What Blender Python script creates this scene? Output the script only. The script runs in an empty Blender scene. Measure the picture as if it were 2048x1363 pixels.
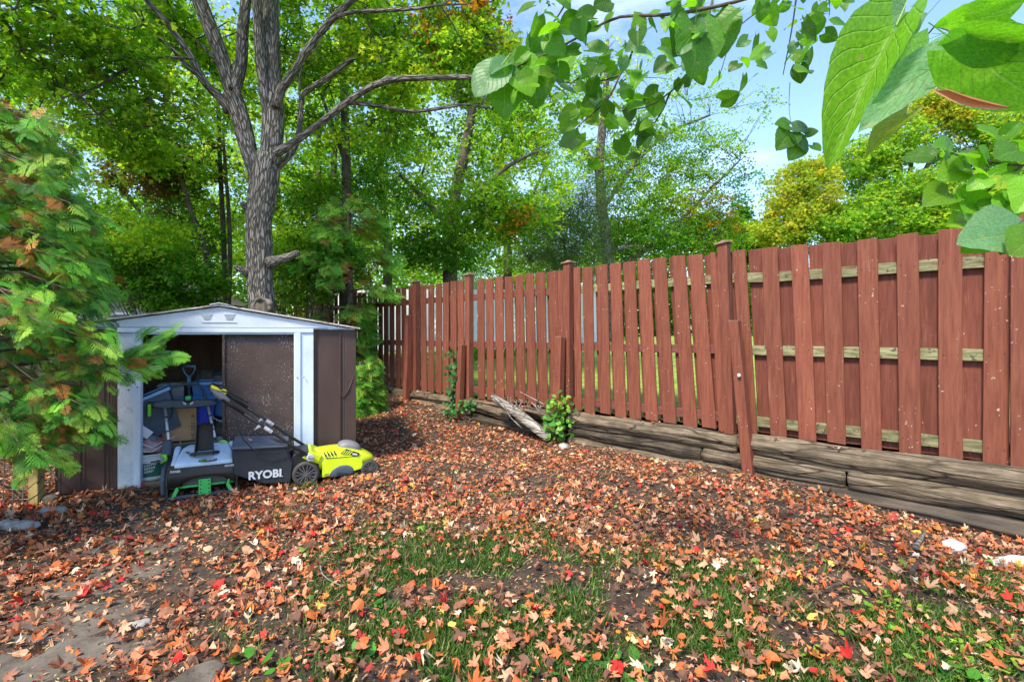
import bpy, math, random
import numpy as np
from mathutils import Vector, Matrix, noise
random.seed(7); RNG = np.random.default_rng(7)
scene = bpy.context.scene
R = math.radians

# ------------------------------------------------------------------ camera, sky, sun, exposure
cam_d = bpy.data.cameras.new('camera'); cam = bpy.data.objects.new('camera', cam_d)
scene.collection.objects.link(cam); scene.camera = cam
cam.location = (0, 0, 1.25); cam.rotation_euler = (R(90), 0, 0)
cam_d.sensor_width = 36; cam_d.lens = 36 * 1000 / 2048; cam_d.shift_y = -13.5 / 2048
cam_d.clip_start = 0.02; cam_d.clip_end = 600

SUN_EL, SUN_AZ = 52, -148          # azimuth from +Y towards +X
world = bpy.data.worlds.new('World'); scene.world = world; world.use_nodes = True
wn, wl = world.node_tree.nodes, world.node_tree.links
for n in list(wn): wn.remove(n)
w_out = wn.new('ShaderNodeOutputWorld'); w_bg = wn.new('ShaderNodeBackground')
w_sky = wn.new('ShaderNodeTexSky'); w_sky.sky_type = 'NISHITA'; w_sky.sun_disc = False
w_sky.sun_elevation = R(SUN_EL); w_sky.sun_rotation = R(SUN_AZ); w_sky.air_density = 1.0
w_sky.dust_density = 0.25; w_sky.ozone_density = 3.0
w_tc = wn.new('ShaderNodeTexCoord'); w_map = wn.new('ShaderNodeMapping'); w_map.inputs['Scale'].default_value = (1, 1, 3.2)
w_no = wn.new('ShaderNodeTexNoise'); w_no.inputs['Scale'].default_value = 2.2; w_no.inputs['Detail'].default_value = 8
w_no.inputs['Roughness'].default_value = 0.62
w_cr = wn.new('ShaderNodeValToRGB'); w_cr.color_ramp.elements[0].position = 0.50; w_cr.color_ramp.elements[1].position = 0.78
w_mx = wn.new('ShaderNodeMix'); w_mx.data_type = 'RGBA'; w_mx.inputs['B'].default_value = (7.2, 7.6, 8.2, 1)
w_mu = wn.new('ShaderNodeMath'); w_mu.operation = 'MULTIPLY'; w_mu.inputs[1].default_value = 0.38
wl.new(w_tc.outputs['Generated'], w_map.inputs['Vector']); wl.new(w_map.outputs[0], w_no.inputs['Vector'])
wl.new(w_no.outputs['Fac'], w_cr.inputs[0]); wl.new(w_cr.outputs[0], w_mu.inputs[0]); wl.new(w_mu.outputs[0], w_mx.inputs['Factor'])
wl.new(w_sky.outputs[0], w_mx.inputs['A']); wl.new(w_mx.outputs['Result'], w_bg.inputs['Color'])
wl.new(w_bg.outputs[0], w_out.inputs['Surface']); w_bg.inputs['Strength'].default_value = 0.125

sun_d = bpy.data.lights.new('sun', 'SUN'); sun = bpy.data.objects.new('sun', sun_d); scene.collection.objects.link(sun)
sun_d.energy = 2.2; sun_d.angle = R(10); sun_d.color = (1.0, 0.90, 0.72)
_sd = Vector((math.sin(R(SUN_AZ)) * math.cos(R(SUN_EL)), math.cos(R(SUN_AZ)) * math.cos(R(SUN_EL)), math.sin(R(SUN_EL))))
sun.rotation_euler = _sd.to_track_quat('Z', 'Y').to_euler(); sun.location = _sd * 40

scene.view_settings.view_transform = 'Standard'; scene.view_settings.look = 'None'
scene.view_settings.gamma = 1.0; scene.view_settings.use_curve_mapping = False
scene.view_settings.exposure = 1.66
scene.cycles.max_bounces = 8; scene.cycles.diffuse_bounces = 4; scene.cycles.transmission_bounces = 4
scene.cycles.transparent_max_bounces = 8
scene.cycles.use_denoising = True

# ------------------------------------------------------------------ helpers
def at(px, py, Y):
    return Vector(((px - 1024) / 1000 * Y, Y, 1.25 + (668 - py) / 1000 * Y))
ORG = {}
COL = scene.collection
def tag(o, label=None, cat=None, group=None, kind=None):
    if label: o['label'] = label
    if cat: o['category'] = cat
    if group: o['group'] = group
    if kind: o['kind'] = kind
    return o
def link(o, parent=None, origin=None):
    COL.objects.link(o)
    origin = Vector(origin) if origin is not None else Vector((0, 0, 0))
    ORG[o.name] = origin.copy()
    if parent is not None:
        o.parent = parent; o.location = origin - ORG[parent.name]
    else:
        o.location = origin
    return o
def thing(name, label, cat, loc, group=None, kind=None):
    o = bpy.data.objects.new(name, None); o.empty_display_size = 0.1
    link(o, None, loc); return tag(o, label, cat, group, kind)

class MB:
    def __init__(s): s.v = []; s.f = []; s.aux = None
    def add(s, vs, fs):
        b = len(s.v); s.v += [tuple(v) for v in vs]; s.f += [tuple(i + b for i in f) for f in fs]; return s
    def box(s, c, size, ax=None):
        c = Vector(c); hx, hy, hz = size[0] / 2, size[1] / 2, size[2] / 2
        X, Y, Z = ax if ax else (Vector((1, 0, 0)), Vector((0, 1, 0)), Vector((0, 0, 1)))
        vs = [c + X * (i * hx) + Y * (j * hy) + Z * (k * hz) for k in (-1, 1) for j in (-1, 1) for i in (-1, 1)]
        return s.add(vs, [(0, 2, 3, 1), (4, 5, 7, 6), (0, 1, 5, 4), (2, 6, 7, 3), (0, 4, 6, 2), (1, 3, 7, 5)])
    def prism(s, poly, off):
        n = len(poly); off = Vector(off); a = [Vector(p) for p in poly]; b = [p + off for p in a]
        return s.add(a + b, [tuple(range(n))[::-1], tuple(range(n, 2 * n))] + [(i, (i + 1) % n, n + (i + 1) % n, n + i) for i in range(n)])
    def tube(s, pts, rad, n=8, caps=True, fn=None):
        pts = [Vector(p) for p in pts]
        if not hasattr(rad, '__len__'): rad = [rad] * len(pts)
        vs = []; up = None
        for i, p in enumerate(pts):
            t = (pts[min(i + 1, len(pts) - 1)] - pts[max(i - 1, 0)])
            t = t.normalized() if t.length > 1e-9 else Vector((0, 0, 1))
            if up is None: up = t.orthogonal().normalized()
            up = (up - t * up.dot(t)); up = up.normalized() if up.length > 1e-6 else t.orthogonal().normalized()
            sd = t.cross(up)
            for k in range(n):
                a = 2 * math.pi * k / n; r = rad[i]
                if fn: r = fn(r, a, i, p)
                vs.append(p + up * (math.cos(a) * r) + sd * (math.sin(a) * r))
        fs = []
        for i in range(len(pts) - 1):
            for k in range(n):
                k2 = (k + 1) % n
                fs.append((i * n + k, i * n + k2, (i + 1) * n + k2, (i + 1) * n + k))
        if caps and n > 2: fs += [tuple(range(n))[::-1], tuple((len(pts) - 1) * n + k for k in range(n))]
        return s.add(vs, fs)
    def disc(s, c, axis, r, th, n=20):
        c = Vector(c); axis = Vector(axis).normalized()
        return s.tube([c - axis * th / 2, c + axis * th / 2], r, n)
    def ring(s, c, axis, r, rt, n=24, m=8, flat=1.0):
        c = Vector(c); axis = Vector(axis).normalized(); u = axis.orthogonal().normalized(); w = axis.cross(u); vs = []; fs = []
        for i in range(n):
            a = 2 * math.pi * i / n; d = u * math.cos(a) + w * math.sin(a)
            for k in range(m):
                b = 2 * math.pi * k / m; vs.append(c + d * (r + rt * math.cos(b)) + axis * (rt * flat * math.sin(b)))
        for i in range(n):
            for k in range(m):
                fs.append((i * m + k, ((i + 1) % n) * m + k, ((i + 1) % n) * m + (k + 1) % m, i * m + (k + 1) % m))
        return s.add(vs, fs)
    def loft(s, secs, caps=True):
        n = len(secs[0]); vs = [p for q in secs for p in q]
        fs = [(i * n + k, i * n + (k + 1) % n, (i + 1) * n + (k + 1) % n, (i + 1) * n + k) for i in range(len(secs) - 1) for k in range(n)]
        if caps: fs += [tuple(range(n))[::-1], tuple((len(secs) - 1) * n + k for k in range(n))]
        return s.add(vs, fs)
    def build(s, name, m, parent=None, smooth=False, bevel=0, sub=0, origin=None, seg=2):
        arr = np.array(s.v, dtype=float)
        c = Vector(arr.mean(axis=0)) if origin is None else Vector(origin)
        me = bpy.data.meshes.new(name); me.from_pydata((arr - np.array(c)).tolist(), [], s.f)
        me.materials.append(m)
        bmesh_fix(me)
        if s.aux is not None:
            ax_ = s.aux + [(0, 0, 0)] * (len(s.v) - len(s.aux)); at_ = me.attributes.new('bk', 'FLOAT_VECTOR', 'POINT'); at_.data.foreach_set('vector', np.array(ax_, np.float32).ravel())
        if smooth: me.polygons.foreach_set('use_smooth', [True] * len(me.polygons))
        o = bpy.data.objects.new(name, me); link(o, parent, c)
        if bevel:
            b = o.modifiers.new('bevel', 'BEVEL'); b.width = bevel; b.segments = seg; b.limit_method = 'ANGLE'; b.angle_limit = R(35)
        if sub:
            b = o.modifiers.new('sub', 'SUBSURF'); b.levels = sub; b.render_levels = sub
        return o
import bmesh
def bmesh_fix(me):
    if len(me.polygons) > 20000: return
    b = bmesh.new(); b.from_mesh(me); bmesh.ops.recalc_face_normals(b, faces=b.faces); b.to_mesh(me); b.free()

# big numpy meshes of many copies of small templates, with a colour for each copy
class Scatter:
    def __init__(s): s.V = []; s.L = []; s.S = []; s.C = []; s.n = 0
    def add(s, tmpl, T, M, cols, tint=None):
        """tmpl=(verts(n,3), faces list same size) ; T (N,3); M (N,3,3) columns = axes*scale ; cols (N,3)"""
        tv, tf = tmpl; tv = np.asarray(tv, float); N = len(T)
        if N == 0: return
        V = np.einsum('nij,vj->nvi', M, tv) + T[:, None, :]
        tl = np.array([i for f in tf for i in f]); ts = np.array([len(f) for f in tf])
        L = (tl[None, :] + (np.arange(N) * len(tv))[:, None] + s.n).ravel()
        s.V.append(V.reshape(-1, 3)); s.L.append(L); s.S.append(np.tile(ts, N)); s.C.append((cols[:, None, :] * (np.ones(len(tv)) if tint is None else tint)[None, :, None]).reshape(-1, 3)); s.n += N * len(tv)
    def build(s, name, m, parent=None, origin=None, smooth=False):
        V = np.concatenate(s.V); L = np.concatenate(s.L); S = np.concatenate(s.S); Cc = np.concatenate(s.C)
        c = V.mean(axis=0) if origin is None else np.array(origin)
        V = V - c
        me = bpy.data.meshes.new(name); me.vertices.add(len(V)); me.vertices.foreach_set('co', V.astype(np.float32).ravel())
        me.loops.add(len(L)); me.loops.foreach_set('vertex_index', L.astype(np.int32))
        me.polygons.add(len(S)); st = np.zeros(len(S), np.int32); st[1:] = np.cumsum(S)[:-1]
        me.polygons.foreach_set('loop_start', st)
        if smooth: me.polygons.foreach_set('use_smooth', np.ones(len(S), bool))
        me.update(calc_edges=True)
        a = me.color_attributes.new('col', 'FLOAT_COLOR', 'POINT')
        a.data.foreach_set('color', np.concatenate([Cc, np.ones((len(Cc), 1))], axis=1).astype(np.float32).ravel())
        me.materials.append(m)
        o = bpy.data.objects.new(name, me); link(o, parent, Vector(c)); return o

def frames(axis, normal, scale):
    """axis (N,3) leaf direction, normal (N,3), scale (N,) -> (N,3,3)"""
    y = axis / (np.linalg.norm(axis, axis=1, keepdims=True) + 1e-9)
    z = normal - y * np.sum(normal * y, axis=1, keepdims=True); z /= (np.linalg.norm(z, axis=1, keepdims=True) + 1e-9)
    x = np.cross(y, z)
    return np.stack([x, y, z], axis=2) * np.asarray(scale)[:, None, None]
def pick(pal, N, jit=0.15):
    cols = np.array([p[0] for p in pal]); w = np.array([p[1] for p in pal], float); w /= w.sum()
    c = cols[RNG.choice(len(pal), N, p=w)]
    return np.clip(c * (1 + RNG.normal(0, jit, (N, 1))) * (1 + RNG.normal(0, jit * .4, (N, 3))), 0.004, 0.95)

# ------------------------------------------------------------------ materials
def nd(nt, typ, **kw):
    n = nt.nodes.new(typ)
    for k, v in kw.items():
        if k.startswith('i_'): n.inputs[k[2:].replace('_', ' ')].default_value = v
        else: setattr(n, k, v)
    return n
def mat(name, c1, c2=None, rough=0.7, scale=8, stretch=(1, 1, 1), bump=0.3, bdist=0.01, metal=0.0, coat=0, fleck=None, fleck_s=60, fleck_t=0.1,
        pos=(0.35, 0.65), grime=None, detail=6, spec=0.4, objcoord=True, bscale=None, rot=0.0, vary=0.0, grime2=None):
    m = bpy.data.materials.new(name); m.use_nodes = True; nt = m.node_tree; b = nt.nodes['Principled BSDF']
    tc = nd(nt, 'ShaderNodeTexCoord'); mp = nd(nt, 'ShaderNodeMapping'); mp.inputs['Scale'].default_value = stretch
    vr = nd(nt, 'ShaderNodeVectorRotate', rotation_type='Z_AXIS'); vr.inputs['Angle'].default_value = rot
    nt.links.new(tc.outputs['Object'], vr.inputs['Vector']); nt.links.new(vr.outputs[0], mp.inputs['Vector'])
    oi = nd(nt, 'ShaderNodeObjectInfo'); ad = nd(nt, 'ShaderNodeVectorMath', operation='MULTIPLY_ADD')
    ad.inputs[1].default_value = (1, 1, 1)
    comb = nd(nt, 'ShaderNodeCombineXYZ'); ml = nd(nt, 'ShaderNodeMath', operation='MULTIPLY'); ml.inputs[1].default_value = 37
    nt.links.new(oi.outputs['Random'], ml.inputs[0])
    for k in 'XYZ': nt.links.new(ml.outputs[0], comb.inputs[k])
    nt.links.new(mp.outputs[0], ad.inputs[0]); nt.links.new(comb.outputs[0], ad.inputs[2])
    no = nd(nt, 'ShaderNodeTexNoise', i_Scale=scale, i_Detail=detail, i_Roughness=0.65)
    nt.links.new(ad.outputs[0], no.inputs['Vector'])
    cr = nd(nt, 'ShaderNodeValToRGB'); e = cr.color_ramp.elements
    e[0].position, e[1].position = pos; e[0].color = (*c1, 1); e[1].color = (*(c2 or c1), 1)
    nt.links.new(no.outputs['Fac'], cr.inputs[0]); col = cr.outputs[0]
    def mixin(fac, colr, src):
        mx = nd(nt, 'ShaderNodeMix', data_type='RGBA'); nt.links.new(fac, mx.inputs['Factor']); nt.links.new(src, mx.inputs['A'])
        mx.inputs['B'].default_value = (*colr, 1); return mx.outputs['Result']
    if grime:
        n2 = nd(nt, 'ShaderNodeTexNoise', i_Scale=scale * 0.23 if len(grime) < 3 else grime[2], i_Detail=7, i_Roughness=0.75); nt.links.new(ad.outputs[0], n2.inputs['Vector'])
        r2 = nd(nt, 'ShaderNodeMapRange'); r2.inputs['From Min'].default_value = grime[1]; r2.inputs['From Max'].default_value = grime[1] + .14
        nt.links.new(n2.outputs['Fac'], r2.inputs['Value']); col = mixin(r2.outputs[0], grime[0], col)
    if grime2:
        n5 = nd(nt, 'ShaderNodeTexNoise', i_Scale=grime2[2], i_Detail=9, i_Roughness=0.75); o5 = nd(nt, 'ShaderNodeVectorMath', operation='ADD'); o5.inputs[1].default_value = (9, 4, 7); nt.links.new(ad.outputs[0], o5.inputs[0]); nt.links.new(o5.outputs[0], n5.inputs['Vector'])
        r5 = nd(nt, 'ShaderNodeMapRange'); r5.inputs['From Min'].default_value = grime2[1]; r5.inputs['From Max'].default_value = grime2[1] + .10; r5.inputs['To Max'].default_value = .75
        nt.links.new(n5.outputs['Fac'], r5.inputs['Value']); col = mixin(r5.outputs[0], grime2[0], col)
    if fleck:
        av = nd(nt, 'ShaderNodeVectorMath', operation='ADD'); nt.links.new(tc.outputs['Object'], av.inputs[0]); nt.links.new(comb.outputs[0], av.inputs[1])
        vo = nd(nt, 'ShaderNodeTexNoise', i_Scale=fleck_s, i_Detail=2, i_Roughness=0.5); nt.links.new(av.outputs[0], vo.inputs['Vector'])
        n3 = nd(nt, 'ShaderNodeTexNoise', i_Scale=4.0, i_Detail=3); nt.links.new(av.outputs[0], n3.inputs['Vector'])
        a3 = nd(nt, 'ShaderNodeMath', operation='MULTIPLY_ADD'); a3.inputs[1].default_value = 0.35; nt.links.new(n3.outputs['Fac'], a3.inputs[0]); nt.links.new(vo.outputs['Fac'], a3.inputs[2])
        r3 = nd(nt, 'ShaderNodeMapRange'); r3.inputs['From Min'].default_value = fleck_t; r3.inputs['From Max'].default_value = fleck_t + .03
        nt.links.new(a3.outputs[0], r3.inputs['Value']); col = mixin(r3.outputs[0], fleck, col)
    if vary:
        hv = nd(nt, 'ShaderNodeHueSaturation'); vm = nd(nt, 'ShaderNodeMapRange'); vm.inputs['To Min'].default_value = 1 - vary; vm.inputs['To Max'].default_value = 1 + vary
        nt.links.new(oi.outputs['Random'], vm.inputs['Value']); nt.links.new(vm.outputs[0], hv.inputs['Value']); nt.links.new(col, hv.inputs['Color']); col = hv.outputs[0]
    nt.links.new(col, b.inputs['Base Color'])
    b.inputs['Roughness'].default_value = rough; b.inputs['Metallic'].default_value = metal
    b.inputs['Specular IOR Level'].default_value = spec; b.inputs['Coat Weight'].default_value = coat
    if bump:
        nb = no
        if bscale: nb = nd(nt, 'ShaderNodeTexNoise', i_Scale=bscale, i_Detail=8, i_Roughness=0.7); nt.links.new(ad.outputs[0], nb.inputs['Vector'])
        bm = nd(nt, 'ShaderNodeBump'); bm.inputs['Strength'].default_value = bump; bm.inputs['Distance'].default_value = bdist
        nt.links.new(nb.outputs['Fac'], bm.inputs['Height']); nt.links.new(bm.outputs[0], b.inputs['Normal'])
    return m
def leafmat(name, trans=0.4, rough=0.5, gloss=0.25, veins=False, tcol=(1.25, 1.3, 0.5), single=None):
    m = bpy.data.materials.new(name); m.use_nodes = True; nt = m.node_tree; b = nt.nodes['Principled BSDF']
    out = nt.nodes['Material Output']
    if single is None:
        at_ = nd(nt, 'ShaderNodeAttribute', attribute_name='col'); col = at_.outputs['Color']
    else:
        oi = nd(nt, 'ShaderNodeObjectInfo'); hs = nd(nt, 'ShaderNodeHueSaturation'); hs.inputs['Color'].default_value = (*single, 1)
        mr = nd(nt, 'ShaderNodeMapRange'); mr.inputs['To Min'].default_value = 0.65; mr.inputs['To Max'].default_value = 1.5
        nt.links.new(oi.outputs['Random'], mr.inputs['Value']); nt.links.new(mr.outputs[0], hs.inputs['Value']); col = hs.outputs[0]
    if veins:
        # veins: uv.x across (-1..1), uv.y along
        uv = nd(nt, 'ShaderNodeUVMap', uv_map='leaf'); sp = nd(nt, 'ShaderNodeSeparateXYZ'); nt.links.new(uv.outputs[0], sp.inputs[0])
        ab = nd(nt, 'ShaderNodeMath', operation='ABSOLUTE'); nt.links.new(sp.outputs['X'], ab.inputs[0])
        m1 = nd(nt, 'ShaderNodeMath', operation='MULTIPLY_ADD'); m1.inputs[1].default_value = -0.55; nt.links.new(ab.outputs[0], m1.inputs[0]); nt.links.new(sp.outputs['Y'], m1.inputs[2])
        m2 = nd(nt, 'ShaderNodeMath', operation='MULTIPLY'); m2.inputs[1].default_value = 7.0; nt.links.new(m1.outputs[0], m2.inputs[0])
        fr = nd(nt, 'ShaderNodeMath', operation='PINGPONG'); fr.inputs[1].default_value = 0.5; nt.links.new(m2.outputs[0], fr.inputs[0])
        r1 = nd(nt, 'ShaderNodeMapRange'); r1.inputs['From Min'].default_value = 0.0; r1.inputs['From Max'].default_value = 0.09; r1.inputs['To Min'].default_value = 1; r1.inputs['To Max'].default_value = 0
        nt.links.new(fr.outputs[0], r1.inputs['Value'])
        r2 = nd(nt, 'ShaderNodeMapRange'); r2.inputs['From Min'].default_value = 0.015; r2.inputs['From Max'].default_value = 0.045; r2.inputs['To Min'].default_value = 1; r2.inputs['To Max'].default_value = 0
        nt.links.new(ab.outputs[0], r2.inputs['Value'])
        mx = nd(nt, 'ShaderNodeMath', operation='MAXIMUM'); nt.links.new(r1.outputs[0], mx.inputs[0]); nt.links.new(r2.outputs[0], mx.inputs[1])
        ms = nd(nt, 'ShaderNodeMath', operation='MULTIPLY'); ms.inputs[1].default_value = 0.4; nt.links.new(mx.outputs[0], ms.inputs[0])
        mc = nd(nt, 'ShaderNodeMix', data_type='RGBA'); nt.links.new(ms.outputs[0], mc.inputs['Factor']); nt.links.new(col, mc.inputs['A']); mc.inputs['B'].default_value = (0.32, 0.5, 0.12, 1)
        no = nd(nt, 'ShaderNodeTexNoise', i_Scale=30.0, i_Detail=5); tcc = nd(nt, 'ShaderNodeTexCoord'); nt.links.new(tcc.outputs['Object'], no.inputs['Vector'])
        hv = nd(nt, 'ShaderNodeHueSaturation'); mrr = nd(nt, 'ShaderNodeMapRange'); mrr.inputs['From Min'].default_value = .3; mrr.inputs['From Max'].default_value = .7; mrr.inputs['To Min'].default_value = .75; mrr.inputs['To Max'].default_value = 1.25
        nt.links.new(no.outputs['Fac'], mrr.inputs['Value']); nt.links.new(mrr.outputs[0], hv.inputs['Value']); nt.links.new(mc.outputs['Result'], hv.inputs['Color']); col = hv.outputs[0]
        nb_ = nd(nt, 'ShaderNodeTexNoise', i_Scale=9.0, i_Detail=3, i_Roughness=.5); ofs = nd(nt, 'ShaderNodeVectorMath', operation='ADD'); o2 = nd(nt, 'ShaderNodeObjectInfo'); mm = nd(nt, 'ShaderNodeMath', operation='MULTIPLY'); mm.inputs[1].default_value = 50
        nt.links.new(o2.outputs['Random'], mm.inputs[0]); nt.links.new(tcc.outputs['Object'], ofs.inputs[0]); nt.links.new(mm.outputs[0], ofs.inputs[1]); nt.links.new(ofs.outputs[0], nb_.inputs['Vector'])
        rb_ = nd(nt, 'ShaderNodeMapRange'); rb_.inputs['From Min'].default_value = .685; rb_.inputs['From Max'].default_value = .72; nt.links.new(nb_.outputs['Fac'], rb_.inputs['Value'])
        mb_ = nd(nt, 'ShaderNodeMix', data_type='RGBA'); mb_.inputs['B'].default_value = (.42, .36, .14, 1); nt.links.new(rb_.outputs[0], mb_.inputs['Factor']); nt.links.new(col, mb_.inputs['A']); col = mb_.outputs['Result']
        bm = nd(nt, 'ShaderNodeBump'); bm.inputs['Strength'].default_value = 0.6; bm.inputs['Distance'].default_value = 0.002; bm.invert = True
        nt.links.new(mx.outputs[0], bm.inputs['Height']); nt.links.new(bm.outputs[0], b.inputs['Normal'])
    nt.links.new(col, b.inputs['Base Color']); b.inputs['Roughness'].default_value = rough; b.inputs['Specular IOR Level'].default_value = gloss
    tr = nd(nt, 'ShaderNodeBsdfTranslucent'); vm = nd(nt, 'ShaderNodeVectorMath', operation='MULTIPLY'); vm.inputs[1].default_value = tcol
    nt.links.new(col, vm.inputs[0]); nt.links.new(vm.outputs[0], tr.inputs['Color'])
    ms2 = nd(nt, 'ShaderNodeMixShader'); ms2.inputs[0].default_value = trans
    nt.links.new(b.outputs[0], ms2.inputs[1]); nt.links.new(tr.outputs[0], ms2.inputs[2]); nt.links.new(ms2.outputs[0], out.inputs['Surface'])
    return m

M = {}
M['soil'] = mat('soil', (0.038, 0.025, 0.017), (0.115, 0.080, 0.055), 0.95, 9, bump=0.9, bdist=0.03, bscale=28, grime=((0.16, 0.11, 0.085), 0.60, 1.6))
M['lawn'] = mat('lawn_soil', (0.12, 0.22, 0.03), (0.32, 0.40, 0.07), 0.95, 6, bump=0.6, bdist=0.03)
M['fence_red'] = mat('fence_red', (0.155, 0.043, 0.025), (0.240, 0.077, 0.043), 0.72, 9, (5, 5, .4), 0.5, 0.005, vary=.13, grime2=((0.34, 0.15, 0.095), .60, 5.0), grime=((0.125, 0.032, 0.020), 0.58, 2.6), fleck=(0.42, 0.33, 0.27), fleck_s=42, fleck_t=0.90, spec=.3)
M['fence_back'] = mat('fence_back', (0.125, 0.033, 0.021), (0.20, 0.060, 0.038), 0.75, 9, (5, 5, .4), 0.5, 0.005, vary=.16, grime2=((0.30, 0.13, 0.085), .58, 5.0), grime=((0.24, 0.09, 0.06), 0.64, 2.5), fleck=(0.42, 0.33, 0.27), fleck_s=40, fleck_t=0.92, spec=.3)
M['rail'] = mat('rail_wood', (0.10, 0.11, 0.04), (0.33, 0.31, 0.17), 0.9, 10, (.6, .6, 4), 0.5, 0.006, vary=.2, fleck=(0.10, 0.085, 0.05), fleck_s=30, fleck_t=0.80, grime=((0.17, 0.065, 0.042), 0.52, 7.0))
M['rail_red'] = mat('rail_red', (0.13, 0.038, 0.030), (0.19, 0.065, 0.048), 0.85, 10, (.6, .6, 4), 0.5, 0.006, grime=((0.25, 0.20, 0.11), 0.66, 3.5))
M['cap'] = mat('cap_wood', (0.16, 0.09, 0.06), (0.30, 0.21, 0.15), 0.9, 12, bump=0.5)
def crackmat(name, dark, lite, crack=.10, moss=(0.10, 0.09, 0.05)):
    m = bpy.data.materials.new(name); m.use_nodes = True; nt = m.node_tree; b = nt.nodes['Principled BSDF']
    tc = nd(nt, 'ShaderNodeTexCoord'); oi = nd(nt, 'ShaderNodeObjectInfo'); ml = nd(nt, 'ShaderNodeMath', operation='MULTIPLY'); ml.inputs[1].default_value = 31
    vr = nd(nt, 'ShaderNodeVectorRotate', rotation_type='Z_AXIS'); vr.inputs['Angle'].default_value = R(43.5); nt.links.new(tc.outputs['Object'], vr.inputs['Vector'])
    mp = nd(nt, 'ShaderNodeMapping'); mp.inputs['Scale'].default_value = (.11, 1, 1); nt.links.new(vr.outputs[0], mp.inputs['Vector'])
    nt.links.new(oi.outputs['Random'], ml.inputs[0]); cx = nd(nt, 'ShaderNodeCombineXYZ'); nt.links.new(ml.outputs[0], cx.inputs['X']); nt.links.new(cx.outputs[0], mp.inputs['Location'])
    n1 = nd(nt, 'ShaderNodeTexNoise', i_Scale=7.0, i_Detail=5); nt.links.new(mp.outputs[0], n1.inputs['Vector'])
    ds = nd(nt, 'ShaderNodeVectorMath', operation='MULTIPLY_ADD'); ds.inputs[1].default_value = (.05, .06, .06); nt.links.new(n1.outputs['Color'], ds.inputs[0]); nt.links.new(mp.outputs[0], ds.inputs[2])
    vo = nd(nt, 'ShaderNodeTexVoronoi', feature='DISTANCE_TO_EDGE', i_Scale=13.0); nt.links.new(ds.outputs[0], vo.inputs['Vector'])
    n2 = nd(nt, 'ShaderNodeTexNoise', i_Scale=38.0, i_Detail=8, i_Roughness=.7); nt.links.new(mp.outputs[0], n2.inputs['Vector'])
    r1 = nd(nt, 'ShaderNodeMapRange'); r1.inputs['From Max'].default_value = crack; nt.links.new(vo.outputs['Distance'], r1.inputs['Value'])
    mu = nd(nt, 'ShaderNodeMath', operation='MULTIPLY'); nt.links.new(r1.outputs[0], mu.inputs[0])
    r2 = nd(nt, 'ShaderNodeMapRange'); r2.inputs['From Min'].default_value = .33; r2.inputs['From Max'].default_value = .62; r2.inputs['To Min'].default_value = .15; nt.links.new(n2.outputs['Fac'], r2.inputs['Value']); nt.links.new(r2.outputs[0], mu.inputs[1])
    mx = nd(nt, 'ShaderNodeMix', data_type='RGBA'); mx.inputs['A'].default_value = (*dark, 1); mx.inputs['B'].default_value = (*lite, 1); nt.links.new(mu.outputs[0], mx.inputs['Factor'])
    n3 = nd(nt, 'ShaderNodeTexNoise', i_Scale=5.0, i_Detail=6); nt.links.new(tc.outputs['Object'], n3.inputs['Vector'])
    r3 = nd(nt, 'ShaderNodeMapRange'); r3.inputs['From Min'].default_value = .5; r3.inputs['From Max'].default_value = .68; r3.inputs['To Max'].default_value = .7; nt.links.new(n3.outputs['Fac'], r3.inputs['Value'])
    m2 = nd(nt, 'ShaderNodeMix', data_type='RGBA'); m2.inputs['B'].default_value = (*moss, 1); nt.links.new(r3.outputs[0], m2.inputs['Factor']); nt.links.new(mx.outputs['Result'], m2.inputs['A'])
    nt.links.new(m2.outputs['Result'], b.inputs['Base Color']); b.inputs['Roughness'].default_value = .95; b.inputs['Specular IOR Level'].default_value = .2
    bm = nd(nt, 'ShaderNodeBump'); bm.inputs['Strength'].default_value = 1; bm.inputs['Distance'].default_value = .012; nt.links.new(mu.outputs[0], bm.inputs['Height']); nt.links.new(bm.outputs[0], b.inputs['Normal'])
    return m
M['timber'] = crackmat('timber', (0.032, 0.023, 0.015), (0.30, 0.235, 0.165), .05, (0.11, 0.083, 0.055))
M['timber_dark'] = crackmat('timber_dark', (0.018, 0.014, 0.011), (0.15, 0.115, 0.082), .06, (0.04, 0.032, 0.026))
M['timber_mud'] = mat('timber_mud', (0.05, 0.040, 0.030), (0.13, 0.10, 0.078), 0.95, 12, (.2, 1, 1), 0.8, 0.02, pos=(.38, .66), rot=R(43.5))
M['driftwood'] = crackmat('driftwood', (0.05, 0.038, 0.03), (0.50, 0.46, 0.41), .09, (0.25, 0.21, 0.17))
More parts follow.
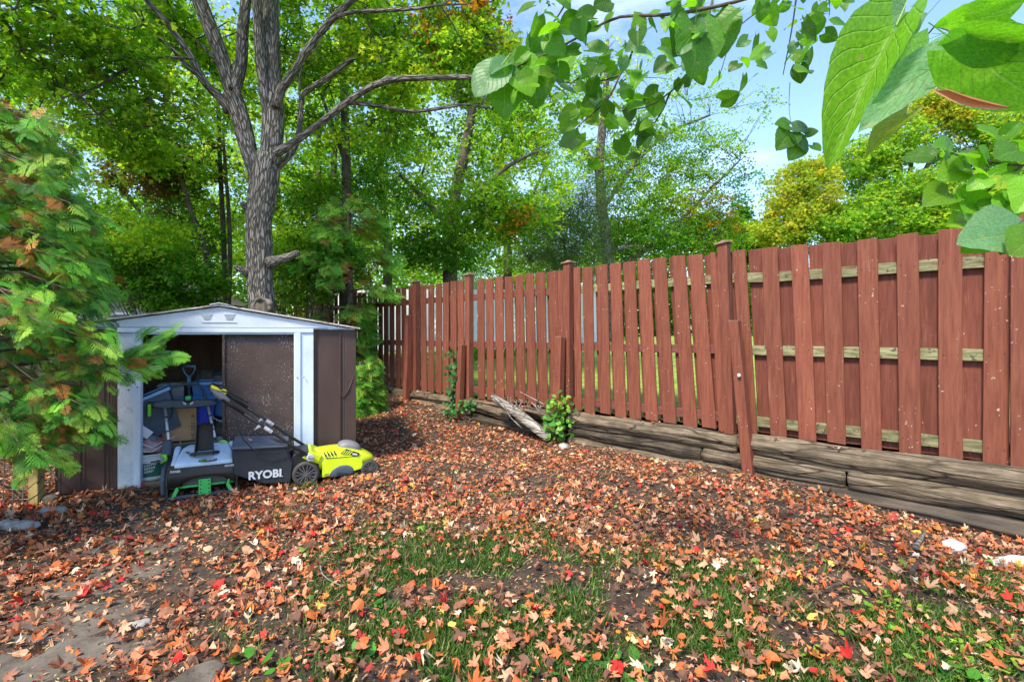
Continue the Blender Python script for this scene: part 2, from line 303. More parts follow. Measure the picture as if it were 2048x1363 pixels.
def barkmat(name, dark, lite, moss):
    m = bpy.data.materials.new(name); m.use_nodes = True; nt = m.node_tree; b = nt.nodes['Principled BSDF']
    at_ = nd(nt, 'ShaderNodeAttribute', attribute_name='bk')
    n1 = nd(nt, 'ShaderNodeTexNoise', i_Scale=9.0, i_Detail=4); nt.links.new(at_.outputs['Vector'], n1.inputs['Vector'])
    ds = nd(nt, 'ShaderNodeVectorMath', operation='MULTIPLY_ADD'); ds.inputs[1].default_value = (.11, .11, .05)
    nt.links.new(n1.outputs['Color'], ds.inputs[0]); nt.links.new(at_.outputs['Vector'], ds.inputs[2])
    vo = nd(nt, 'ShaderNodeTexVoronoi', feature='DISTANCE_TO_EDGE', i_Scale=44.0); nt.links.new(ds.outputs[0], vo.inputs['Vector'])
    n2 = nd(nt, 'ShaderNodeTexNoise', i_Scale=30.0, i_Detail=8, i_Roughness=.7); nt.links.new(at_.outputs['Vector'], n2.inputs['Vector'])
    r1 = nd(nt, 'ShaderNodeMapRange'); r1.inputs['From Min'].default_value = .0; r1.inputs['From Max'].default_value = .22; nt.links.new(vo.outputs['Distance'], r1.inputs['Value'])
    ad = nd(nt, 'ShaderNodeMath', operation='MULTIPLY_ADD'); ad.inputs[1].default_value = .9; nt.links.new(n2.outputs['Fac'], ad.inputs[0]); nt.links.new(r1.outputs[0], ad.inputs[2])
    cr = nd(nt, 'ShaderNodeValToRGB'); e = cr.color_ramp.elements; e[0].position = .35; e[0].color = (*dark, 1); e[1].position = 1.0; e[1].color = (*lite, 1)
    e2 = cr.color_ramp.elements.new(.68); e2.color = (*[(d + l) * .42 for d, l in zip(dark, lite)], 1)
    sc_ = nd(nt, 'ShaderNodeMath', operation='MULTIPLY'); sc_.inputs[1].default_value = .72; nt.links.new(ad.outputs[0], sc_.inputs[0]); nt.links.new(sc_.outputs[0], cr.inputs[0])
    n3 = nd(nt, 'ShaderNodeTexNoise', i_Scale=3.5, i_Detail=5); nt.links.new(at_.outputs['Vector'], n3.inputs['Vector'])
    r3 = nd(nt, 'ShaderNodeMapRange'); r3.inputs['From Min'].default_value = .55; r3.inputs['From Max'].default_value = .75; r3.inputs['To Max'].default_value = .5; nt.links.new(n3.outputs['Fac'], r3.inputs['Value'])
    mx = nd(nt, 'ShaderNodeMix', data_type='RGBA'); mx.inputs['B'].default_value = (*moss, 1); nt.links.new(r3.outputs[0], mx.inputs['Factor']); nt.links.new(cr.outputs[0], mx.inputs['A'])
    nt.links.new(mx.outputs['Result'], b.inputs['Base Color']); b.inputs['Roughness'].default_value = .95; b.inputs['Specular IOR Level'].default_value = .2
    bm = nd(nt, 'ShaderNodeBump'); bm.inputs['Strength'].default_value = 1.0; bm.inputs['Distance'].default_value = .018; nt.links.new(ad.outputs[0], bm.inputs['Height']); nt.links.new(bm.outputs[0], b.inputs['Normal'])
    return m
M['bark'] = barkmat('bark', (0.060, 0.052, 0.045), (0.26, 0.235, 0.205), (0.15, 0.15, 0.115))
M['bark_plain'] = mat('bark_plain', (0.05, 0.04, 0.032), (0.24, 0.20, 0.165), 0.95, 14, bump=1.0, bdist=.02)
M['bark_dark'] = mat('bark_dark', (0.04, 0.032, 0.025), (0.14, 0.115, 0.09), 0.95, 9, (2, 2, .5), 0.8, 0.02)
M['twig'] = mat('twig_bark', (0.05, 0.035, 0.025), (0.16, 0.12, 0.09), 0.9, 20, bump=0.3)
M['hole'] = mat('hollow', (0.008, 0.006, 0.005), None, 1.0, bump=0)
M['white'] = mat('shed_white', (0.54, 0.63, 0.75), (0.66, 0.75, 0.86), 0.55, 5, bump=0.12, bdist=0.004, grime=((0.27, 0.27, 0.27), 0.60, 2.5), fleck=(0.14, 0.10, 0.08), fleck_s=90, fleck_t=0.93)
M['gable'] = mat('gable_white', (0.52, 0.58, 0.66), (0.66, 0.72, 0.80), 0.6, 4, bump=0.15, bdist=0.004, grime=((0.33, 0.33, 0.32), 0.58, 3.0), fleck=(0.2, 0.17, 0.15), fleck_s=80, fleck_t=0.92)
M['white_dirty'] = mat('shed_white_dirty', (0.46, 0.50, 0.57), (0.64, 0.69, 0.75), 0.6, 5, bump=0.2, bdist=0.004, grime=((0.14, 0.13, 0.12), 0.60, 6.0), fleck=(0.05, 0.04, 0.035), fleck_s=55, fleck_t=0.86)
M['brown'] = mat('shed_brown', (0.050, 0.027, 0.023), (0.072, 0.042, 0.036), 0.5, 5, (1, 1, .3), 0.15, 0.005, grime=((0.10, 0.078, 0.07), 0.64, 2.4))
M['brown_door'] = mat('door_brown', (0.060, 0.036, 0.030), (0.085, 0.054, 0.046), 0.55, 5, bump=0.12, bdist=0.005, fleck=(0.42, 0.38, 0.34), fleck_s=130, fleck_t=0.84, grime=((0.10, 0.075, 0.065), .58, 5))
M['brown_in'] = mat('inner_brown', (0.19, 0.13, 0.09), (0.27, 0.19, 0.13), 0.8, 5, (1, 1, .3), 0.15, 0.005)
M['roof'] = mat('roof_sheet', (0.42, 0.38, 0.35), (0.56, 0.52, 0.48), 0.7, 12, bump=0.2, grime=((0.17, 0.10, 0.065), 0.52, 7.0))
M['black'] = mat('black_plastic', (0.012, 0.012, 0.013), (0.022, 0.022, 0.024), 0.45, 20, bump=0.05, grime=((0.05, 0.042, 0.035), 0.62, 6))
M['black_dirty'] = mat('black_dirty', (0.018, 0.014, 0.012), (0.038, 0.028, 0.022), 0.5, 8, bump=0.1)
M['tyre'] = mat('tyre', (0.04, 0.038, 0.037), (0.075, 0.068, 0.062), 0.85, 15, bump=0.3)
M['hub'] = mat('hub_grey', (0.055, 0.055, 0.058), (0.12, 0.12, 0.12), 0.5, 15, bump=0)
M['slate'] = mat('slate_plastic', (0.045, 0.065, 0.085), (0.065, 0.09, 0.115), 0.5, 10, bump=0)
M['blue_grey'] = mat('blue_grey', (0.42, 0.54, 0.69), (0.50, 0.62, 0.76), 0.45, 6, bump=0.05, grime=((0.25, 0.30, 0.36), 0.64, 5))
M['green'] = mat('green_plastic', (0.05, 0.42, 0.09), (0.07, 0.50, 0.12), 0.45, 8, bump=0)
M['lime_green'] = mat('lime_green', (0.17, 0.60, 0.03), None, 0.45, bump=0)
M['lime'] = mat('lime_yellow', (0.52, 0.66, 0.012), (0.60, 0.74, 0.02), 0.35, 6, bump=0.03, coat=.3, grime=((0.33, 0.40, 0.05), 0.66, 7))
M['yellow'] = mat('yellow_plastic', (0.72, 0.66, 0.02), None, 0.4, bump=0)
M['silver'] = mat('silver_tube', (0.5, 0.54, 0.58), (0.62, 0.66, 0.7), 0.35, metal=.6, bump=0)
M['grey_pl'] = mat('grey_plastic', (0.16, 0.16, 0.17), (0.22, 0.22, 0.23), 0.5, bump=0.03)
M['pale_grey'] = mat('pale_grey', (0.42, 0.44, 0.47), (0.52, 0.54, 0.57), 0.5, bump=0.03)
M['bag'] = mat('bag_cloth', (0.020, 0.023, 0.028), (0.034, 0.038, 0.045), 0.9, 90, bump=0.3, bdist=0.002)
M['bag_top'] = mat('bag_mesh', (0.065, 0.08, 0.11), (0.10, 0.12, 0.16), 0.8, 120, bump=0.3, bdist=0.002)
M['print'] = mat('white_print', (0.62, 0.64, 0.68), None, 0.6, bump=0)
M['card'] = mat('cardboard', (0.46, 0.27, 0.14), (0.55, 0.34, 0.19), 0.9, 5, bump=0.1, grime=((0.28, 0.16, 0.085), 0.6, 3))
M['card_dark'] = mat('card_print', (0.07, 0.045, 0.03), None, 0.9, bump=0)
M['tote'] = mat('tote_blue', (0.05, 0.20, 0.52), (0.07, 0.25, 0.6), 0.45, 6, bump=0.03)
M['tote_rim'] = mat('tote_rim', (0.2, 0.42, 0.70), (0.25, 0.48, 0.78), 0.45, 6, bump=0.03)
M['tote_royal'] = mat('tote_royal', (0.015, 0.05, 0.62), (0.02, 0.07, 0.7), 0.45, 6, bump=0.03)
M['tote_dark'] = mat('tote_dark', (0.055, 0.09, 0.13), (0.085, 0.125, 0.17), 0.5, 6, bump=0.05)
M['teal'] = mat('handle_teal', (0.16, 0.36, 0.48), (0.2, 0.42, 0.55), 0.45, bump=0)
M['pail'] = mat('pail_white', (0.60, 0.63, 0.66), (0.70, 0.73, 0.75), 0.45, bump=0.03)
M['label_g'] = mat('label_green', (0.015, 0.05, 0.045), (0.03, 0.16, 0.11), 0.5, 7, bump=0)
M['red_bag'] = mat('red_bag', (0.30, 0.05, 0.06), (0.42, 0.32, 0.32), 0.6, 10, bump=0.2)
M['clear'] = mat('cloudy_plastic', (0.3, 0.4, 0.38), (0.5, 0.6, 0.56), 0.35, 14, bump=0.2)
M['tan_bag'] = mat('tan_sack', (0.15, 0.13, 0.10), (0.24, 0.21, 0.16), 0.9, 10, bump=0.5)
M['orange_pl'] = mat('orange_scrap', (0.6, 0.13, 0.02), None, 0.5, bump=0)
M['rubber'] = mat('auger_rubber', (0.055, 0.056, 0.05), (0.095, 0.095, 0.085), 0.6, 10, bump=0.05)
M['stone'] = mat('stone', (0.22, 0.20, 0.185), (0.42, 0.40, 0.38), 0.9, 7, bump=0.6, bdist=0.01)
M['stone_dark'] = mat('stone_brown', (0.075, 0.058, 0.044), (0.17, 0.14, 0.11), 0.9, 9, bump=0.9, bdist=0.015, grime=((0.07, 0.05, 0.04), .58, 3))
M['stone_pale'] = mat('stone_pale', (0.42, 0.44, 0.45), (0.66, 0.67, 0.68), 0.85, 9, bump=0.7, bdist=0.01)
M['wire'] = mat('wire', (0.14, 0.14, 0.14), (0.25, 0.24, 0.22), 0.6, metal=.3, bump=0)
M['post_yellow'] = mat('post_wood', (0.20, 0.15, 0.05), (0.36, 0.28, 0.10), 0.9, 8, (3, 3, .6), 0.5)
M['vinyl'] = mat('vinyl_white', (0.72, 0.74, 0.76), (0.8, 0.82, 0.84), 0.5, bump=0)
M['house'] = mat('house_wall', (0.30, 0.28, 0.26), (0.36, 0.34, 0.31), 0.8, bump=0.1)
M['house_roof'] = mat('house_roof', (0.06, 0.055, 0.05), (0.11, 0.10, 0.09), 0.9, 12, bump=0.4)
M['leaf'] = leafmat('leaf_tree', 0.55, tcol=(2.0, 1.9, .75))
M['leaf_far'] = leafmat('leaf_far', 0.5, tcol=(1.8, 1.7, .7))
M['litter'] = leafmat('leaf_litter', 0.12, 0.7, 0.25, tcol=(1.1, 1, .9))
M['cedar'] = leafmat('cedar_leaf', 0.22, 0.55, 0.3)
M['grass'] = leafmat('grass_blade', 0.3, 0.5, 0.3)
# ------------------------------------------------------------------ terrain
P0 = np.array((0.709, 5.96)); FU = np.array((0.7258, -0.6879)); FN = np.array((0.6879, 0.7258))
def sstep(a, b, x): t = np.clip((x - a) / (b - a), 0, 1); return t * t * (3 - 2 * t)
def gz(x, y):
    x = np.asarray(x, float); y = np.asarray(y, float)
    z = 0.11 * np.clip(y - 6.0, 0, 6) * sstep(5.6, 7.5, y) - 0.075 * sstep(1.6, 3.2, x) * sstep(5.2, 3.6, y)
    z = z + 0.012 * np.sin(x * 3.1 + 1.3 * np.sin(y * 2.3)) + 0.010 * np.sin(y * 4.7 + 2 * np.sin(x * 1.9)) - .01
    dx, dy = x - 1.75, y - 3.75            # low bare mound near the timbers
    z = z + 0.06 * np.exp(-((dx * .726 - dy * .688) ** 2 / .5 + (dx * .688 + dy * .726) ** 2 / .03))
    z = z + 0.035 * sstep(-1.65, -1.2, x) * sstep(.8, .2, np.abs(y - 4.4))
    return z
def lz(x, y):
    q = (np.asarray(x) - P0[0]) * FN[0] + (np.asarray(y) - P0[1]) * FN[1]
    return 0.34 + 0.12 * np.clip(q, 0, 7) + 0.01 * np.clip(q - 7, 0, 60)
def grid_mesh(name, xs, ys, zf, m, keep=None, **kw):
    X, Y = np.meshgrid(xs, ys); Z = zf(X, Y); nx = len(xs)
    v = np.stack([X.ravel(), Y.ravel(), Z.ravel()], 1)
    f = [(j * nx + i, j * nx + i + 1, (j + 1) * nx + i + 1, (j + 1) * nx + i) for j in range(len(ys) - 1) for i in range(nx - 1)
         if keep is None or keep((xs[i] + xs[i + 1]) / 2, (ys[j] + ys[j + 1]) / 2)]
    me = bpy.data.meshes.new(name); me.from_pydata(v.tolist(), [], f); me.materials.append(m)
    me.polygons.foreach_set('use_smooth', [True] * len(me.polygons))
    o = bpy.data.objects.new(name, me); link(o); return o
xs = np.concatenate([[-300, -120, -50, -25, -14, -9], np.arange(-7, 6.01, .07), [7.5, 10, 16, 30, 60, 130, 300]])
ys = np.concatenate([[-200, -80, -30, -12, -5, -2], np.arange(-.5, 10.01, .07), [11, 12, 13, 15, 18, 24, 35, 60, 130, 300]])
def gz2(X, Y):
    Z = gz(X, Y)
    n = np.array([noise.fractal((x * 5, y * 5, 0), .8, 2, 4) if abs(x) < 7.2 and -.6 < y < 10.2 else 0 for x, y in zip(X.ravel(), Y.ravel())]).reshape(X.shape)
    return Z + .012 * n
ground = tag(grid_mesh('ground', xs, ys, gz2, M['soil']), kind='structure')
# neighbour's lawn, raised behind the fence: a sheet in fence coordinates
def lawn():
    s_ = np.concatenate([np.arange(-30, 12, .8), [20, 40, 80, 160]]); q_ = np.concatenate([[0.10, .4, .8], np.arange(1.4, 12, .8), [16, 25, 50, 120, 250]])
    v = []; f = []
    for q in q_:
        for s in s_:
            x, y = P0 + FU * s + FN * q; v.append((x, y, float(lz(x, y)) + (.03 * math.sin(x * 2) * math.sin(y * 1.7) if q > 1 else 0)))
    n = len(s_)
    for j in range(len(q_) - 1):
        for i in range(n - 1): f.append((j * n + i, j * n + i + 1, (j + 1) * n + i + 1, (j + 1) * n + i))
    me = bpy.data.meshes.new('lawn'); me.from_pydata(v, [], f); me.materials.append(M['lawn'])
    o = bpy.data.objects.new('lawn', me); link(o); tag(o, kind='structure')
lawn()

# ------------------------------------------------------------------ red board fence
def fp(s, q, z): p = P0 + FU * s + FN * q; return Vector((p[0], p[1], z))
FU3, FN3, UP = Vector((*FU, 0)), Vector((*FN, 0)), Vector((0, 0, 1))
fence = thing('board_fence', 'long red-brown shadowbox board fence running along the timber wall', 'fence', fp(0, 0, .35))
def board(name, s, w, z0, z1, q, lean, m, th=.018, parent=fence, bow=0):
    # lean: radians in the fence plane (top moves towards -s), pivot at bottom
    mb = MB(); n = 5; secs = []
    for k in range(n):
        t = k / (n - 1); z = z0 + (z1 - z0) * t; so = s - math.tan(lean) * (z - z0) + bow * math.sin(t * math.pi)
        tz = random.uniform(-.004, .004) if k in (0, n - 1) else 0
        secs.append([fp(so - w / 2, q - th / 2, z + tz), fp(so + w / 2, q - th / 2, z - tz), fp(so + w / 2, q + th / 2, z - tz), fp(so - w / 2, q + th / 2, z + tz)])
    mb.loft(secs); return mb.build(name, m, parent, bevel=.003, seg=1)
TOP = 2.02
def ftop(s): return 2.025 + .01 * math.sin(s * 1.7) - (.0 if s < 2 else .012 * (s - 2))
front = []
s = -7.0
while s < -3.1: front.append((s, .13, R(random.uniform(-.5, .8)))); s += .18
front += [(x, .135, R(random.uniform(-.3, 1.0))) for x in (-2.857, -2.68, -2.49, -2.32, -2.136, -1.96)]
front += [(x, .135, R(l)) for x, l in ((-1.54, .6), (-1.36, .9), (-1.17, 1.2), (-.985, 1.0), (-.795, 1.3), (-.61, 1.6), (-.425, 1.8), (-.23, 1.8), (-.10, 1.0))]
front += [(.115, .095, R(.8))] + [(x, .138, R(l)) for x, l in ((.27, 1.2), (.475, 1.6), (.66, 2.3), (.835, 2.6), (1.02, 3.2), (1.21, 3.9), (1.42, 4.2), (1.60, 4.6))] + [(1.755, .085, R(3.0))]
front += [(1.99, .115, R(3.6))]
front += [(x, .131, R(l)) for x, l in ((2.235, 2.6), (2.463, 2.2), (2.70, 1.3), (2.935, 1.0), (3.172, .6), (3.402, .1), (3.634, -.4))]
front += [(3.96 + .237 * i, .131, R(random.uniform(-.5, .5))) for i in range(8)]
for i, (s, w, l) in enumerate(front):
    zb = .35 + random.uniform(-.012, .012)
    board('board', s + math.tan(l) * .75 if s > -1.6 and s < 2.6 else s, w, zb, ftop(s) + random.uniform(-.008, .008), -.030, l, M['fence_red'], bow=random.uniform(-.003, .003))
for i in range(len(front) - 1):
    (a, wa, la), (b, wb, lb) = front[i], front[i + 1]
    if b - a > .40: continue
    s = (a + b) / 2; l = (la + lb) / 2
    w = .132 if s > 1.9 else (.062 if s > 0 else .045)
    off = 0 if s > 1.9 else (-.002 if s > 0 else .022)
    board('back_board', s - off + (math.tan(l) * .75 if s > -1.6 and s < 2.6 else 0), w, .36, ftop(s) - .005 + random.uniform(-.01, .01), .030, l, M['fence_back'])
for z, nm in ((1.775, 'top'), (1.105, 'mid'), (.465, 'low')):
    for s0, s1 in ((-7.1, -5), (-4.95, -3.06), (-3.0, -1.79), (-1.73, -.03), (.03, 1.80), (1.87, 3.72), (3.78, 6)):
        painted = (nm == 'mid' and s1 < 1.9) or (nm == 'low' and s1 < 1.9) or s1 < 0
        mb = MB(); n = 7; secs = []
        for k in range(n):
            s = s0 + (s1 - s0) * k / (n - 1); zz = z + random.uniform(-.004, .004) + (-.02 if (nm == 'top' and s > 2) else 0)
            secs.append([fp(s, -.019, zz - .043), fp(s, .019, zz - .043), fp(s, .019, zz + .043), fp(s, -.019, zz + .043)])
        mb.loft(secs); mb.build('rail', M['rail_red'] if painted else M['rail'], fence, bevel=.003, seg=1)
for s, top, lean in ((-5.0, 2.06, 0), (-3.03, 2.075, 0), (-1.76, 2.085, 0), (0.0, 2.085, 0), (1.835, 2.09, .035), (3.75, 2.07, 0)):
    mb = MB(); z0, z1 = .33, top; d = math.tan(lean)
    q0 = -.005 if s < 1 else 0
    secs = [[fp(s + a * .046 - d * (z - 1.2), q0 - .055 + b * .046, z) for a, b in ((-1, -1), (1, -1), (1, 1), (-1, 1))] for z in (z0, .9, 1.5, z1)]
    mb.loft(secs); po = mb.build('post', M['fence_red'], fence, bevel=.005)
    c = fp(s - d * (top - 1.2), q0 - .055, top)
    cb = MB(); tl = random.uniform(-.1, .1) if s != 1.835 else .14
    ax = (FU3 * math.cos(tl) + UP * math.sin(tl), FN3, (UP * math.cos(tl) - FU3 * math.sin(tl)))
    cb.box(c + UP * .008, (.135, .13, .018), ax)
    cb.loft([[c + UP * .017 + ax[0] * (a * r) + ax[1] * (b * r) + ax[2] * h for a, b in ((-1, -1), (1, -1), (1, 1), (-1, 1))] for r, h in ((.052, 0), (.012, .022))])
    cb.build('cap', M['cap'], po, bevel=.003)
# nail heads
nh = Scatter(); T = []; 
for (s, w, l) in front:
    if s < -1.6: continue
    for z in (1.765, 1.105, .465):
        ss = (s + math.tan(l) * .75 if s < 2.6 else s) - math.tan(l) * (z - .35)
        for d in (-.04, .04): p = fp(ss + d, -.0405, z + random.uniform(-.012, .012)); T.append(p)
T = np.array([tuple(t) for t in T]); nv = [(math.cos(a) * .004, math.sin(a) * .004, 0) for a in np.arange(6) * math.pi / 3]
Mx = np.tile(np.stack([np.array((*FU, 0)), np.array((0, 0, 1.0)), np.array((-FN[0], -FN[1], 0))], 1)[None], (len(T), 1, 1))
nh.add((nv, [tuple(range(6))]), T, Mx, np.tile([[.02, .012, .01]], (len(T), 1))); tag(nh.build('nail_heads', M['litter'], fence), kind='stuff')

# support posts in front of the retaining timbers
def support(pts, w, label, m=M['fence_red']):
    mb = MB(); secs = []
    for p in pts: secs.append([Vector(p) + FU3 * (a * w / 2) + FN3 * (b * w / 2) for a, b in ((-1, -1), (1, -1), (1, 1), (-1, 1))])
    mb.loft(secs); base = Vector(pts[0])
    t = thing('support_post', label, 'post', base, group='short red posts propping the timber wall')
    mb.build('shaft', m, t, bevel=.006)
    mc = MB(); p = Vector(pts[-1]); mc.loft([[p + FU3 * (a * w * .46) + FN3 * (b * w * .46) + UP * h for a, b in ((-1, -1), (1, -1), (1, 1), (-1, 1))] for h in (.0005, .003)]); mc.build('cut_top', M['driftwood'], t)
    return t
def sp(px, py, Y): return at(px, py, Y)
support([fp(-3.1, -.21, .14), fp(-3.1, -.17, .8), fp(-3.12, -.15, 1.55)], .09, 'short red support post at the far left end of the timber wall, farthest back')
support([fp(-1.80, -.22, .02), fp(-1.80, -.19, .6), fp(-1.80, -.16, 1.10)], .085, 'short red support post beside the climbing weed')
support([fp(-.02, -.24, -.06), fp(-.03, -.21, .5), fp(-.035, -.17, 1.22)], .09, 'short red support post beside the yellow-green shrub')
tl = support([at(1499, 962, 4.42), at(1484, 800, 4.44), at(1469, 641, 4.46)], .088, 'leaning split red support post, nearest and tallest of the short posts')
mb = MB(); p = at(1478, 750, 4.385); mb.ring(p, -FN3, .012, .005, 12, 6); mb.disc(p, FN3, .008, .012, 10); mb.build('bolt', M['pale_grey'], tl)

# ------------------------------------------------------------------ retaining wall of old round timbers
wall = thing('timber_wall', 'low retaining wall of weathered split grey timbers below the red fence', 'retaining wall', fp(0, -.1, 0))
def logseg(s0, s1, z0, z1, r, q, m, name='timber', seed=0, taper=1.0, parent=wall):
    n = max(8, int((s1 - s0) / .035)); k = 36
    a = fp(s0, q, z0); b = fp(s1, q, z1); pts = [a.lerp(b, i / n) + UP * (.022 * noise.noise((i * .07, seed, 3))) for i in range(n + 1)]
    def fn(rr, ang, i, p):
        x = (s0 + (s1 - s0) * i / n)
        e = 1.04 + .26 * noise.noise((x * 1.6 + seed * 9, math.cos(ang) * .8, math.sin(ang) * .8)) \
            - .30 * max(0, noise.noise((x * .8 + seed * 5, math.cos(ang) * 3.0, math.sin(ang) * 3.0))) - .20 * max(0, noise.noise((x * 1.5 + seed, math.cos(ang) * 8, math.sin(ang) * 8))) + .06 * noise.noise((x * 9 + seed, math.cos(ang) * 6, math.sin(ang) * 6))
        end = min(i, n - i); e *= (.93 if end == 0 else 1)
        # squarish section
        c, s_ = abs(math.cos(ang)), abs(math.sin(ang)); e *= 1 / (c ** 4 + s_ ** 4) ** .25 * .97
        return rr * e
    mb = MB(); mb.tube(pts, r, k, True, fn); return mb.build(name, m, parent, smooth=True)
Q = -.10
# row 1 (top), 2, 3: right part from s=0.05 on, heights from the photograph
logseg(.06, 1.95, .268, .262, .078, Q, M['timber'], seed=1); logseg(1.97, 4.3, .270, .272, .080, Q, M['timber'], seed=2); logseg(4.32, 6, .265, .265, .09, Q, M['timber'], seed=3)
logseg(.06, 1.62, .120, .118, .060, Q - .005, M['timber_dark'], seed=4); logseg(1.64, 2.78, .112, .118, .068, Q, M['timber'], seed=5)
logseg(2.80, 4.6, .118, .112, .070, Q - .01, M['timber'], seed=6); logseg(4.62, 6, .11, .11, .08, Q, M['timber'], seed=7)
logseg(.06, 1.98, .0, -.018, .056, Q - .02, M['timber'], seed=8); logseg(2.0, 6, -.04, -.045, .074, Q + .005, M['timber_mud'], seed=9)
# left part
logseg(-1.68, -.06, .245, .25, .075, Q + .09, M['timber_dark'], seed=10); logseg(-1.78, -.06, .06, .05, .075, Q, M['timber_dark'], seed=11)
logseg(-1.72, -.9, .265, .20, .062, Q - .02, M['timber'], seed=12)
logseg(-3.6, -2.62, .285, .28, .062, Q, M['timber'], seed=13); logseg(-2.6, -1.74, .275, .27, .062, Q, M['timber'], seed=14)
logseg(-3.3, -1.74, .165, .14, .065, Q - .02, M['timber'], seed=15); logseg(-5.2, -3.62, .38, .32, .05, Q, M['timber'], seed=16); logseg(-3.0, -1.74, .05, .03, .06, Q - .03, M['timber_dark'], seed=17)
mb = MB(); mb.tube([fp(-1.65, -.15, .325), fp(-.9, -.13, .315), fp(-.22, -.14, .27)], [.02, .022, .012], 8); mb.build('timber', M['cap'], wall, smooth=True)
# backing earth behind timbers so nothing shows through
mb = MB(); mb.box(fp(-.5, .03, .05), (13, .1, .54), (FU3, FN3, UP)); mb.build('earth_bank', M['soil'], wall)
# collapsed grey log leaning out of the wall
def freelog(pts, rad, m, k=18, seed=0, amp=.18):
    P = []; Rr = []
    for i in range(len(pts) - 1):
        for j in range(8): t = j / 8; P.append(Vector(pts[i]).lerp(Vector(pts[i + 1]), t)); Rr.append(rad[i] * (1 - t) + rad[i + 1] * t)
    P.append(Vector(pts[-1])); Rr.append(rad[-1])
    mb = MB(); mb.tube(P, Rr, k, True, lambda r, a, i, p: r * (1 + amp * noise.noise((i * .12 + seed, math.cos(a) * 2.2, math.sin(a) * 2.2)) + amp * .6 * noise.noise((i * .05, math.cos(a) * 6, math.sin(a) * 6 + seed))))
    return mb
t = thing('fallen_log', 'bleached split grey log slumped diagonally from the timber wall to the leaves', 'log', at(1088, 872, 5.72))
freelog([at(985, 792, 6.35), at(1030, 822, 6.10), at(1098, 876, 5.70)], [.035, .062, .058], M['driftwood'], seed=3).build('trunk', M['driftwood'], t, smooth=True)
freelog([at(985, 800, 6.30), at(1040, 838, 6.0), at(1078, 866, 5.8)], [.012, .02, .006], M['driftwood'], seed=5).build('splinter', M['bark_dark'], t, smooth=True)
mb = MB(); mb.tube([at(985, 792, 6.3), at(1012, 818, 6.0), at(1022, 835, 5.95), at(1044, 856, 5.8)], .006, 5); mb.build('splinter', M['driftwood'], t)
t = thing('dead_roots', 'tangle of thin bare dead roots sticking out above the fallen log', 'roots', at(1040, 800, 6.1))
mb = MB()
for i in range(16):
    p = at(1015 + i * 6, 792 + i * 1.2 + random.uniform(-2, 6), 6.12 - i * .02); d = Vector((random.uniform(-.1, .1), -.10, random.uniform(-.12, -.03)))
    mb.tube([p, p + d * .5 + Vector((random.uniform(-.03, .03), 0, .01)), p + d], [.005, .004, .002], 4)
mb.tube([at(1040, 783, 6.1), at(1065, 796, 6.0), at(1088, 808, 5.93), at(1096, 800, 5.9)], [.006, .008, .006, .003], 5)
mb.build('root', M['driftwood'], t)

# ------------------------------------------------------------------ metal garden shed
SL = Vector((-3.559, 3.894, 0)); SU = Vector((.927, .375, 0)).normalized(); SV = Vector((-SU.y, SU.x, 0)); SW = 2.245
def S(a, b, z): return SL + SU * a + SV * b + UP * z
def sa(px): r = (px - 1024) / 1000; return (r * SL.y - SL.x) / (SU.x - r * SU.y)
shed = thing('garden_shed', 'small brown and white metal garden shed with gable roof and door slid open', 'shed', S(SW / 2, .8, 0))
D = 1.55; ax_s = (SU, SV, UP)
def sbox(a0, a1, b0, b1, z0, z1, name, m, bevel=.002, parent=shed):
    mb = MB(); mb.box(S((a0 + a1) / 2, (b0 + b1) / 2, (z0 + z1) / 2), (a1 - a0, b1 - b0, z1 - z0), ax_s); return mb.build(name, m, parent, bevel=bevel, seg=1)
def ribbed(p0, p1, nrm, z0, z1, name, m, pitch=.1, d=.008, parent=shed):
    p0, p1, nrm = Vector(p0), Vector(p1), Vector(nrm); L = (p1 - p0).length; u = (p1 - p0) / L; prof = []; x = 0
    while x < L - .001:
        for dx, h in ((0, 0), (.012, -d), (.020, -d), (.030, 0), (.040, -d * .6), (.048, 0)):
            if x + dx < L: prof.append((x + dx, h))
        x += pitch
    prof.append((L, 0)); mb = MB(); vs = []
    for z in (z0, z1): vs += [p0 + u * a + nrm * h + UP * z for a, h in prof]
    n = len(prof); mb.add(vs, [(i, i + 1, n + i + 1, n + i) for i in range(n - 1)])
    o = mb.build(name, m, parent); sm = o.modifiers.new('s', 'SOLIDIFY'); sm.thickness = .003; return o
aL, aL2, aL3, aD0, aR0, aR, aS = sa(237), sa(268), sa(284), sa(445), sa(589), sa(627), sa(679)
ribbed(S(0, 0, 0), S(aL, 0, 0), -SV, .0, 1.292, 'wall_panel', M['brown'], .155)
sbox(aL - .03, aL, -.014, .012, 0, 1.27, 'corner_trim', M['brown'])
ribbed(S(aR + .002, 0, 0), S(aS, 0, 0), -SV, .0, 1.292, 'wall_panel', M['brown'], .5, .006)
sbox(aS - .004, aS + .010, -.014, .0, 0, 1.29, 'corner_trim', M['brown'])
ribbed(S(aS + .010, 0, 0), S(SW, 0, 0), -SV, .0, 1.292, 'wall_panel', M['brown'], .6, .004)
mb = MB(); # dent crease
mb.tube([S(SW - .02, -.003, .86), S(SW - .07, -.008, .72), S(SW - .12, -.008, .66), S(SW - .15, -.006, .74), S(SW - .16, -.004, .84)], [.003, .006, .007, .005, .002], 6); mb.build('dent', M['brown'], shed, smooth=True)
for a, b in ((0, 0), (SW, 0)): pass
ribbed(S(0, D, 0), S(0, 0, 0), -SU, 0, 1.285, 'wall_panel', M['brown'], .155)
ribbed(S(SW, 0, 0), S(SW, D, 0), SU, 0, 1.285, 'wall_panel', M['brown'], .155)
ribbed(S(SW, D, 0), S(0, D, 0), SV, 0, 1.285, 'wall_panel', M['brown_in'], .155)
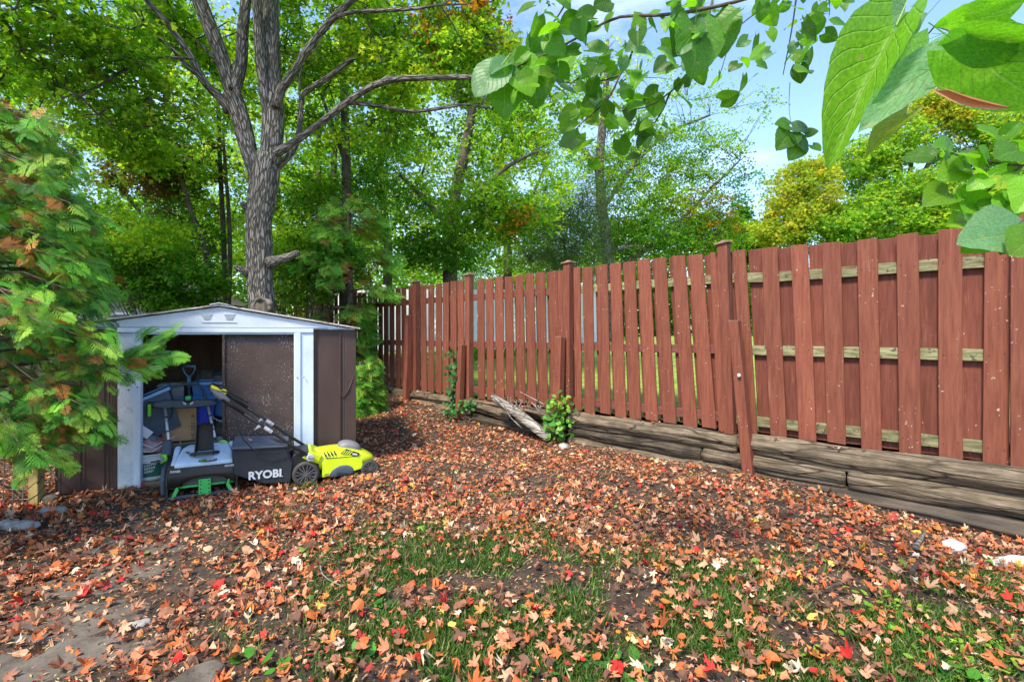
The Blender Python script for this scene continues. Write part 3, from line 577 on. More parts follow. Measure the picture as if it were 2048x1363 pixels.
# frame
sbox(aL, aL2, -.022, .03, 0.0, 1.262, 'door_post', M['white_dirty']); sbox(aL2, aL2 + .02, -.030, .03, 0, 1.262, 'door_post_lip', M['white'])
sbox(aL2 + .02, aL3, -.042, .035, 0, 1.262, 'door_post_lip', M['white'], .006)
sbox(aR0 - .004, aR0 + .055, -.042, .03, 0.0, 1.262, 'door_post_lip', M['white'], .006); sbox(aR0 + .055, aR, -.028, .03, 0, 1.262, 'door_post', M['white'])
for a, z in ((aR0 + .025, .86), (aR0 + .08, .86), (aL + .08, .80), (aL2 + .035, .82)):
    mb = MB(); mb.disc(S(a, -.045, z), SV, .005, .012, 8); mb.build('screw', M['hole'], shed)
sbox(aL, aR, -.040, .04, 1.264, 1.302, 'door_header', M['white'], .003); sbox(aL3, aR0, -.026, .02, 1.248, 1.2625, 'door_track', M['white'])
sbox(aL, aR, -.02, .05, -.01, .035, 'door_sill', M['brown_in'])
# gable
def rz(a): return 1.296 + .190 * (1 - abs(a - SW / 2) / (SW / 2))
def gab(a0, a1, b0, b1, z0, name, m, lift=0):
    pts = [a0] + ([SW / 2] if a0 < SW / 2 < a1 else []) + [a1]
    poly = [S(a0, b0, z0)] + [S(a, b0, rz(a) + lift) for a in pts] + [S(a1, b0, z0)]
    mb = MB(); mb.prism(poly, SV * (b1 - b0)); return mb.build(name, m, shed, bevel=.002, seg=1)
gab(.02, SW - .02, -.030, .0, 1.303, 'gable', M['gable'], -.004)
mbb = MB(); mbb.box(S(SW / 2, -.033, 1.307), (SW - .5, .006, .005), ax_s); mbb.build('gable_seam', M['grey_pl'], shed)
for sgn in (-1, 1):      # embossed leaf-shaped vents and the line below
    mb = MB(); c = S(SW / 2 - .01 + sgn * .085, -.032, 1.400)
    for k in range(5): mb.box(c + UP * (.022 - k * .011), (.085 - .010 * k, .006, .004), ax_s)
    mb.build('vent', M['pale_grey'], shed)
mb = MB(); mb.box(S(SW / 2, -.032, 1.352), (.26, .006, .006), ax_s); mb.build('emboss_line', M['pale_grey'], shed)
# roof sheets with lips
for sgn in (-1, 1):
    a_e = SW / 2 + sgn * (SW / 2 + .035); ze = 1.296 - .190 * .035 / (SW / 2)
    for k, (b0, b1) in enumerate(((-.055, .5), (.505, 1.05), (1.055, D + .05))):
        mb = MB(); n = 14; top = []; bot = []
        for j in range(n + 1):
            t = j / n; a = SW / 2 + (a_e - SW / 2) * t; z = 1.492 + (ze + .006 - 1.492) * t + .003 * noise.noise((j * .9, sgn, k))
            top.append((a, z + .014 + (.002 * noise.noise((j * 1.7, sgn * 3, k))))); bot.append((a, z))
        mb.loft([[S(a, b0, z) for a, z in top] + [S(a, b0, z) for a, z in bot[::-1]], [S(a, b1, z) for a, z in top] + [S(a, b1, z) for a, z in bot[::-1]]])
        mb.build('roof_sheet', M['roof'], shed, bevel=.002, seg=1)
mb = MB(); mb.prism([S(SW / 2 - .07, -.062, 1.499), S(SW / 2, -.062, 1.513), S(SW / 2 + .07, -.062, 1.499), S(SW / 2 + .07, -.062, 1.505), S(SW / 2, -.062, 1.520), S(SW / 2 - .07, -.062, 1.505)], SV * (D + .12)); mb.build('ridge_cap', M['gable'], shed)
# sliding door
dr = MB(); 
nn = 12; vs = []; fs = []
for j in range(nn + 1):
    for i in range(nn + 1):
        a = aD0 + (aR0 + .01 - aD0) * i / nn; z = .04 + 1.21 * j / nn
        vs.append(S(a, .012 - .006 * noise.noise((i * .35, j * .35, 1)) * (0 < i < nn), z))
dr.add(vs, [(j * (nn + 1) + i, j * (nn + 1) + i + 1, (j + 1) * (nn + 1) + i + 1, (j + 1) * (nn + 1) + i) for j in range(nn) for i in range(nn)])
door = dr.build('door', M['brown_door'], shed, smooth=True); sm = door.modifiers.new('s', 'SOLIDIFY'); sm.thickness = .004
mb = MB(); mb.box(S(aD0 + .008, .006, .645), (.022, .022, 1.21), ax_s); mb.build('door_edge', M['brown_door'], door, bevel=.004)
sbox(.03, SW - .03, .06, D - .03, -.0, .03, 'floor_pan', M['brown_in'], 0)
# ------------------------------------------------------------------ lettering
def text(body, name, m, parent, org, xa, ya, width=None, height=.08, ext=.0012, bold=0.0, shear=0):
    c = bpy.data.curves.new(name, 'FONT'); c.body = body; c.size = 1; c.extrude = .005; c.offset = bold; c.shear = shear; c.resolution_u = 3
    tmp = bpy.data.objects.new('tmp', c); COL.objects.link(tmp); dg = bpy.context.evaluated_depsgraph_get(); dg.update()
    me = bpy.data.meshes.new_from_object(tmp.evaluated_get(dg)); bpy.data.objects.remove(tmp)
    v = np.array([tuple(q.co) for q in me.vertices]); mn, mx_ = v.min(0), v.max(0)
    sy = height / (mx_[1] - mn[1]); sx = (width / (mx_[0] - mn[0])) if width else sy
    xa, ya = Vector(xa).normalized(), Vector(ya).normalized(); za = xa.cross(ya); org = Vector(org)
    po = ORG[parent.name]
    for q in me.vertices:
        p = q.co; q.co = (xa * ((p.x - mn[0]) * sx) + ya * ((p.y - mn[1]) * sy) + za * (p.z / .005 * ext))
    me.materials.clear(); me.materials.append(m)
    o = bpy.data.objects.new(name, me); link(o, parent, org); return o

# ------------------------------------------------------------------ lime electric mower
MR = Vector((-1.70, 4.12, 0.0)); MD = Vector((.914, .407, 0)).normalized(); MNn = Vector((-MD.y, MD.x, 0))
MG = .085   # the ground rises a little towards the front wheel
def Mw(t, n, z): return MR + MD * t + MNn * n + UP * (z + MG * max(0, t) )
mower = thing('lawn_mower', 'lime green electric push mower with black grass bag, resting against the shed door', 'lawn mower', Mw(.2, .18, 0))
# loft helper: rounded cross sections along t
def shell(secs, cn, nseg=20, p=3.0):
    out = []
    for t, zb, zt, hw in secs:
        q = []
        for k in range(nseg):
            a = 2 * math.pi * k / nseg; c, s_ = math.cos(a), math.sin(a)
            x = math.copysign(abs(c) ** (2 / p), c) * hw; z = math.copysign(abs(s_) ** (2 / p), s_) * (zt - zb) / 2 + (zt + zb) / 2
            q.append(Mw(t, cn + x, z))
        out.append(q)
    return out
mb = MB(); mb.loft(shell([(-.03, .12, .20, .08), (0, .11, .24, .12), (.06, .09, .262, .145), (.16, .065, .262, .160), (.26, .055, .258, .168), (.34, .05, .244, .168), (.42, .05, .212, .160), (.49, .06, .175, .145), (.545, .075, .135, .10), (.565, .09, .115, .05)], .17))
deck = mb.build('deck', M['lime'], mower, smooth=True, sub=1)
# side flare panels
mb = MB(); mb.loft([[Mw(t, .17 - .172 + d, z) for t, z in ((.125, .045), (.13, .17), (.20, .205), (.36, .185), (.45, .13), (.46, .06), (.34, .045))] for d in (-.004, .03)])
mb.build('side_panel', M['lime'], mower, bevel=.006)
mb = MB(); secs = []
for n_, sc in ((-.012, .55), (-.010, .8), (.0, 1.0), (.03, 1.02)):
    secs.append([Mw(.285 + math.cos(a) * .105 * sc, n_ - .002, .052 + max(-.02, math.sin(a) * .072 * sc)) for a in np.linspace(0, 2 * math.pi, 22)[:-1]])
mb.loft(secs); mb.build('side_guard', M['slate'], mower, smooth=True)
mb = MB(); mb.loft(shell([(.26, .21, .262, .05), (.28, .21, .288, .08), (.34, .20, .292, .09), (.42, .18, .262, .09), (.46, .16, .215, .06)], .17)); mb.build('battery_cover', M['grey_pl'], mower, smooth=True, sub=1)
mb = MB(); mb.loft(shell([(.0, .02, .09, .13), (.05, .02, .09, .165), (.45, .02, .08, .160), (.52, .03, .08, .10)], .17)); mb.build('skirt', M['black'], mower, smooth=True)
for k in range(4):
    mb = MB(); a = .150 + k * .026; mb.prism([Mw(a, -.0095, .212), Mw(a + .012, -.0095, .212), Mw(a - .002, .012, .250), Mw(a - .012, .012, .250)], MNn * .01); mb.build('vent', M['lime'] if 0 else M['black'], mower)
mb = MB(); mb.prism([Mw(.275, .004, .215), Mw(.42, .012, .170), Mw(.43, .012, .188), Mw(.32, .012, .245)], MNn * .02); mb.build('front_trim', M['black'], mower, bevel=.002)
for k in range(4):
    mb = MB(); a = .285 + k * .018; mb.prism([Mw(a, -.002, .212 - k * .005), Mw(a + .006, -.002, .210 - k * .005), Mw(a + .034, .006, .236 - k * .006), Mw(a + .028, .006, .238 - k * .006)], MNn * .006); mb.build('stripe', M['lime'], mower)
mb = MB(); mb.prism([Mw(.37, .003, .190), Mw(.41, .006, .176), Mw(.41, .006, .189), Mw(.37, .003, .205)], MNn * .004); mb.build('badge', M['print'], mower)
text('40V', 'decal', M['grey_pl'], mower, Mw(.14, -.010, .055), MD, UP, .055, .022)
mb = MB(); mb.prism([Mw(.15, -.008, .196), Mw(.42, -.008, .172), Mw(.42, -.008, .176), Mw(.15, -.008, .202)], MNn * .01); mb.build('groove', M['black'], mower)
# rear housing between bag and deck
mb = MB(); mb.loft([[Mw(t, n, z) for t, z in ((-.10, .05), (-.13, .20), (-.09, .27), (.02, .28), (.10, .16), (.12, .06))] for n in (.01, .33)]); mb.build('rear_housing', M['black'], mower, bevel=.012)
mb = MB(); mb.prism([Mw(-.03, -.002, .235), Mw(.04, -.002, .280), Mw(.13, -.002, .225), Mw(.10, -.002, .16), Mw(.02, -.002, .20)], MNn * .34); mb.build('rear_cowl', M['lime'], mower, bevel=.010)
# wheels: tyre, rim disc, spokes
def wheel(t, n, r, w, lift=0):
    c = Mw(t, n, r + lift)
    mb = MB(); mb.ring(c, MNn, r - w * .42, w * .42, 36, 10, 1.15); ty = mb.build('wheel', M['tyre'], mower, smooth=True)
    mb = MB(); mb.disc(c, MNn, r * .74, w * .35, 28); mb.build('rim', M['black'], ty)
    mb = MB()
    for k in range(7):
        a = 2 * math.pi * k / 7 + .3; d = MD * math.cos(a) + UP * math.sin(a); e = MD * -math.sin(a) + UP * math.cos(a); o = c - MNn * w * .30
        for sg in (-1, 1): mb.prism([o + d * r * .14 + e * (sg * r * .05), o + d * r * .74 + e * (sg * r * .19), o + d * r * .74 + e * (sg * r * .10), o + d * r * .18], -MNn * .006)
    mb.disc(c - MNn * w * .32, MNn, r * .17, .016, 16); mb.ring(c - MNn * w * .30, MNn, r * .74, r * .035, 28, 5); mb.build('spokes', M['hub'], ty)
wheel(0, -.015, .104, .045); wheel(0, .36, .104, .045); wheel(.515, .0, .078, .040, -.035); wheel(.515, .34, .078, .040, -.035)
mb = MB(); c = Mw(.035, -.035, .236); mb.disc(c, MNn, .030, .020, 20); mb.ring(c - MNn * .01, MNn, .022, .004, 20, 6); kb = mb.build('height_knob', M['pale_grey'], mower, bevel=.002)
mb = MB(); mb.box(c - MNn * .016, (.036, .01, .008), (MD, MNn, UP)); mb.build('knob_grip', M['grey_pl'], kb)
# bag
near = [(-.528, .350), (-.33, .342), (-.15, .332), (-.10, .19), (-.11, .045), (-.30, .055), (-.515, .150)]
bag = MB(); layers = []
for n_, sc in ((.0, 0), (.004, 1), (.34, 1), (.345, 0)):
    cx, cz = -.32, .2; layers.append([Mw(t * 1.0 + (cx - t) * (.03 * (1 - sc)), n_, z + (cz - z) * (.03 * (1 - sc))) for t, z in near])
bag.loft(layers); bo = bag.build('grass_bag', M['bag'], mower, bevel=.012, seg=3)
mb = MB(); mb.loft([[Mw(-.535, -.003, .342), Mw(-.145, -.003, .328), Mw(-.135, -.003, .340), Mw(-.54, -.003, .362)], [Mw(-.535, .35, .352), Mw(-.145, .35, .338), Mw(-.125, .35, .362), Mw(-.54, .35, .392)]]); mb.build('bag_top', M['bag_top'], bo, bevel=.006)
for pth in ([(-.535, -.006, .350), (-.145, -.006, .336), (-.10, -.006, .20), (-.115, -.006, .045)], [(-.535, -.004, .352), (-.54, .35, .385)], [(-.30, .30, .366), (-.18, .08, .356), (-.12, .06, .33)], [(-.27, .30, .366), (-.15, .08, .356)]):
    mb = MB(); mb.tube([Mw(*p) for p in pth], .005, 6); mb.build('bag_rod', M['black'], bo, smooth=True)
text('RYOBI', 'lettering', M['print'], bo, Mw(-.417, -.007, .100), MD, UP, .235, .066, .0012, .035)
mb = MB(); mb.disc(Mw(-.176, -.007, .104), MNn, .004, .002, 8); mb.build('lettering_dot', M['print'], bo)
# handle: near and far tubes, console, grips
def hz(t): return .215 + (-t + .06) / .71 * .575
for n_ in (-.018, .33):
    pts = [Mw(t, n_, hz(t)) for t in (.06, -.1, -.3, -.45)] + [Mw(-.55, n_, hz(-.55) + .004), Mw(-.62, n_, hz(-.62) + .02), Mw(-.665, n_, hz(-.665) + .015)]
    mb = MB(); mb.tube(pts[:4], .0125, 10); mb.build('handle_tube', M['black'], mower, smooth=True)
    mb = MB(); mb.tube(pts[3:], [.014, .017, .026, .020], 10); mb.build('handle_arm', M['black'], mower, smooth=True)
    mb = MB(); mb.tube([Mw(-.25, n_, hz(-.25)), Mw(-.305, n_, hz(-.305))], .0155, 10); mb.disc(Mw(-.27, n_ - .012, hz(-.27) + .006), MNn, .010, .014, 12); mb.build('clamp', M['pale_grey'], mower, bevel=.003)
    mb = MB(); mb.prism([Mw(-.345, n_ - .01, hz(-.345) - .005), Mw(-.325, n_ - .01, hz(-.325) - .008), Mw(-.365, n_ - .01, hz(-.345) - .045), Mw(-.380, n_ - .01, hz(-.345) - .055)], MNn * .014); mb.build('cam_lever', M['pale_grey'], mower, bevel=.004)
mb = MB(); mb.tube([Mw(-.665, -.018, hz(-.665) + .015), Mw(-.69, .05, hz(-.69) + .02), Mw(-.69, .26, hz(-.69) + .02), Mw(-.665, .33, hz(-.665) + .015)], .014, 10); mb.build('grip_bar', M['black'], mower, smooth=True)
mb = MB(); secs = []
for t, r1, r2 in ((-.545, .012, .018), (-.585, .022, .032), (-.62, .028, .040), (-.65, .026, .036), (-.675, .016, .024)):
    secs.append([Mw(t, -.018 + math.cos(a) * r1, hz(t) + .022 + math.sin(a) * r2) for a in np.linspace(0, 2 * math.pi, 15)[:-1]])
mb.loft(secs); cs = mb.build('switch_box', M['grey_pl'], mower, smooth=True)
mb = MB(); mb.prism([Mw(-.665, -.044, hz(-.665) + .036), Mw(-.625, -.048, hz(-.625) + .052), Mw(-.60, -.048, hz(-.60) + .062), Mw(-.63, -.042, hz(-.63) + .068), Mw(-.67, -.04, hz(-.67) + .056)], MNn * .05); mb.build('yellow_trim', M['yellow'], cs, bevel=.004)
mb = MB(); mb.tube([Mw(-.60, .06, hz(-.6) + .042), Mw(-.60, .115, hz(-.6) + .040)], [.024, .026], 14); mb.build('start_button', M['yellow'], cs, bevel=.006)
mb = MB(); mb.tube([Mw(-.655, -.02, hz(-.655) + .04), Mw(-.55, .1, hz(-.55) + .07), Mw(-.44, .31, hz(-.44) + .05)], .005, 6); mb.build('bail_bar', M['black'], mower, smooth=True)
mb = MB(); mb.tube([Mw(-.50, -.035, hz(-.5) - .01), Mw(-.485, -.045, .52), Mw(-.45, -.05, .43), Mw(-.38, -.05, .345), Mw(-.30, -.04, .303), Mw(-.2, -.03, .298), Mw(-.1, -.02, .315), Mw(-.02, -.01, .29)], .0045, 6); mb.build('cable', M['black'], mower, smooth=True)

# ------------------------------------------------------------------ snow blower
BL = Vector((-2.585, 3.74, 0)); BU = Vector((.891, .454, 0)).normalized(); BV = Vector((-BU.y, BU.x, 0)); BW = .46
def B(a, b, z): return BL + BU * a + BV * b + UP * z
blow = thing('snow_blower', 'pale blue and black electric snow blower with green auger parked in the shed doorway', 'snow blower', B(BW / 2, .3, 0))
side = [(.0, .015), (.0, .12), (.02, .20), (.07, .25), (.26, .25), (.34, .16), (.34, .03)]
for a0, a1 in ((-.008, .010), (BW - .010, BW + .008)):
    mb = MB(); mb.loft([[B(a, b, z) for b, z in side] for a in (a0, a1)]); mb.build('side_plate', M['black'], blow, bevel=.003)
# hood: bent sheet
prof = [(-.004, .150), (-.004, .175), (.006, .225), (.03, .252), (.09, .258), (.28, .25), (.34, .15), (.33, .05)]
mb = MB(); vs = []; n = 20
for i in range(n + 1):
    a = .004 + (BW - .008) * i / n; arch = .155 + .0; u_ = (a / BW - .56) / .44
    low = .090 + .070 * max(0, 1 - (abs(a / BW - .55) / .42) ** 2.2)   # arched lower lip
    for k, (b, z) in enumerate(prof): vs.append(B(a, b, low if k == 0 else z))
m_ = len(prof); mb.add(vs, [(i * m_ + k, i * m_ + k + 1, (i + 1) * m_ + k + 1, (i + 1) * m_ + k) for i in range(n) for k in range(m_ - 1)])
hood = mb.build('hood', M['black_dirty'], blow, smooth=True); sm = hood.modifiers.new('s', 'SOLIDIFY'); sm.thickness = .006
mb = MB(); mb.tube([B(.01, .21, .12), B(BW - .01, .21, .12)], .11, 20); mb.build('drum', M['black'], blow, smooth=True)
mb = MB(); mb.box(B(BW / 2, .02, .016), (BW, .03, .02), (BU, BV, UP)); mb.build('scraper', M['slate'], blow, bevel=.003)
# auger: shaft, centre plate, rubber paddle arc, end paddles
aug = MB(); aug.tube([B(.015, .03, .085), B(BW - .015, .03, .085)], .0085, 12); ag = aug.build('auger', M['green'], blow, smooth=True)
mb = MB(); mb.box(B(.245, .004, .078), (.082, .008, .118), (BU, BV, UP)); pl = mb.build('auger_plate', M['green'], ag, bevel=.004)
mb = MB()
for x in (-1, 1):
    for z in (-.042, -.014, .018, .044): mb.disc(B(.245 + x * .027, -.002, .078 + z), BV, .0045, .004, 8)
mb.build('bolt', M['hole'], pl)
mb = MB(); arc = [B(.245 + math.cos(a) * .155, .048 + .02 * math.sin(a), .070 + math.sin(a) * .098) for a in np.linspace(0, math.pi, 21)]
mb.prism(arc, BV * .006); mb.build('auger_paddle', M['rubber'], ag)
for x, sg in ((.055, 1), (BW - .05, -1)):
    mb = MB(); mb.prism([B(x - sg * .01, .0, .155), B(x + sg * .012, .0, .11), B(x + sg * .022, .0, .07), B(x + sg * .004, .0, .03), B(x - sg * .028, .0, .012), B(x - sg * .015, .0, .05), B(x, .0, .085)], BV * .012); mb.build('end_paddle', M['green'], ag, bevel=.003)
# body deck (pale blue)
mb = MB(); mb.loft([[B(a0, b, z) for a0, z in ((c0, zz - .03), (c0, zz - .006), (c0 + .02, zz), (c1 - .02, zz), (c1, zz - .006), (c1, zz - .03))] for b, c0, c1, zz in ((.012, .045, .435, .262), (.06, .05, .432, .282), (.15, .06, .425, .315), (.23, .075, .405, .345), (.30, .10, .385, .352), (.36, .13, .37, .33))])
dk = mb.build('top_cover', M['blue_grey'], blow, smooth=False, bevel=.010, seg=3)
for a0, a1, b0 in ((.018, .062, .18), (.392, .432, .22)):
    mb = MB(); mb.loft([[B(a0 + dx, b, z) for dx, z in ((0, .20), (0, zt - .012), (.012, zt), (a1 - a0 - .012, zt), (a1 - a0, zt - .012), (a1 - a0, .20))] for b, zt in ((b0 - .14, .262), (b0 - .02, .30), (b0 + .06, .345), (b0 + .12, .352), (b0 + .15, .32))]); mb.build('side_cover', M['blue_grey'], blow, bevel=.008, seg=3)
mb = MB(); mb.prism([B(-.012, .03, .04), B(-.012, .01, .16), B(-.012, .08, .24), B(-.012, .30, .24), B(-.012, .34, .05)], -BU * .03); mb.build('wheel_guard', M['slate'], blow, bevel=.01)
for a in (-.045, BW + .012):
    mb = MB(); mb.ring(B(a, .36, .095), BU, .075, .022, 28, 8, 1.2); wh = mb.build('wheel', M['tyre'], blow, smooth=True)
    mb = MB(); mb.disc(B(a, .36, .095), BU, .055, .03, 18); mb.build('rim', M['slate'], wh)
# chute ring + chute
mb = MB(); mb.tube([B(.235, .135, .296), B(.235, .14, .318)], [.105, .100], 28); mb.build('chute_ring', M['black'], blow, smooth=False, bevel=.004)
def chs(z, w, d, off, b0): return B(.235 + off, b0, z), w, d
sec = []
for z, w, d, bb in ((.318, .066, .075, .075), (.38, .062, .07, .085), (.46, .058, .062, .10), (.535, .055, .055, .115), (.560, .050, .02, .12)):
    pass
mb = MB()
L0, L1 = [], []
for z, w, d, bb in ((.300, .068, .11, .062), (.38, .063, .10, .078), (.47, .059, .085, .098), (.535, .057, .072, .112)):
    q = [B(.235 - w, bb, z), B(.235 - w * .93, bb + d, z), B(.235 + w * .93, bb + d, z), B(.235 + w, bb, z)]
    w2 = w - .007; q += [B(.235 + w2, bb, z), B(.235 + w2 * .92, bb + d - .008, z), B(.235 - w2 * .92, bb + d - .008, z), B(.235 - w2, bb, z)]
    L0.append(q)
mb.loft(L0); ch = mb.build('chute', M['black'], blow, bevel=.002, seg=1)
mb = MB(); a0 = .112; mb.loft([[B(.235 - .057, a0 - .004, .535), B(.235, a0 - .01, .556), B(.235 + .057, a0 - .004, .535)], [B(.235 - .052, a0 + .075, .520), B(.235, a0 + .075, .540), B(.235 + .052, a0 + .075, .520)]]); sm = mb.build('deflector', M['black'], ch).modifiers.new('s', 'SOLIDIFY'); sm.thickness = .006
# badge
mb = MB(); ctr = B(.265, .020, .266)
ba = (BU, (BV * .88 + UP * .40).normalized(), (UP * .88 - BV * .40).normalized())
mb.prism([ctr + ba[0] * (math.cos(a) * .062) + ba[1] * (math.sin(a) * .017 * (1 + .0)) + ba[2] * .010 for a in np.linspace(0, 2 * math.pi, 25)[:-1]], ba[2] * .004); bd = mb.build('badge', M['black'], blow)
text('EGO', 'badge_text', M['lime_green'], bd, ctr - ba[0] * .052 - ba[1] * .010 + ba[2] * .0155, ba[0], ba[1], .040, .019, .0006, .02)
text('POWER+', 'badge_text', M['print'], bd, ctr - ba[0] * .008 - ba[1] * .010 + ba[2] * .0155, ba[0], ba[1], .058, .019, .0006, .02)
text('POWER', 'decal', M['print'], hood, B(.022, -.001, .206), BU, UP + BV * .2, .065, .018, .0008, .02, .2)
text('POWER', 'decal', M['print'], hood, B(.378, -.001, .212), BU, UP + BV * .2, .065, .018, .0008, .02, .2)
# handles: silver uprights, bars, control deck, loop
HL0, HL1 = B(.035, .31, .36), B(.045, .62, .665); HR0, HR1 = B(.405, .31, .37), B(.395, .62, .665)
HL0, HL1 = at(338, 885, 4.06), at(329, 808, 4.30); HR0, HR1 = at(431, 880, 4.20), at(415, 806, 4.46)
def wp(p, q, t): return p.lerp(q, t)
for p, q in ((HL0, HL1), (HR0, HR1)):
    mb = MB(); mb.tube([p, q], .0115, 12); tb = mb.build('handle_tube', M['silver'], blow, smooth=True)
    for t in (.25, .62):
        mb = MB(); mb.tube([wp(p, q, t), wp(p, q, t + .035)], .0125, 12); mb.build('collar', M['black'], tb)
    mb = MB(); mb.tube([wp(p, q, -.35), wp(p, q, .05)], .022, 12); mb.build('handle_socket', M['slate'], blow, smooth=True, bevel=.004)
mb = MB(); mb.tube([at(345, 884, 4.10), at(395, 880, 4.15), at(432, 878, 4.19)], .009, 8); mb.build('cross_bar', M['black'], blow, smooth=True)
# control deck
ha = (HR1 - HL1); hl = ha.length; hu = ha.normalized(); hb = Vector((-hu.y, hu.x, 0)).normalized(); hc = (HL1 + HR1) / 2
mb = MB(); mb.loft([[hc + hu * x - hb * .02 + UP * (z + .01) for x, z in prof2] if 0 else [hc + hu * x + hb * y + UP * z for x, z in ((-.235, -.015), (-.235, .02), (-.15, .035), (.12, .035), (.20, .028), (.245, .0), (.20, -.018), (.05, -.03), (-.15, -.035))] for y in (-.05, .06)])
cd = mb.build('control_deck', M['slate'], blow, bevel=.010, seg=3)
mb = MB(); c = hc + hu * .015 - hb * .045 + UP * .045; ax = (-hb * .7 + UP * .7).normalized()
mb.disc(c, ax, .034, .012, 20); mb.build('knob_seat', M['black'], cd)
mb = MB(); mb.disc(c + ax * .012, ax, .022, .02, 18); mb.build('chute_knob', M['green'], cd, bevel=.004)
for sg in (-1, 1):
    mb = MB(); mb.prism([c + hu * (sg * .012) - UP * .034, c + hu * (sg * .040) - UP * .020, c + hu * (sg * .035) - UP * .038, c + hu * (sg * .016) - UP * .052], -hb * .006); mb.build('decal', M['print'], cd)
mb = MB(); p = hc - hu * .262; mb.box(p - UP * .045 - hb * .03, (.026, .03, .105), (hu, hb, UP)); mb.build('green_grip', M['lime_green'], cd, bevel=.008)
mb = MB(); mb.box(hc - hu * .24 + UP * .0, (.07, .06, .05), (hu, hb, UP)); mb.build('grip_bracket', M['black'], cd, bevel=.01)
mb = MB(); mb.tube([at(329, 803, 4.30), at(333, 788, 4.35), at(345, 773, 4.42), at(370, 768, 4.47), at(397, 767, 4.52), at(408, 785, 4.50), at(413, 802, 4.47)], .011, 10); mb.build('loop_handle', M['teal'] if 0 else M['slate'], blow, smooth=True)
mb = MB(); mb.tube([at(340, 812, 4.30), at(346, 822, 4.26), at(342, 836, 4.22), at(334, 846, 4.18)], .004, 6); mb.tube([at(346, 810, 4.3), at(344, 826, 4.25), at(337, 838, 4.2)], .004, 6); mb.build('cable', M['black'], blow, smooth=True)
mb = MB(); mb.tube([at(340, 878, 4.0), at(350, 872, 4.05), at(360, 880, 4.1), at(362, 892, 4.1)], .005, 6); mb.build('cable', M['red_bag'], blow, smooth=True)
# green quick handles + slate motors at sides
mb = MB(); mb.ring(at(446, 890, 4.16), BV, .034, .011, 20, 8, .8); mb.build('release_lever', M['lime_green'], blow, smooth=True)
mb = MB(); mb.tube([at(439, 873, 4.18), at(445, 905, 4.14)], [.024, .03], 10); mb.build('socket', M['slate'], blow, smooth=True, bevel=.005)
mb = MB(); mb.tube([at(336, 882, 4.0), at(333, 912, 3.96)], [.028, .040], 12); mb.build('socket', M['slate'], blow, smooth=True, bevel=.006)
mb = MB(); mb.tube([at(322, 911, 3.93), at(331, 911, 3.90), at(332, 919, 3.90), at(322, 926, 3.91)], [.012, .013, .011, .006], 8); mb.build('release_lever', M['lime_green'], blow, smooth=True)

# ------------------------------------------------------------------ things stored in the shed
def tilted_box(center, size, rz_, rx=0, ry=0):
    Rm = Matrix.Rotation(rz_, 3, 'Z') @ Matrix.Rotation(ry, 3, 'Y') @ Matrix.Rotation(rx, 3, 'X'); return (Rm @ Vector((1, 0, 0)), Rm @ Vector((0, 1, 0)), Rm @ Vector((0, 0, 1)))
SA = math.atan2(SU.y, SU.x)
def tote(name, label, cat, c, size, ang, mbody, mrim, rx=0, ry=0, grp=None, lid=False):
    ax = tilted_box(c, size, ang, rx, ry); c = Vector(c); t = thing(name, label, cat, c, grp); w, d, h = size; mb = MB(); secs = []
    for z, f in ((0, .80), (.5, .90), (1, 1)): secs.append([c + ax[0] * (x * w / 2 * f) + ax[1] * (y * d / 2 * f) + ax[2] * (z * h) for x, y in ((-1, -1), (1, -1), (1, 1), (-1, 1))])
    for z, f in ((.999, .97), (.06, .78)): secs.append([c + ax[0] * (x * w / 2 * f) + ax[1] * (y * d / 2 * f) + ax[2] * (z * h) for x, y in ((-1, -1), (1, -1), (1, 1), (-1, 1))])
    mb.loft(secs); mb.build('bin', mbody, t, bevel=.008)
    mb = MB(); r = 1.03
    for x, y, lx, ly in ((0, -1, w * r, .018), (0, 1, w * r, .018), (-1, 0, .018, d * r), (1, 0, .018, d * r)): mb.box(c + ax[0] * (x * w / 2 * r) + ax[1] * (y * d / 2 * r) + ax[2] * h, (lx + .018 * (x == 0), ly, .026), ax)
    mb.build('rim', mrim, t, bevel=.004)
    for sx in (-.3, .3) if w > .3 else (0,):
        mb = MB(); f = .92; mb.box(c + ax[0] * (sx * w) - ax[1] * (d / 2 * f) + ax[2] * (h * .5), (.02, .012, h * .7), tilted_box(0, 0, ang, rx + .10, ry)); mb.build('rib', mbody, t, bevel=.003)
    return t
tote('storage_tote', 'blue plastic tote half hidden behind the sliding door edge', 'storage bin', at(440, 846, 4.80), (.40, .34, .40), SA, M['tote'], M['tote_rim'])
tote('storage_tote', 'deep royal blue bin standing right of the cardboard box', 'storage bin', at(402, 884, 4.66), (.26, .24, .42), SA, M['tote_royal'], M['tote'])
tote('storage_tote', 'dark slate tote with pale blue rim, tilted behind the left door post', 'storage bin', at(312, 868, 4.42), (.50, .36, .34), SA + .2, M['tote_dark'], M['tote_rim'], ry=-.42)
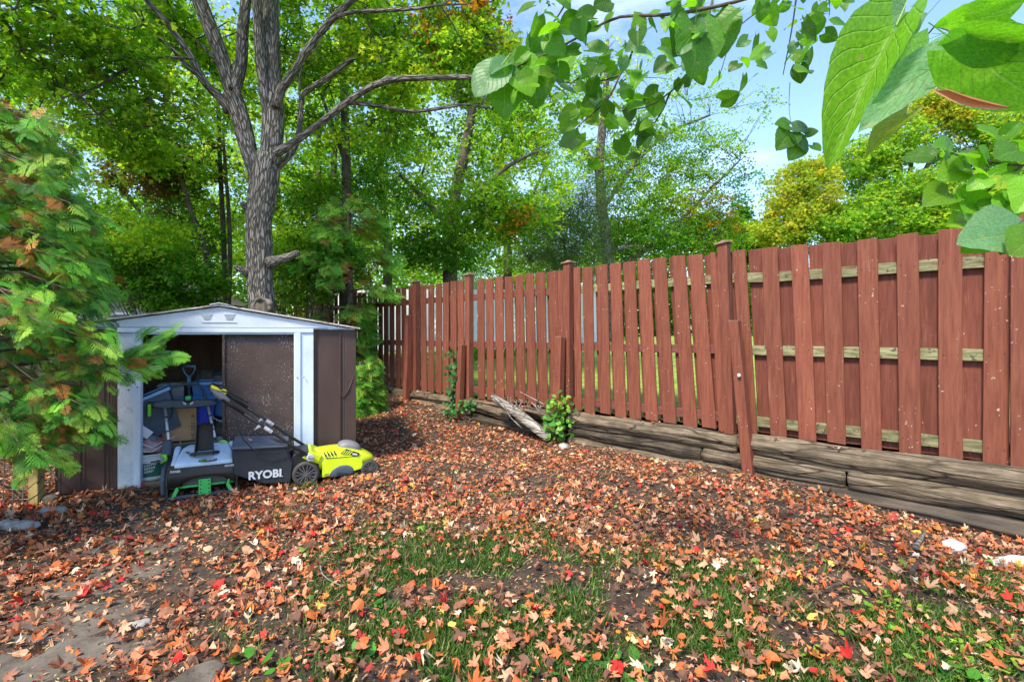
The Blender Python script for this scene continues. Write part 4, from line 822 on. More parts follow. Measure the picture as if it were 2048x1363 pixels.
# cardboard
def carton(label, c, size, ang, rx, txt):
    ax = tilted_box(c, size, ang, rx); c = Vector(c); t = thing('cardboard_box', label, 'cardboard box', c)
    mb = MB(); mb.box(c + ax[2] * size[2] / 2, size, ax); mb.build('carton', M['card'], t, bevel=.004)
    o = c - ax[1] * (size[1] / 2 + .002)
    mb = MB(); mb.box(o + ax[2] * size[2] * .52, (size[0] * .995, .0015, .002), ax); mb.build('fold', M['card_dark'], t)
    text(txt, 'print', M['card_dark'], t, o + ax[0] * (size[0] * .47) + ax[2] * size[2] * .10, ax[2], -ax[0], size[2] * .72, .030, .0006)
    return t
carton('large brown cardboard box behind the snow blower handles', at(363, 890, 4.52), (.26, .2, .34), SA, -.06, 'THIS SIDE UP')
carton('narrow cardboard piece printed down its edge, leaning left of the large box', at(328, 894, 4.42), (.085, .03, .34), SA - .5, -.1, 'HANDLE WITH CARE')
tote('storage_tote', 'dark crate low down under the cardboard box', 'storage bin', at(372, 915, 4.45), (.42, .2, .13), SA, M['tote_dark'], M['label_g'])
# bucket
bc = at(304, 966, 4.24); bc.z = .035
bk = thing('paint_pail', 'white pail with dark green label standing inside the left door post', 'bucket', bc)
mb = MB(); mb.tube([bc, bc + UP * .02, bc + UP * .20], [.098, .10, .112], 32); mb.build('pail', M['pail'], bk, smooth=True)
for z in (.165, .19, .21):
    mb = MB(); mb.ring(bc + UP * z, UP, .112, .004 if z < .2 else .007, 32, 6); mb.build('rim', M['pail'], bk, smooth=True)
mb = MB(); mb.tube([bc + UP * .03, bc + UP * .145], [.1016, .1095], 32, False); mb.build('label', M['label_g'], bk, smooth=True)
vd = (Vector((0, 0, 0)) - Vector((bc.x, bc.y, 0))).normalized(); vs_ = Vector((-vd.y, vd.x, 0))
vx = Vector((vd.y, -vd.x, 0)) * -1
for k, wd in enumerate(('LAWN', 'REPAIR', 'SEED')):
    text(wd, 'print', M['print'], bk, bc + vd * .108 - vx * .055 + UP * (.118 - k * .026), vx + UP * .12, UP, .085 - .008 * k, .018, .001, .02, .3)
mb = MB(); mb.box(bc + vd * .109 + UP * .158 + vx * .02, (.06, .004, .016), (vx, vd, UP)); mb.build('tag', M['card_dark'], bk)
# crumpled red & white bags on the pail
rb = thing('garden_sack', 'crumpled red and white sack lying on top of the white pail', 'sack', bc + UP * .22)
def lump(c, r, amp, seed, m, name, parent, sub=3):
    b = bmesh.new(); bmesh.ops.create_icosphere(b, subdivisions=sub, radius=1)
    for v in b.verts:
        n = v.co.normalized(); k = 1 + amp * noise.noise(n * 1.6 + Vector((seed, 0, 0))) + amp * .5 * noise.noise(n * 4 + Vector((0, seed, 0))); v.co = Vector((n.x * r[0] * k, n.y * r[1] * k, n.z * r[2] * k))
    me = bpy.data.meshes.new(name); b.to_mesh(me); b.free(); me.materials.append(m); me.polygons.foreach_set('use_smooth', [sub > 2] * len(me.polygons))
    o = bpy.data.objects.new(name, me); link(o, parent, Vector(c)); return o
lump(bc + UP * .275 + vx * -.01, (.115, .09, .062), .5, 3, M['red_bag'], 'sack', rb)
for k in range(2):
    mb = MB(); mb.tube([bc + vd * .08 + vx * (-.09 + k * .02) + UP * (.25 + k * .06), bc + vd * .115 + vx * (.0) + UP * (.24 + k * .035), bc + vd * .09 + vx * (.07) + UP * (.28 + k * .03)], .006, 5); mb.build('white_band', M['print'], rb, smooth=True)
rb2 = thing('folded_packet', 'white printed packet wedged above the red sack', 'packet', bc + UP * .36)
mb = MB(); mb.box(bc + UP * .395 - vx * .05 + vd * .03, (.10, .02, .07), tilted_box(0, 0, SA, -.4, .7)); mb.build('packet', M['print'], rb2, bevel=.003)
mb = MB(); mb.box(bc + UP * .35 - vx * .03 + vd * .02, (.14, .05, .05), tilted_box(0, 0, SA, -.3, .5)); mb.build('blue_fold', M['tote_dark'], rb2, bevel=.006)
# shovel D handle
sv = thing('snow_shovel', 'shovel with teal D-shaped grip standing upright behind the snow blower', 'shovel', at(379, 880, 4.85))
mb = MB(); mb.tube([at(379, 880, 4.75), at(378, 771, 4.75)], .011, 10); mb.build('shaft', M['grey_pl'], sv, smooth=True)
mb = MB(); mb.tube([at(378, 775, 4.75), at(378, 752, 4.75)], [.019, .017], 12); so = mb.build('socket', M['teal'], sv, smooth=True)
for sg in (-1, 1):
    mb = MB(); mb.tube([at(378, 754, 4.75), at(378 + sg * 8, 746, 4.75), at(378 + sg * 12, 738, 4.75), at(378 + sg * 12.5, 731, 4.75)], .0075, 8); mb.build('yoke', M['teal'], sv, smooth=True)
mb = MB(); mb.tube([at(365.5, 732, 4.75), at(390.5, 732, 4.75)], .0125, 12); mb.build('grip', M['teal'], sv, smooth=True)
mb = MB(); mb.tube([at(397, 770, 4.8), at(396, 742, 4.85)], .008, 8); mb.tube([at(400, 810, 4.75), at(397, 770, 4.8)], .008, 8)
t = thing('broom', 'thin dark pole leaning beside the shovel grip', 'pole', at(400, 880, 4.8)); mb.build('pole', M['tote_dark'], t)
# cloudy plastic bin and sacks at the back
t = thing('clear_bin', 'cloudy grey-green plastic bin stacked left of the shovel grip', 'storage bin', at(348, 800, 4.9))
mb = MB(); mb.box(at(347, 783, 4.95), (.21, .2, .19), (SU, SV, UP)); mb.build('bin', M['clear'], t, bevel=.015)
mb = MB(); mb.box(at(347, 769, 4.93), (.225, .22, .02), (SU, SV, UP)); mb.build('rim', M['clear'], t, bevel=.005)
mb = MB(); mb.box(at(356, 786, 4.83), (.10, .006, .14), (SU, SV, UP)); mb.build('panel', M['pale_grey'], t, bevel=.004)
mb = MB(); mb.box(at(334, 783, 4.83), (.03, .01, .12), (SU, SV, UP)); mb.build('strip', M['green'], t, bevel=.004)
t = thing('tan_sack', 'dull tan sack slumped on the blue tote at the back of the shed', 'sack', at(418, 770, 5.1)); lump(at(418, 758, 5.1), (.13, .12, .11), .3, 8, M['tan_bag'], 'sack', t)
t = thing('grey_jar', 'grey jar with knobbly dark blue lid standing on the blue tote', 'jar', at(440, 767, 4.8))
mb = MB(); mb.tube([at(441, 770, 4.82), at(441, 750, 4.82)], .055, 18); mb.build('jar', M['grey_pl'], t, bevel=.005)
lump(at(441, 747, 4.82), (.062, .062, .025), .5, 4, M['tote_dark'], 'lid', t); mb = MB(); mb.tube([at(441, 768, 4.82), at(441, 765, 4.82)], .058, 18, False); mb.build('band', M['print'], t)
t = thing('black_bag', 'black bag with white lettering on the floor beside the sliding door', 'bag', at(441, 880, 4.5)); lump(at(440, 862, 4.62), (.15, .10, .14), .3, 12, M['black'], 'bag', t)
mb = MB(); pa, pb = at(425, 833, 4.50), at(447, 842, 4.44)
for k in range(9): mb.ring(pa.lerp(pb, k / 8) + UP * (-.012 * math.sin(k / 8 * math.pi)), (SU if k % 2 else UP), .0075, .0028, 8, 4)
mb.build('chain', M['print'], t)
t = thing('orange_scrap', 'orange plastic scrap on the shed floor behind the snow blower', 'scrap', at(452, 912, 4.5)); mb = MB(); mb.box(at(452, 908, 4.48), (.10, .04, .03), tilted_box(0, 0, .2, .3, .5)); mb.build('scrap', M['orange_pl'], t, bevel=.004)
# ------------------------------------------------------------------ vegetation
def maple_outline(det):
    if det: h = [(90, 1.0), (80, .74), (73, .72), (66, .40), (52, .70), (41, .95), (31, .70), (14, .38), (0, .50), (-14, .64), (-30, .42), (-62, .34)]
    else: h = [(90, 1), (67, .42), (42, .92), (14, .4), (-12, .62), (-52, .34)]
    p = [(math.cos(R(a)) * r, math.sin(R(a)) * r) for a, r in h]; l = [(-x, y) for x, y in p[1:]][::-1]
    return p + [(0.03, -.16)] + [(-.03, -.16)] * 0 + l
def maple_tmpl(det, seed, curl):
    rr = random.Random(seed); o = maple_outline(det); a, b, c, d = [rr.uniform(-1, 1) * curl for _ in range(4)]
    fx = rr.uniform(.65, 1.0); fy = rr.uniform(.8, 1.05)
    v = [(0, .12, 0)] + [(x * fx, y * fy, 0) for x, y in o]
    v = [(x, y, a * x * x + b * (y - .1) ** 2 + c * x * y + d * .5 * math.sin(x * 4 + y * 3 + seed)) for x, y, _ in v]
    n = len(o); return (np.array(v), [(0, 1 + i, 1 + (i + 1) % n) for i in range(n)])
GT = [maple_tmpl(True, i, c) for i, c in enumerate((.2, .4, .7, 1.0, 1.3, .55))]
GTL = [maple_tmpl(False, 10 + i, c) for i, c in enumerate((.2, .4, .7, .95, .6))]
def round_tmpl(seed, curl, torn=False):
    rr = random.Random(seed); v = [(0, .1, 0)]; n = 17
    for k in range(n):
        a_ = -math.pi / 2 + 2 * math.pi * k / n; r_ = (.62 + .10 * math.cos(2 * a_)) * (1 + .07 * (k % 2)) * (1 - (.45 * rr.random() if torn and rr.random() < .4 else 0)) + (.18 if k == n // 2 else 0)
        v.append((math.cos(a_) * r_ * .85, math.sin(a_) * r_, 0))
    a, b, c = [rr.uniform(-1, 1) * curl for _ in range(3)]; v = [(x_, y_, a * x_ * x_ + b * y_ * y_ + c * x_ * y_ + .06 * math.sin(x_ * 7 + seed)) for x_, y_, _ in v]
    return (np.array(v), [(0, 1 + i, 1 + (i + 1) % n) for i in range(n)])
def fold_tmpl(seed):
    v, f = maple_tmpl(True, seed, .3); rr = random.Random(seed); v = v.copy(); an = rr.uniform(.6, 1.6); m_ = v[:, 0] > rr.uniform(-.2, .2); v[m_, 2] += v[m_, 0] * math.tan(min(1.2, an)) * .8; v[m_, 0] *= .45; return (v, f)
GT = GT + [round_tmpl(31, .5), round_tmpl(32, 1.0, True), fold_tmpl(33), fold_tmpl(34)]
GW = np.array([2, 2, 2, 2, 1.6, 2, 1.3, 2.2, 2, 2]); GW = GW / GW.sum()
# canopy leaf: simple 3-lobed bent leaf, 6 triangles
CT = []
for i in range(4):
    f = (.12, .25, .35, .2)[i]; CT.append((np.array([(0, 0, 0), (0, 1, -.25 * f * 2), (.22, .52, f * .4), (.62, .62, f), (.38, .12, f * .6), (0, -.12, 0), (-.38, .12, f * .6), (-.62, .62, f), (-.22, .52, f * .4)]),
              [(0, 2, 1), (0, 3, 2), (0, 4, 3), (0, 5, 4), (0, 6, 5), (0, 7, 6), (0, 8, 7), (0, 1, 8)]))
OV = (np.array([(0, 0, 0), (.33, .3, .08), (.36, .62, .06), (0, 1, -.1), (-.36, .62, .06), (-.33, .3, .08), (0, .5, 0)]), [(6, 0, 1), (6, 1, 2), (6, 2, 3), (6, 3, 4), (6, 4, 5), (6, 5, 0)])
QD = (np.array([(0, 0, 0), (.4, .5, .12), (0, 1, 0), (-.4, .5, .12)]), [(0, 1, 2), (0, 2, 3)])
NARROW = (np.array([(0, 0, 0), (.11, .45, 0), (0, 1, -.1), (-.11, .45, 0)]), [(0, 1, 2, 3)])

PAL_MID = [((.095, .235, .018), 5), ((.15, .33, .025), 5), ((.24, .42, .035), 4), ((.40, .47, .04), 1.6), ((.04, .12, .014), 1.5)]
PAL_DEEP = [((.055, .18, .016), 5), ((.09, .25, .02), 5), ((.16, .34, .03), 3), ((.03, .10, .012), 2)]
PAL_BRIGHT = [((.20, .40, .03), 5), ((.30, .48, .035), 5), ((.46, .52, .04), 3), ((.11, .27, .02), 2)]
PAL_YEL = [((.38, .45, .04), 6), ((.27, .40, .04), 6), ((.52, .44, .05), 3), ((.56, .32, .04), .9), ((.13, .25, .03), 3)]
PAL_GRN_R = [((0.169, 0.390, 0.039), 5), ((0.286, 0.468, 0.039), 5), ((0.468, 0.494, 0.052), 2), ((0.091, 0.234, 0.026), 3)]
PAL_BROWN = [((.16, .08, .03), 3), ((.22, .10, .03), 2), ((.05, .10, .02), 5), ((.03, .07, .015), 4)]
PAL_OR = [((.45, .14, .02), 3), ((.40, .24, .03), 2), ((.08, .16, .02), 4), ((.30, .07, .02), 1)]
PAL_GREY = [((.10, .17, .085), 5), ((.14, .22, .11), 3), ((.07, .14, .05), 4)]
def in_shed(p):
    d = p - np.array(SL); a = d @ np.array(SU); b = d @ np.array(SV); return (a > -.05) & (a < SW + .05) & (b > -.03) & (b < D + .05) & (p[:, 2] < 1.53)
DENS = 1.5
def sprays(sc, C, rad, nsp, pal, lsize=.055, nl=12, splen=.28, gap=.0, tmpls=CT, updown=.55, seed=0, dirbias=None, gscale=.9, shape=1.0, keepfn=None):
    """leaf sprays inside an ellipsoid; returns the spray centres so that twigs can reach them"""
    C = np.array(C); rad = np.array(rad); nsp = int(nsp * DENS)
    u = RNG.normal(size=(nsp * 3, 3)); u /= np.linalg.norm(u, axis=1, keepdims=True); u *= RNG.random((nsp * 3, 1)) ** (1 / 2.4)
    P = C + u * rad
    keep = [i for i in range(len(P)) if noise.noise((P[i][0] * gscale + seed, P[i][1] * gscale, P[i][2] * gscale * 1.5)) > gap - .25][:nsp]
    P = P[keep]; u = u[keep]
    if keepfn is not None: k = keepfn(P); P = P[k]; u = u[k]
    N = len(P)
    if N == 0: return P
    az = RNG.random(N) * 2 * np.pi; dr = np.stack([np.cos(az), np.sin(az), RNG.normal(-.18, .22, N)], 1)
    dr[:, :2] += u[:, :2] * .8
    dr /= np.linalg.norm(dr, axis=1, keepdims=True)
    sd = np.cross(dr, [0, 0, 1.0]); sd /= np.linalg.norm(sd, axis=1, keepdims=True)
    t = (np.arange(nl) + .5) / nl
    jit = RNG.normal(0, .035 * splen / .28, (N, nl, 3))
    side = np.where(np.arange(nl) % 2 == 0, 1.0, -1.0)
    T = P[:, None, :] + dr[:, None, :] * (t[None, :, None] * splen - splen / 2) + sd[:, None, :] * (side[None, :, None] * splen * .18 * (1 - .4 * t[None, :, None])) + jit
    A = dr[:, None, :] * .7 + sd[:, None, :] * side[None, :, None] * .9 + RNG.normal(0, .35, (N, nl, 3)); A[:, :, 2] -= .35
    Nm = np.zeros((N, nl, 3)); Nm[:, :, 2] = 1; Nm += RNG.normal(0, updown, (N, nl, 3))
    # colour varies by spray, then by leaf
    base = pick(pal, N, .12); col = base[:, None, :] * .6 + pick(pal, N * nl, .12).reshape(N, nl, 3) * .4
    col *= (1 + RNG.normal(0, .10, (N, nl, 1)))
    T = T.reshape(-1, 3); A = A.reshape(-1, 3); Nm = Nm.reshape(-1, 3); col = np.clip(col.reshape(-1, 3), .003, .9)
    s_ = lsize * (1 + RNG.normal(0, .22, len(T))); s_ = np.clip(s_, lsize * .4, lsize * 1.6)
    which = RNG.integers(0, len(tmpls), len(T))
    for k in range(len(tmpls)):
        m_ = which == k; sc.add(tmpls[k], T[m_], frames(A[m_], Nm[m_], s_[m_]), col[m_])
    return P
def bark_tube(mb, pts, rad, n=14, amp=.10, freq=7, step=.12, seed=0):
    P = []; Rr = []
    # smooth polyline (Catmull-Rom)
    pts = [Vector(p) for p in pts]; q = [pts[0] * 2 - pts[1]] + pts + [pts[-1] * 2 - pts[-2]]
    for i in range(len(pts) - 1):
        m_ = max(2, int((pts[i + 1] - pts[i]).length / step))
        for j in range(m_):
            t = j / m_; a, b, c, d = q[i:i + 4]
            P.append(.5 * ((2 * b) + (c - a) * t + (2 * a - 5 * b + 4 * c - d) * t * t + (3 * b - a - 3 * c + d) * t ** 3)); Rr.append(rad[i] * (1 - t) + rad[i + 1] * t)
    P.append(pts[-1]); Rr.append(rad[-1])
    def fn(r, a, i, p):
        if n < 10: return r * (1 + amp * noise.noise(p * 5))
        rdg = noise.noise((math.cos(a) * freq * .5 + seed, math.sin(a) * freq * .5, i * step * 1.3)); rdg = 1 - abs(rdg) * 2.2
        return r * (1 + amp * rdg * .8 + amp * .9 * noise.noise((math.cos(a) + seed, math.sin(a), i * step * 1.5)))
    if mb.aux is None: mb.aux = []
    mb.aux += [(0, 0, 0)] * (len(mb.v) - len(mb.aux)); off = RNG.random() * 9; L_ = 0
    for i in range(len(P)):
        if i: L_ += (P[i] - P[i - 1]).length
        for k in range(n): a_ = 2 * math.pi * k / n; mb.aux.append((math.cos(a_) * Rr[i] + off, math.sin(a_) * Rr[i] + off, L_ * .13))
    mb.tube(P, Rr, n, True, fn); return P, Rr
def twigs(mb, nodes, targets, frac=.2, r0=.009, seed=1, maxd=2.5):
    rr = random.Random(seed); nodes_a = np.array([tuple(p) for p in nodes])
    for p in targets:
        if rr.random() > frac: continue
        p = Vector(p); d = np.linalg.norm(nodes_a - np.array(p), axis=1); j = int(d.argmin())
        if d[j] > maxd: 
            continue
        a = Vector(nodes_a[j]); mid = a.lerp(p, .5) + Vector((rr.uniform(-.1, .1), rr.uniform(-.1, .1), rr.uniform(-.05, .16))) * d[j]
        mid2 = a.lerp(p, .78) + Vector((rr.uniform(-.06, .06), rr.uniform(-.06, .06), rr.uniform(-.02, .08))) * d[j]
        mb.tube([a, mid, mid2, p], [r0 * (.6 + d[j] * .5), r0 * .7, r0 * .5, r0 * .25], 4, False)
        if rr.random() < .35: nodes_a = np.vstack([nodes_a, np.array([tuple(mid), tuple(mid2)])])
def px_clump(px, py, Y, rx, ry, rd): c = at(px, py, Y); return c, (rx / 1000 * Y, rd, ry / 1000 * Y)

# --- the big maple behind the shed
YT = 6.5
mt = thing('maple_tree', 'large maple with thick ridged grey trunk forking behind the shed', 'tree', at(523, 700, YT) * 1 - Vector((0, 0, .9)))
mb = MB(); nodes = []
def limb(pts, rad_px, n, seed, amp=.10, dY=None, step=.10, store=True, Y0=YT):
    P = [at(x, y, Y0 + (dY[i] if dY else 0)) for i, (x, y) in enumerate(pts)]
    pp, rr = bark_tube(mb, P, [r * .79 * Y0 / 1000 for r in rad_px], n, amp, 9 if n > 20 else 6, step, seed)
    if store: nodes.extend(pp[::3])
limb([(525, 830), (524, 700), (524, 624), (520, 560), (520, 516), (518, 446), (524, 399), (531, 352), (537, 310)], [52, 37, 31, 28, 28, 27, 30, 31, 27], 56, 1, .13, store=False)
limb([(526, 395), (512, 345), (497, 300), (481, 235), (464, 188)], [20, 21, 20, 20, 21], 40, 2, .12)
limb([(466, 196), (455, 150), (436, 94), (413, 38), (394, -10), (372, -80), (350, -180), (345, -320)], [17, 16, 17, 17, 17, 15, 12, 7], 32, 3, .10, [0, 0, -.05, -.1, -.15, -.3, -.4, -.5])
limb([(462, 200), (481, 131), (485, 70), (492, 0), (500, -80), (520, -200), (525, -330)], [15, 14, 13, 12, 11, 9, 5], 32, 4, .10, [0, .05, .1, .15, .2, .4, .5])
limb([(537, 330), (543, 300), (546, 235), (543, 165), (540, 94), (537, 0), (530, -100), (545, -230), (540, -380)], [26, 26, 24, 23, 22, 21, 18, 13, 6], 44, 5, .12, [0, 0, .03, .05, .05, .1, .1, .2, .3])
limb([(541, 262), (532, 205), (522, 130), (517, 60), (512, -20), (500, -130), (440, -260)], [9, 12, 12, 11, 11, 9, 5], 24, 6, .10, [.02, -.05, -.10, -.12, -.2, -.3, -.5])
limb([(553, 215), (563, 178), (591, 141), (606, 110), (619, 94), (661, 42), (704, 0), (760, -60), (830, -150)], [11, 11, 9, 8.5, 8, 8, 7, 6, 3], 20, 7, .10, [-.1, -.1, -.15, -.2, -.2, -.3, -.4, -.5, -.7])
limb([(676, 32), (710, 24), (751, 22), (790, 20), (826, 18), (880, 10)], [4.5, 4.5, 4.5, 4, 3.5, 2], 10, 8, .08, [-.35, -.4, -.5, -.6, -.7, -.9])
limb([(543, 318), (556, 305), (580, 290), (619, 263), (652, 238), (685, 211), (737, 176), (770, 163), (807, 157), (887, 155), (953, 154), (1010, 150)], [8, 11, 9, 8, 7.5, 7.5, 7, 7, 6.5, 5.5, 5, 3], 18, 9, .10, [.02, -.08, -.15, -.2, -.3, -.4, -.5, -.6, -.7, -.8, -.9, -1])
limb([(757, 166), (775, 155), (790, 151)], [5, 4, 2.5], 8, 10, .1, [-.55, -.55, -.55])
limb([(550, 340), (575, 315), (591, 291), (598, 262), (601, 230), (605, 192), (628, 172), (657, 155), (699, 122), (746, 89), (788, 56), (802, 33), (815, -20)], [8, 8, 7, 6.5, 6.5, 6.5, 6.5, 6.5, 6, 5.5, 5, 4, 3], 18, 11, .10, [.05, .1, .15, .15, .2, .2, .2, .25, .3, .3, .3, .3, .3])
limb([(601, 215), (599, 180), (600, 150), (605, 120)], [3.5, 3, 3, 2], 8, 12, .1, [.2, .25, .3, .3])
limb([(697, 206), (730, 208), (769, 214), (821, 223), (887, 216), (929, 209), (980, 215)], [5, 4.5, 4.5, 4, 3.5, 3, 2], 10, 13, .08, [-.4, -.4, -.35, -.3, -.3, -.3, -.3])
limb([(460, 225), (445, 200), (417, 174), (400, 150), (389, 127), (372, 98), (352, 70), (328, 38), (300, 9), (260, -40), (200, -100)], [12, 10, 9, 8.5, 8, 7.5, 7, 6.5, 6, 5, 3], 18, 14, .10, [0, -.05, -.1, -.15, -.2, -.25, -.3, -.4, -.5, -.7, -1])
limb([(425, 185), (395, 150), (370, 128), (347, 100), (322, 80), (300, 76), (275, 70), (200, 45), (120, 30), (60, 10)], [6, 5.5, 5, 4.5, 4.5, 4, 4, 3.5, 3, 2], 10, 15, .08, [-.1, -.2, -.3, -.4, -.45, -.5, -.6, -.8, -1, -1.2])
limb([(385, 118), (340, 115), (300, 118), (250, 140), (200, 170), (140, 205)], [3.5, 3.5, 3, 3, 2.5, 1.5], 8, 16, .08, [-.3, -.4, -.5, -.6, -.7, -.8])
limb([(445, 140), (420, 108), (380, 70), (345, 45), (300, 0)], [4, 4, 3.5, 3, 2], 10, 17, .08, [.1, .2, .3, .3, .3])
limb([(503, 425), (494, 418), (488, 410), (482, 407)], [11, 9, 7, 5], 14, 18, .1, [-.02, -.05, -.1, -.14], store=False)
limb([(540, 525), (556, 520), (575, 514), (590, 508), (597, 506)], [16, 11, 9, 8, 7], 16, 19, .12, [-.05, -.08, -.1, -.12, -.13], store=False)
limb([(500, 548), (486, 540), (476, 535), (470, 531)], [13, 9, 7, 5], 14, 20, .12, [-.05, -.09, -.12, -.14], store=False)
trunk = mb.build('trunk', M['bark'], mt, smooth=True)
mb = MB(); c = at(521, 612, YT - .215); loop = [c + Vector((math.cos(q_) * (.095 + .018 * math.sin(2 * q_ + 1)), .035 * abs(math.cos(q_)), math.sin(q_) * (.095 if math.sin(q_) > 0 else .13))) for q_ in np.linspace(0, 2 * math.pi, 31)]
mb.tube(loop, [.030 + .010 * math.sin(k_ * .9) for k_ in range(31)], 9, False); mb.build('healed_wound', M['bark_plain'], mt, smooth=True)
mb = MB(); mb.disc(c + Vector((.01, .01, -.02)), Vector((0, -1, .1)), .09, .02, 20); mb.build('hollow', M['bark_dark'], mt)
mb = MB(); mb.disc(at(461, 177, YT - .155), (0, 1, 0), .024, .03, 12); mb.build('knot_hole', M['hole'], mt)
sc = Scatter(); tg = []
kf = lambda P: ~in_shed(P)
for (px, py, Y, rx, ry, rd, n, pal, gap) in [
    (120, 60, 5.6, 190, 110, .9, 260, PAL_MID, .02), (60, 210, 6.4, 120, 80, .9, 110, PAL_MID, .05), (250, 190, 6.2, 150, 90, .9, 150, PAL_MID, .15),
    (300, 40, 6.8, 120, 80, 1.0, 130, PAL_MID, .05), (420, 120, 7.6, 110, 150, .8, 150, PAL_BRIGHT, .02), (610, 60, 7.6, 110, 100, .8, 130, PAL_MID, .05), (640, 190, 8.2, 110, 80, .8, 100, PAL_MID, .1),
    (770, 60, 7.2, 140, 90, 1.0, 200, PAL_MID, .05), (930, 50, 6.6, 120, 80, .8, 60, PAL_OR, .0), (930, 60, 6.7, 120, 80, .8, 110, PAL_MID, .05), (830, 150, 7.0, 130, 60, .7, 100, PAL_BRIGHT, .15), (960, 130, 6.4, 110, 60, .7, 90, PAL_MID, .1),
    (330, 310, 8.0, 100, 70, .7, 70, PAL_MID, .15), (200, 300, 7.2, 140, 70, .7, 110, PAL_MID, .12), (760, 250, 7.6, 110, 60, .6, 70, PAL_MID, .12),
    (250, -160, 5.8, 330, 110, 1.8, 150, PAL_MID, .1), (650, -200, 6.4, 380, 120, 2.0, 190, PAL_MID, .1), (1000, -120, 6.0, 200, 90, 1.2, 80, PAL_MID, .1)]:  # upper crown out of view, added to shade the ground
    c, rad = px_clump(px, py, Y, rx, ry, rd); tg.extend(sprays(sc, c, rad, n, pal, .058, 12, .30, gap, seed=px, keepfn=kf))
sc.build('crown', M['leaf'], mt)['kind'] = 'stuff'
mb = MB(); twigs(mb, nodes, tg, .42, .012, 3); mb.build('twigs', M['bark_dark'], mt)['kind'] = 'stuff'

# --- generic background tree from trunk lines and foliage clumps
def tree(name, label, stems, clumps, mleaf='leaf', mbark='bark_dark', lsize=.055, tmpls=CT, nl=12, splen=.3, group=None, tw=.25, cat='tree', base=None, **kw):
    Y0 = stems[0][1]; b = at(stems[0][0][0][0], stems[0][0][0][1], Y0)
    t = thing(name, label, cat, b, group); mb = MB(); nodes = []; sc = Scatter(); tg = []
    for si, (pts, Y, rads) in enumerate(stems):
        P = [at(x, y, Y + (.0 if len(p_) < 3 else p_[2])) for p_ in pts for x, y in [p_[:2]]]
        pp, _ = bark_tube(mb, P, [r * Y / 1000 for r in rads], 10, .10, 6, .25, si + len(label)); nodes.extend(pp)
    mb.build('trunk', M[mbark], t, smooth=True)
    for (px, py, Y, rx, ry, rd, n, pal, gap) in clumps:
        c, rad = px_clump(px, py, Y, rx, ry, rd); tg.extend(sprays(sc, c, rad, n, pal, lsize, nl, splen, gap, tmpls, seed=px + Y, keepfn=kf, **kw))
    sc.build('crown', M[mleaf], t)['kind'] = 'stuff'
    if tw and tg: mb = MB(); twigs(mb, nodes, tg, tw, .010, 5, 4.0); mb.build('twigs', M['bark_dark'], t)['kind'] = 'stuff'
    return t
tree('slender_tree', 'slender young tree with two thin parallel stems left of the big maple trunk', [([(452, 660), (450, 560), (446, 450), (440, 330), (437, 230), (430, 120)], 9.0, [5, 5, 4.5, 4, 3.5, 2]), ([(455, 660), (460, 540), (458, 430), (450, 330), (446, 250)], 8.9, [4, 4, 3.5, 3, 2])],
     [(420, 400, 9, 90, 120, .8, 90, PAL_MID, .18), (370, 320, 9, 90, 80, .8, 70, PAL_BROWN, .15), (420, 230, 9, 80, 70, .8, 60, PAL_MID, .12)])
tree('slender_tree', 'dark thin tree leaning left over the shed roof, left of the paired stems', [([(425, 640), (412, 507), (385, 430), (362, 350), (352, 280)], 8.4, [6, 5.5, 5, 4.5, 3]), ([(365, 356), (330, 330), (290, 320)], 8.4, [3, 2.5, 1.5])],
     [(320, 300, 8.6, 110, 100, .8, 130, PAL_BROWN, .06), (280, 400, 8.6, 90, 90, .7, 90, PAL_BROWN, .12), (360, 450, 8.8, 90, 80, .7, 90, PAL_DEEP, .12)])
tree('slender_tree', 'tall straight dark tree standing between the big maple and the fence', [([(690, 680), (690, 545), (693, 430), (692, 300), (688, 180), (684, 60), (680, -80)], 8.8, [11, 10, 9, 8.5, 7.5, 6, 4]), ([(692, 330), (665, 250), (640, 180), (625, 90)], 8.8, [4, 3.5, 3, 2])],
     [(690, 330, 9.2, 110, 120, .8, 130, PAL_MID, .12), (760, 380, 9.4, 110, 100, .9, 130, PAL_DEEP, .08), (700, 120, 9.2, 110, 90, .8, 90, PAL_BRIGHT, .1), (620, 420, 9.2, 70, 90, .7, 70, PAL_DEEP, .12)])
tree('slender_tree', 'thin twin-stemmed tree just right of the big maple trunk', [([(655, 690), (664, 480), (666, 400), (669, 300), (675, 226)], 9.8, [8, 7, 6, 5.5, 4]), ([(640, 690), (638, 400), (636, 300), (640, 230)], 9.9, [7, 6, 5, 3]), ([(640, 380), (610, 330), (585, 310)], 9.8, [3, 2.5, 2])],
     [(640, 330, 10, 90, 100, .8, 110, PAL_MID, .1), (590, 400, 10, 60, 90, .7, 60, PAL_BRIGHT, .1), (650, 230, 10, 90, 70, .7, 70, PAL_BRIGHT, .12)])
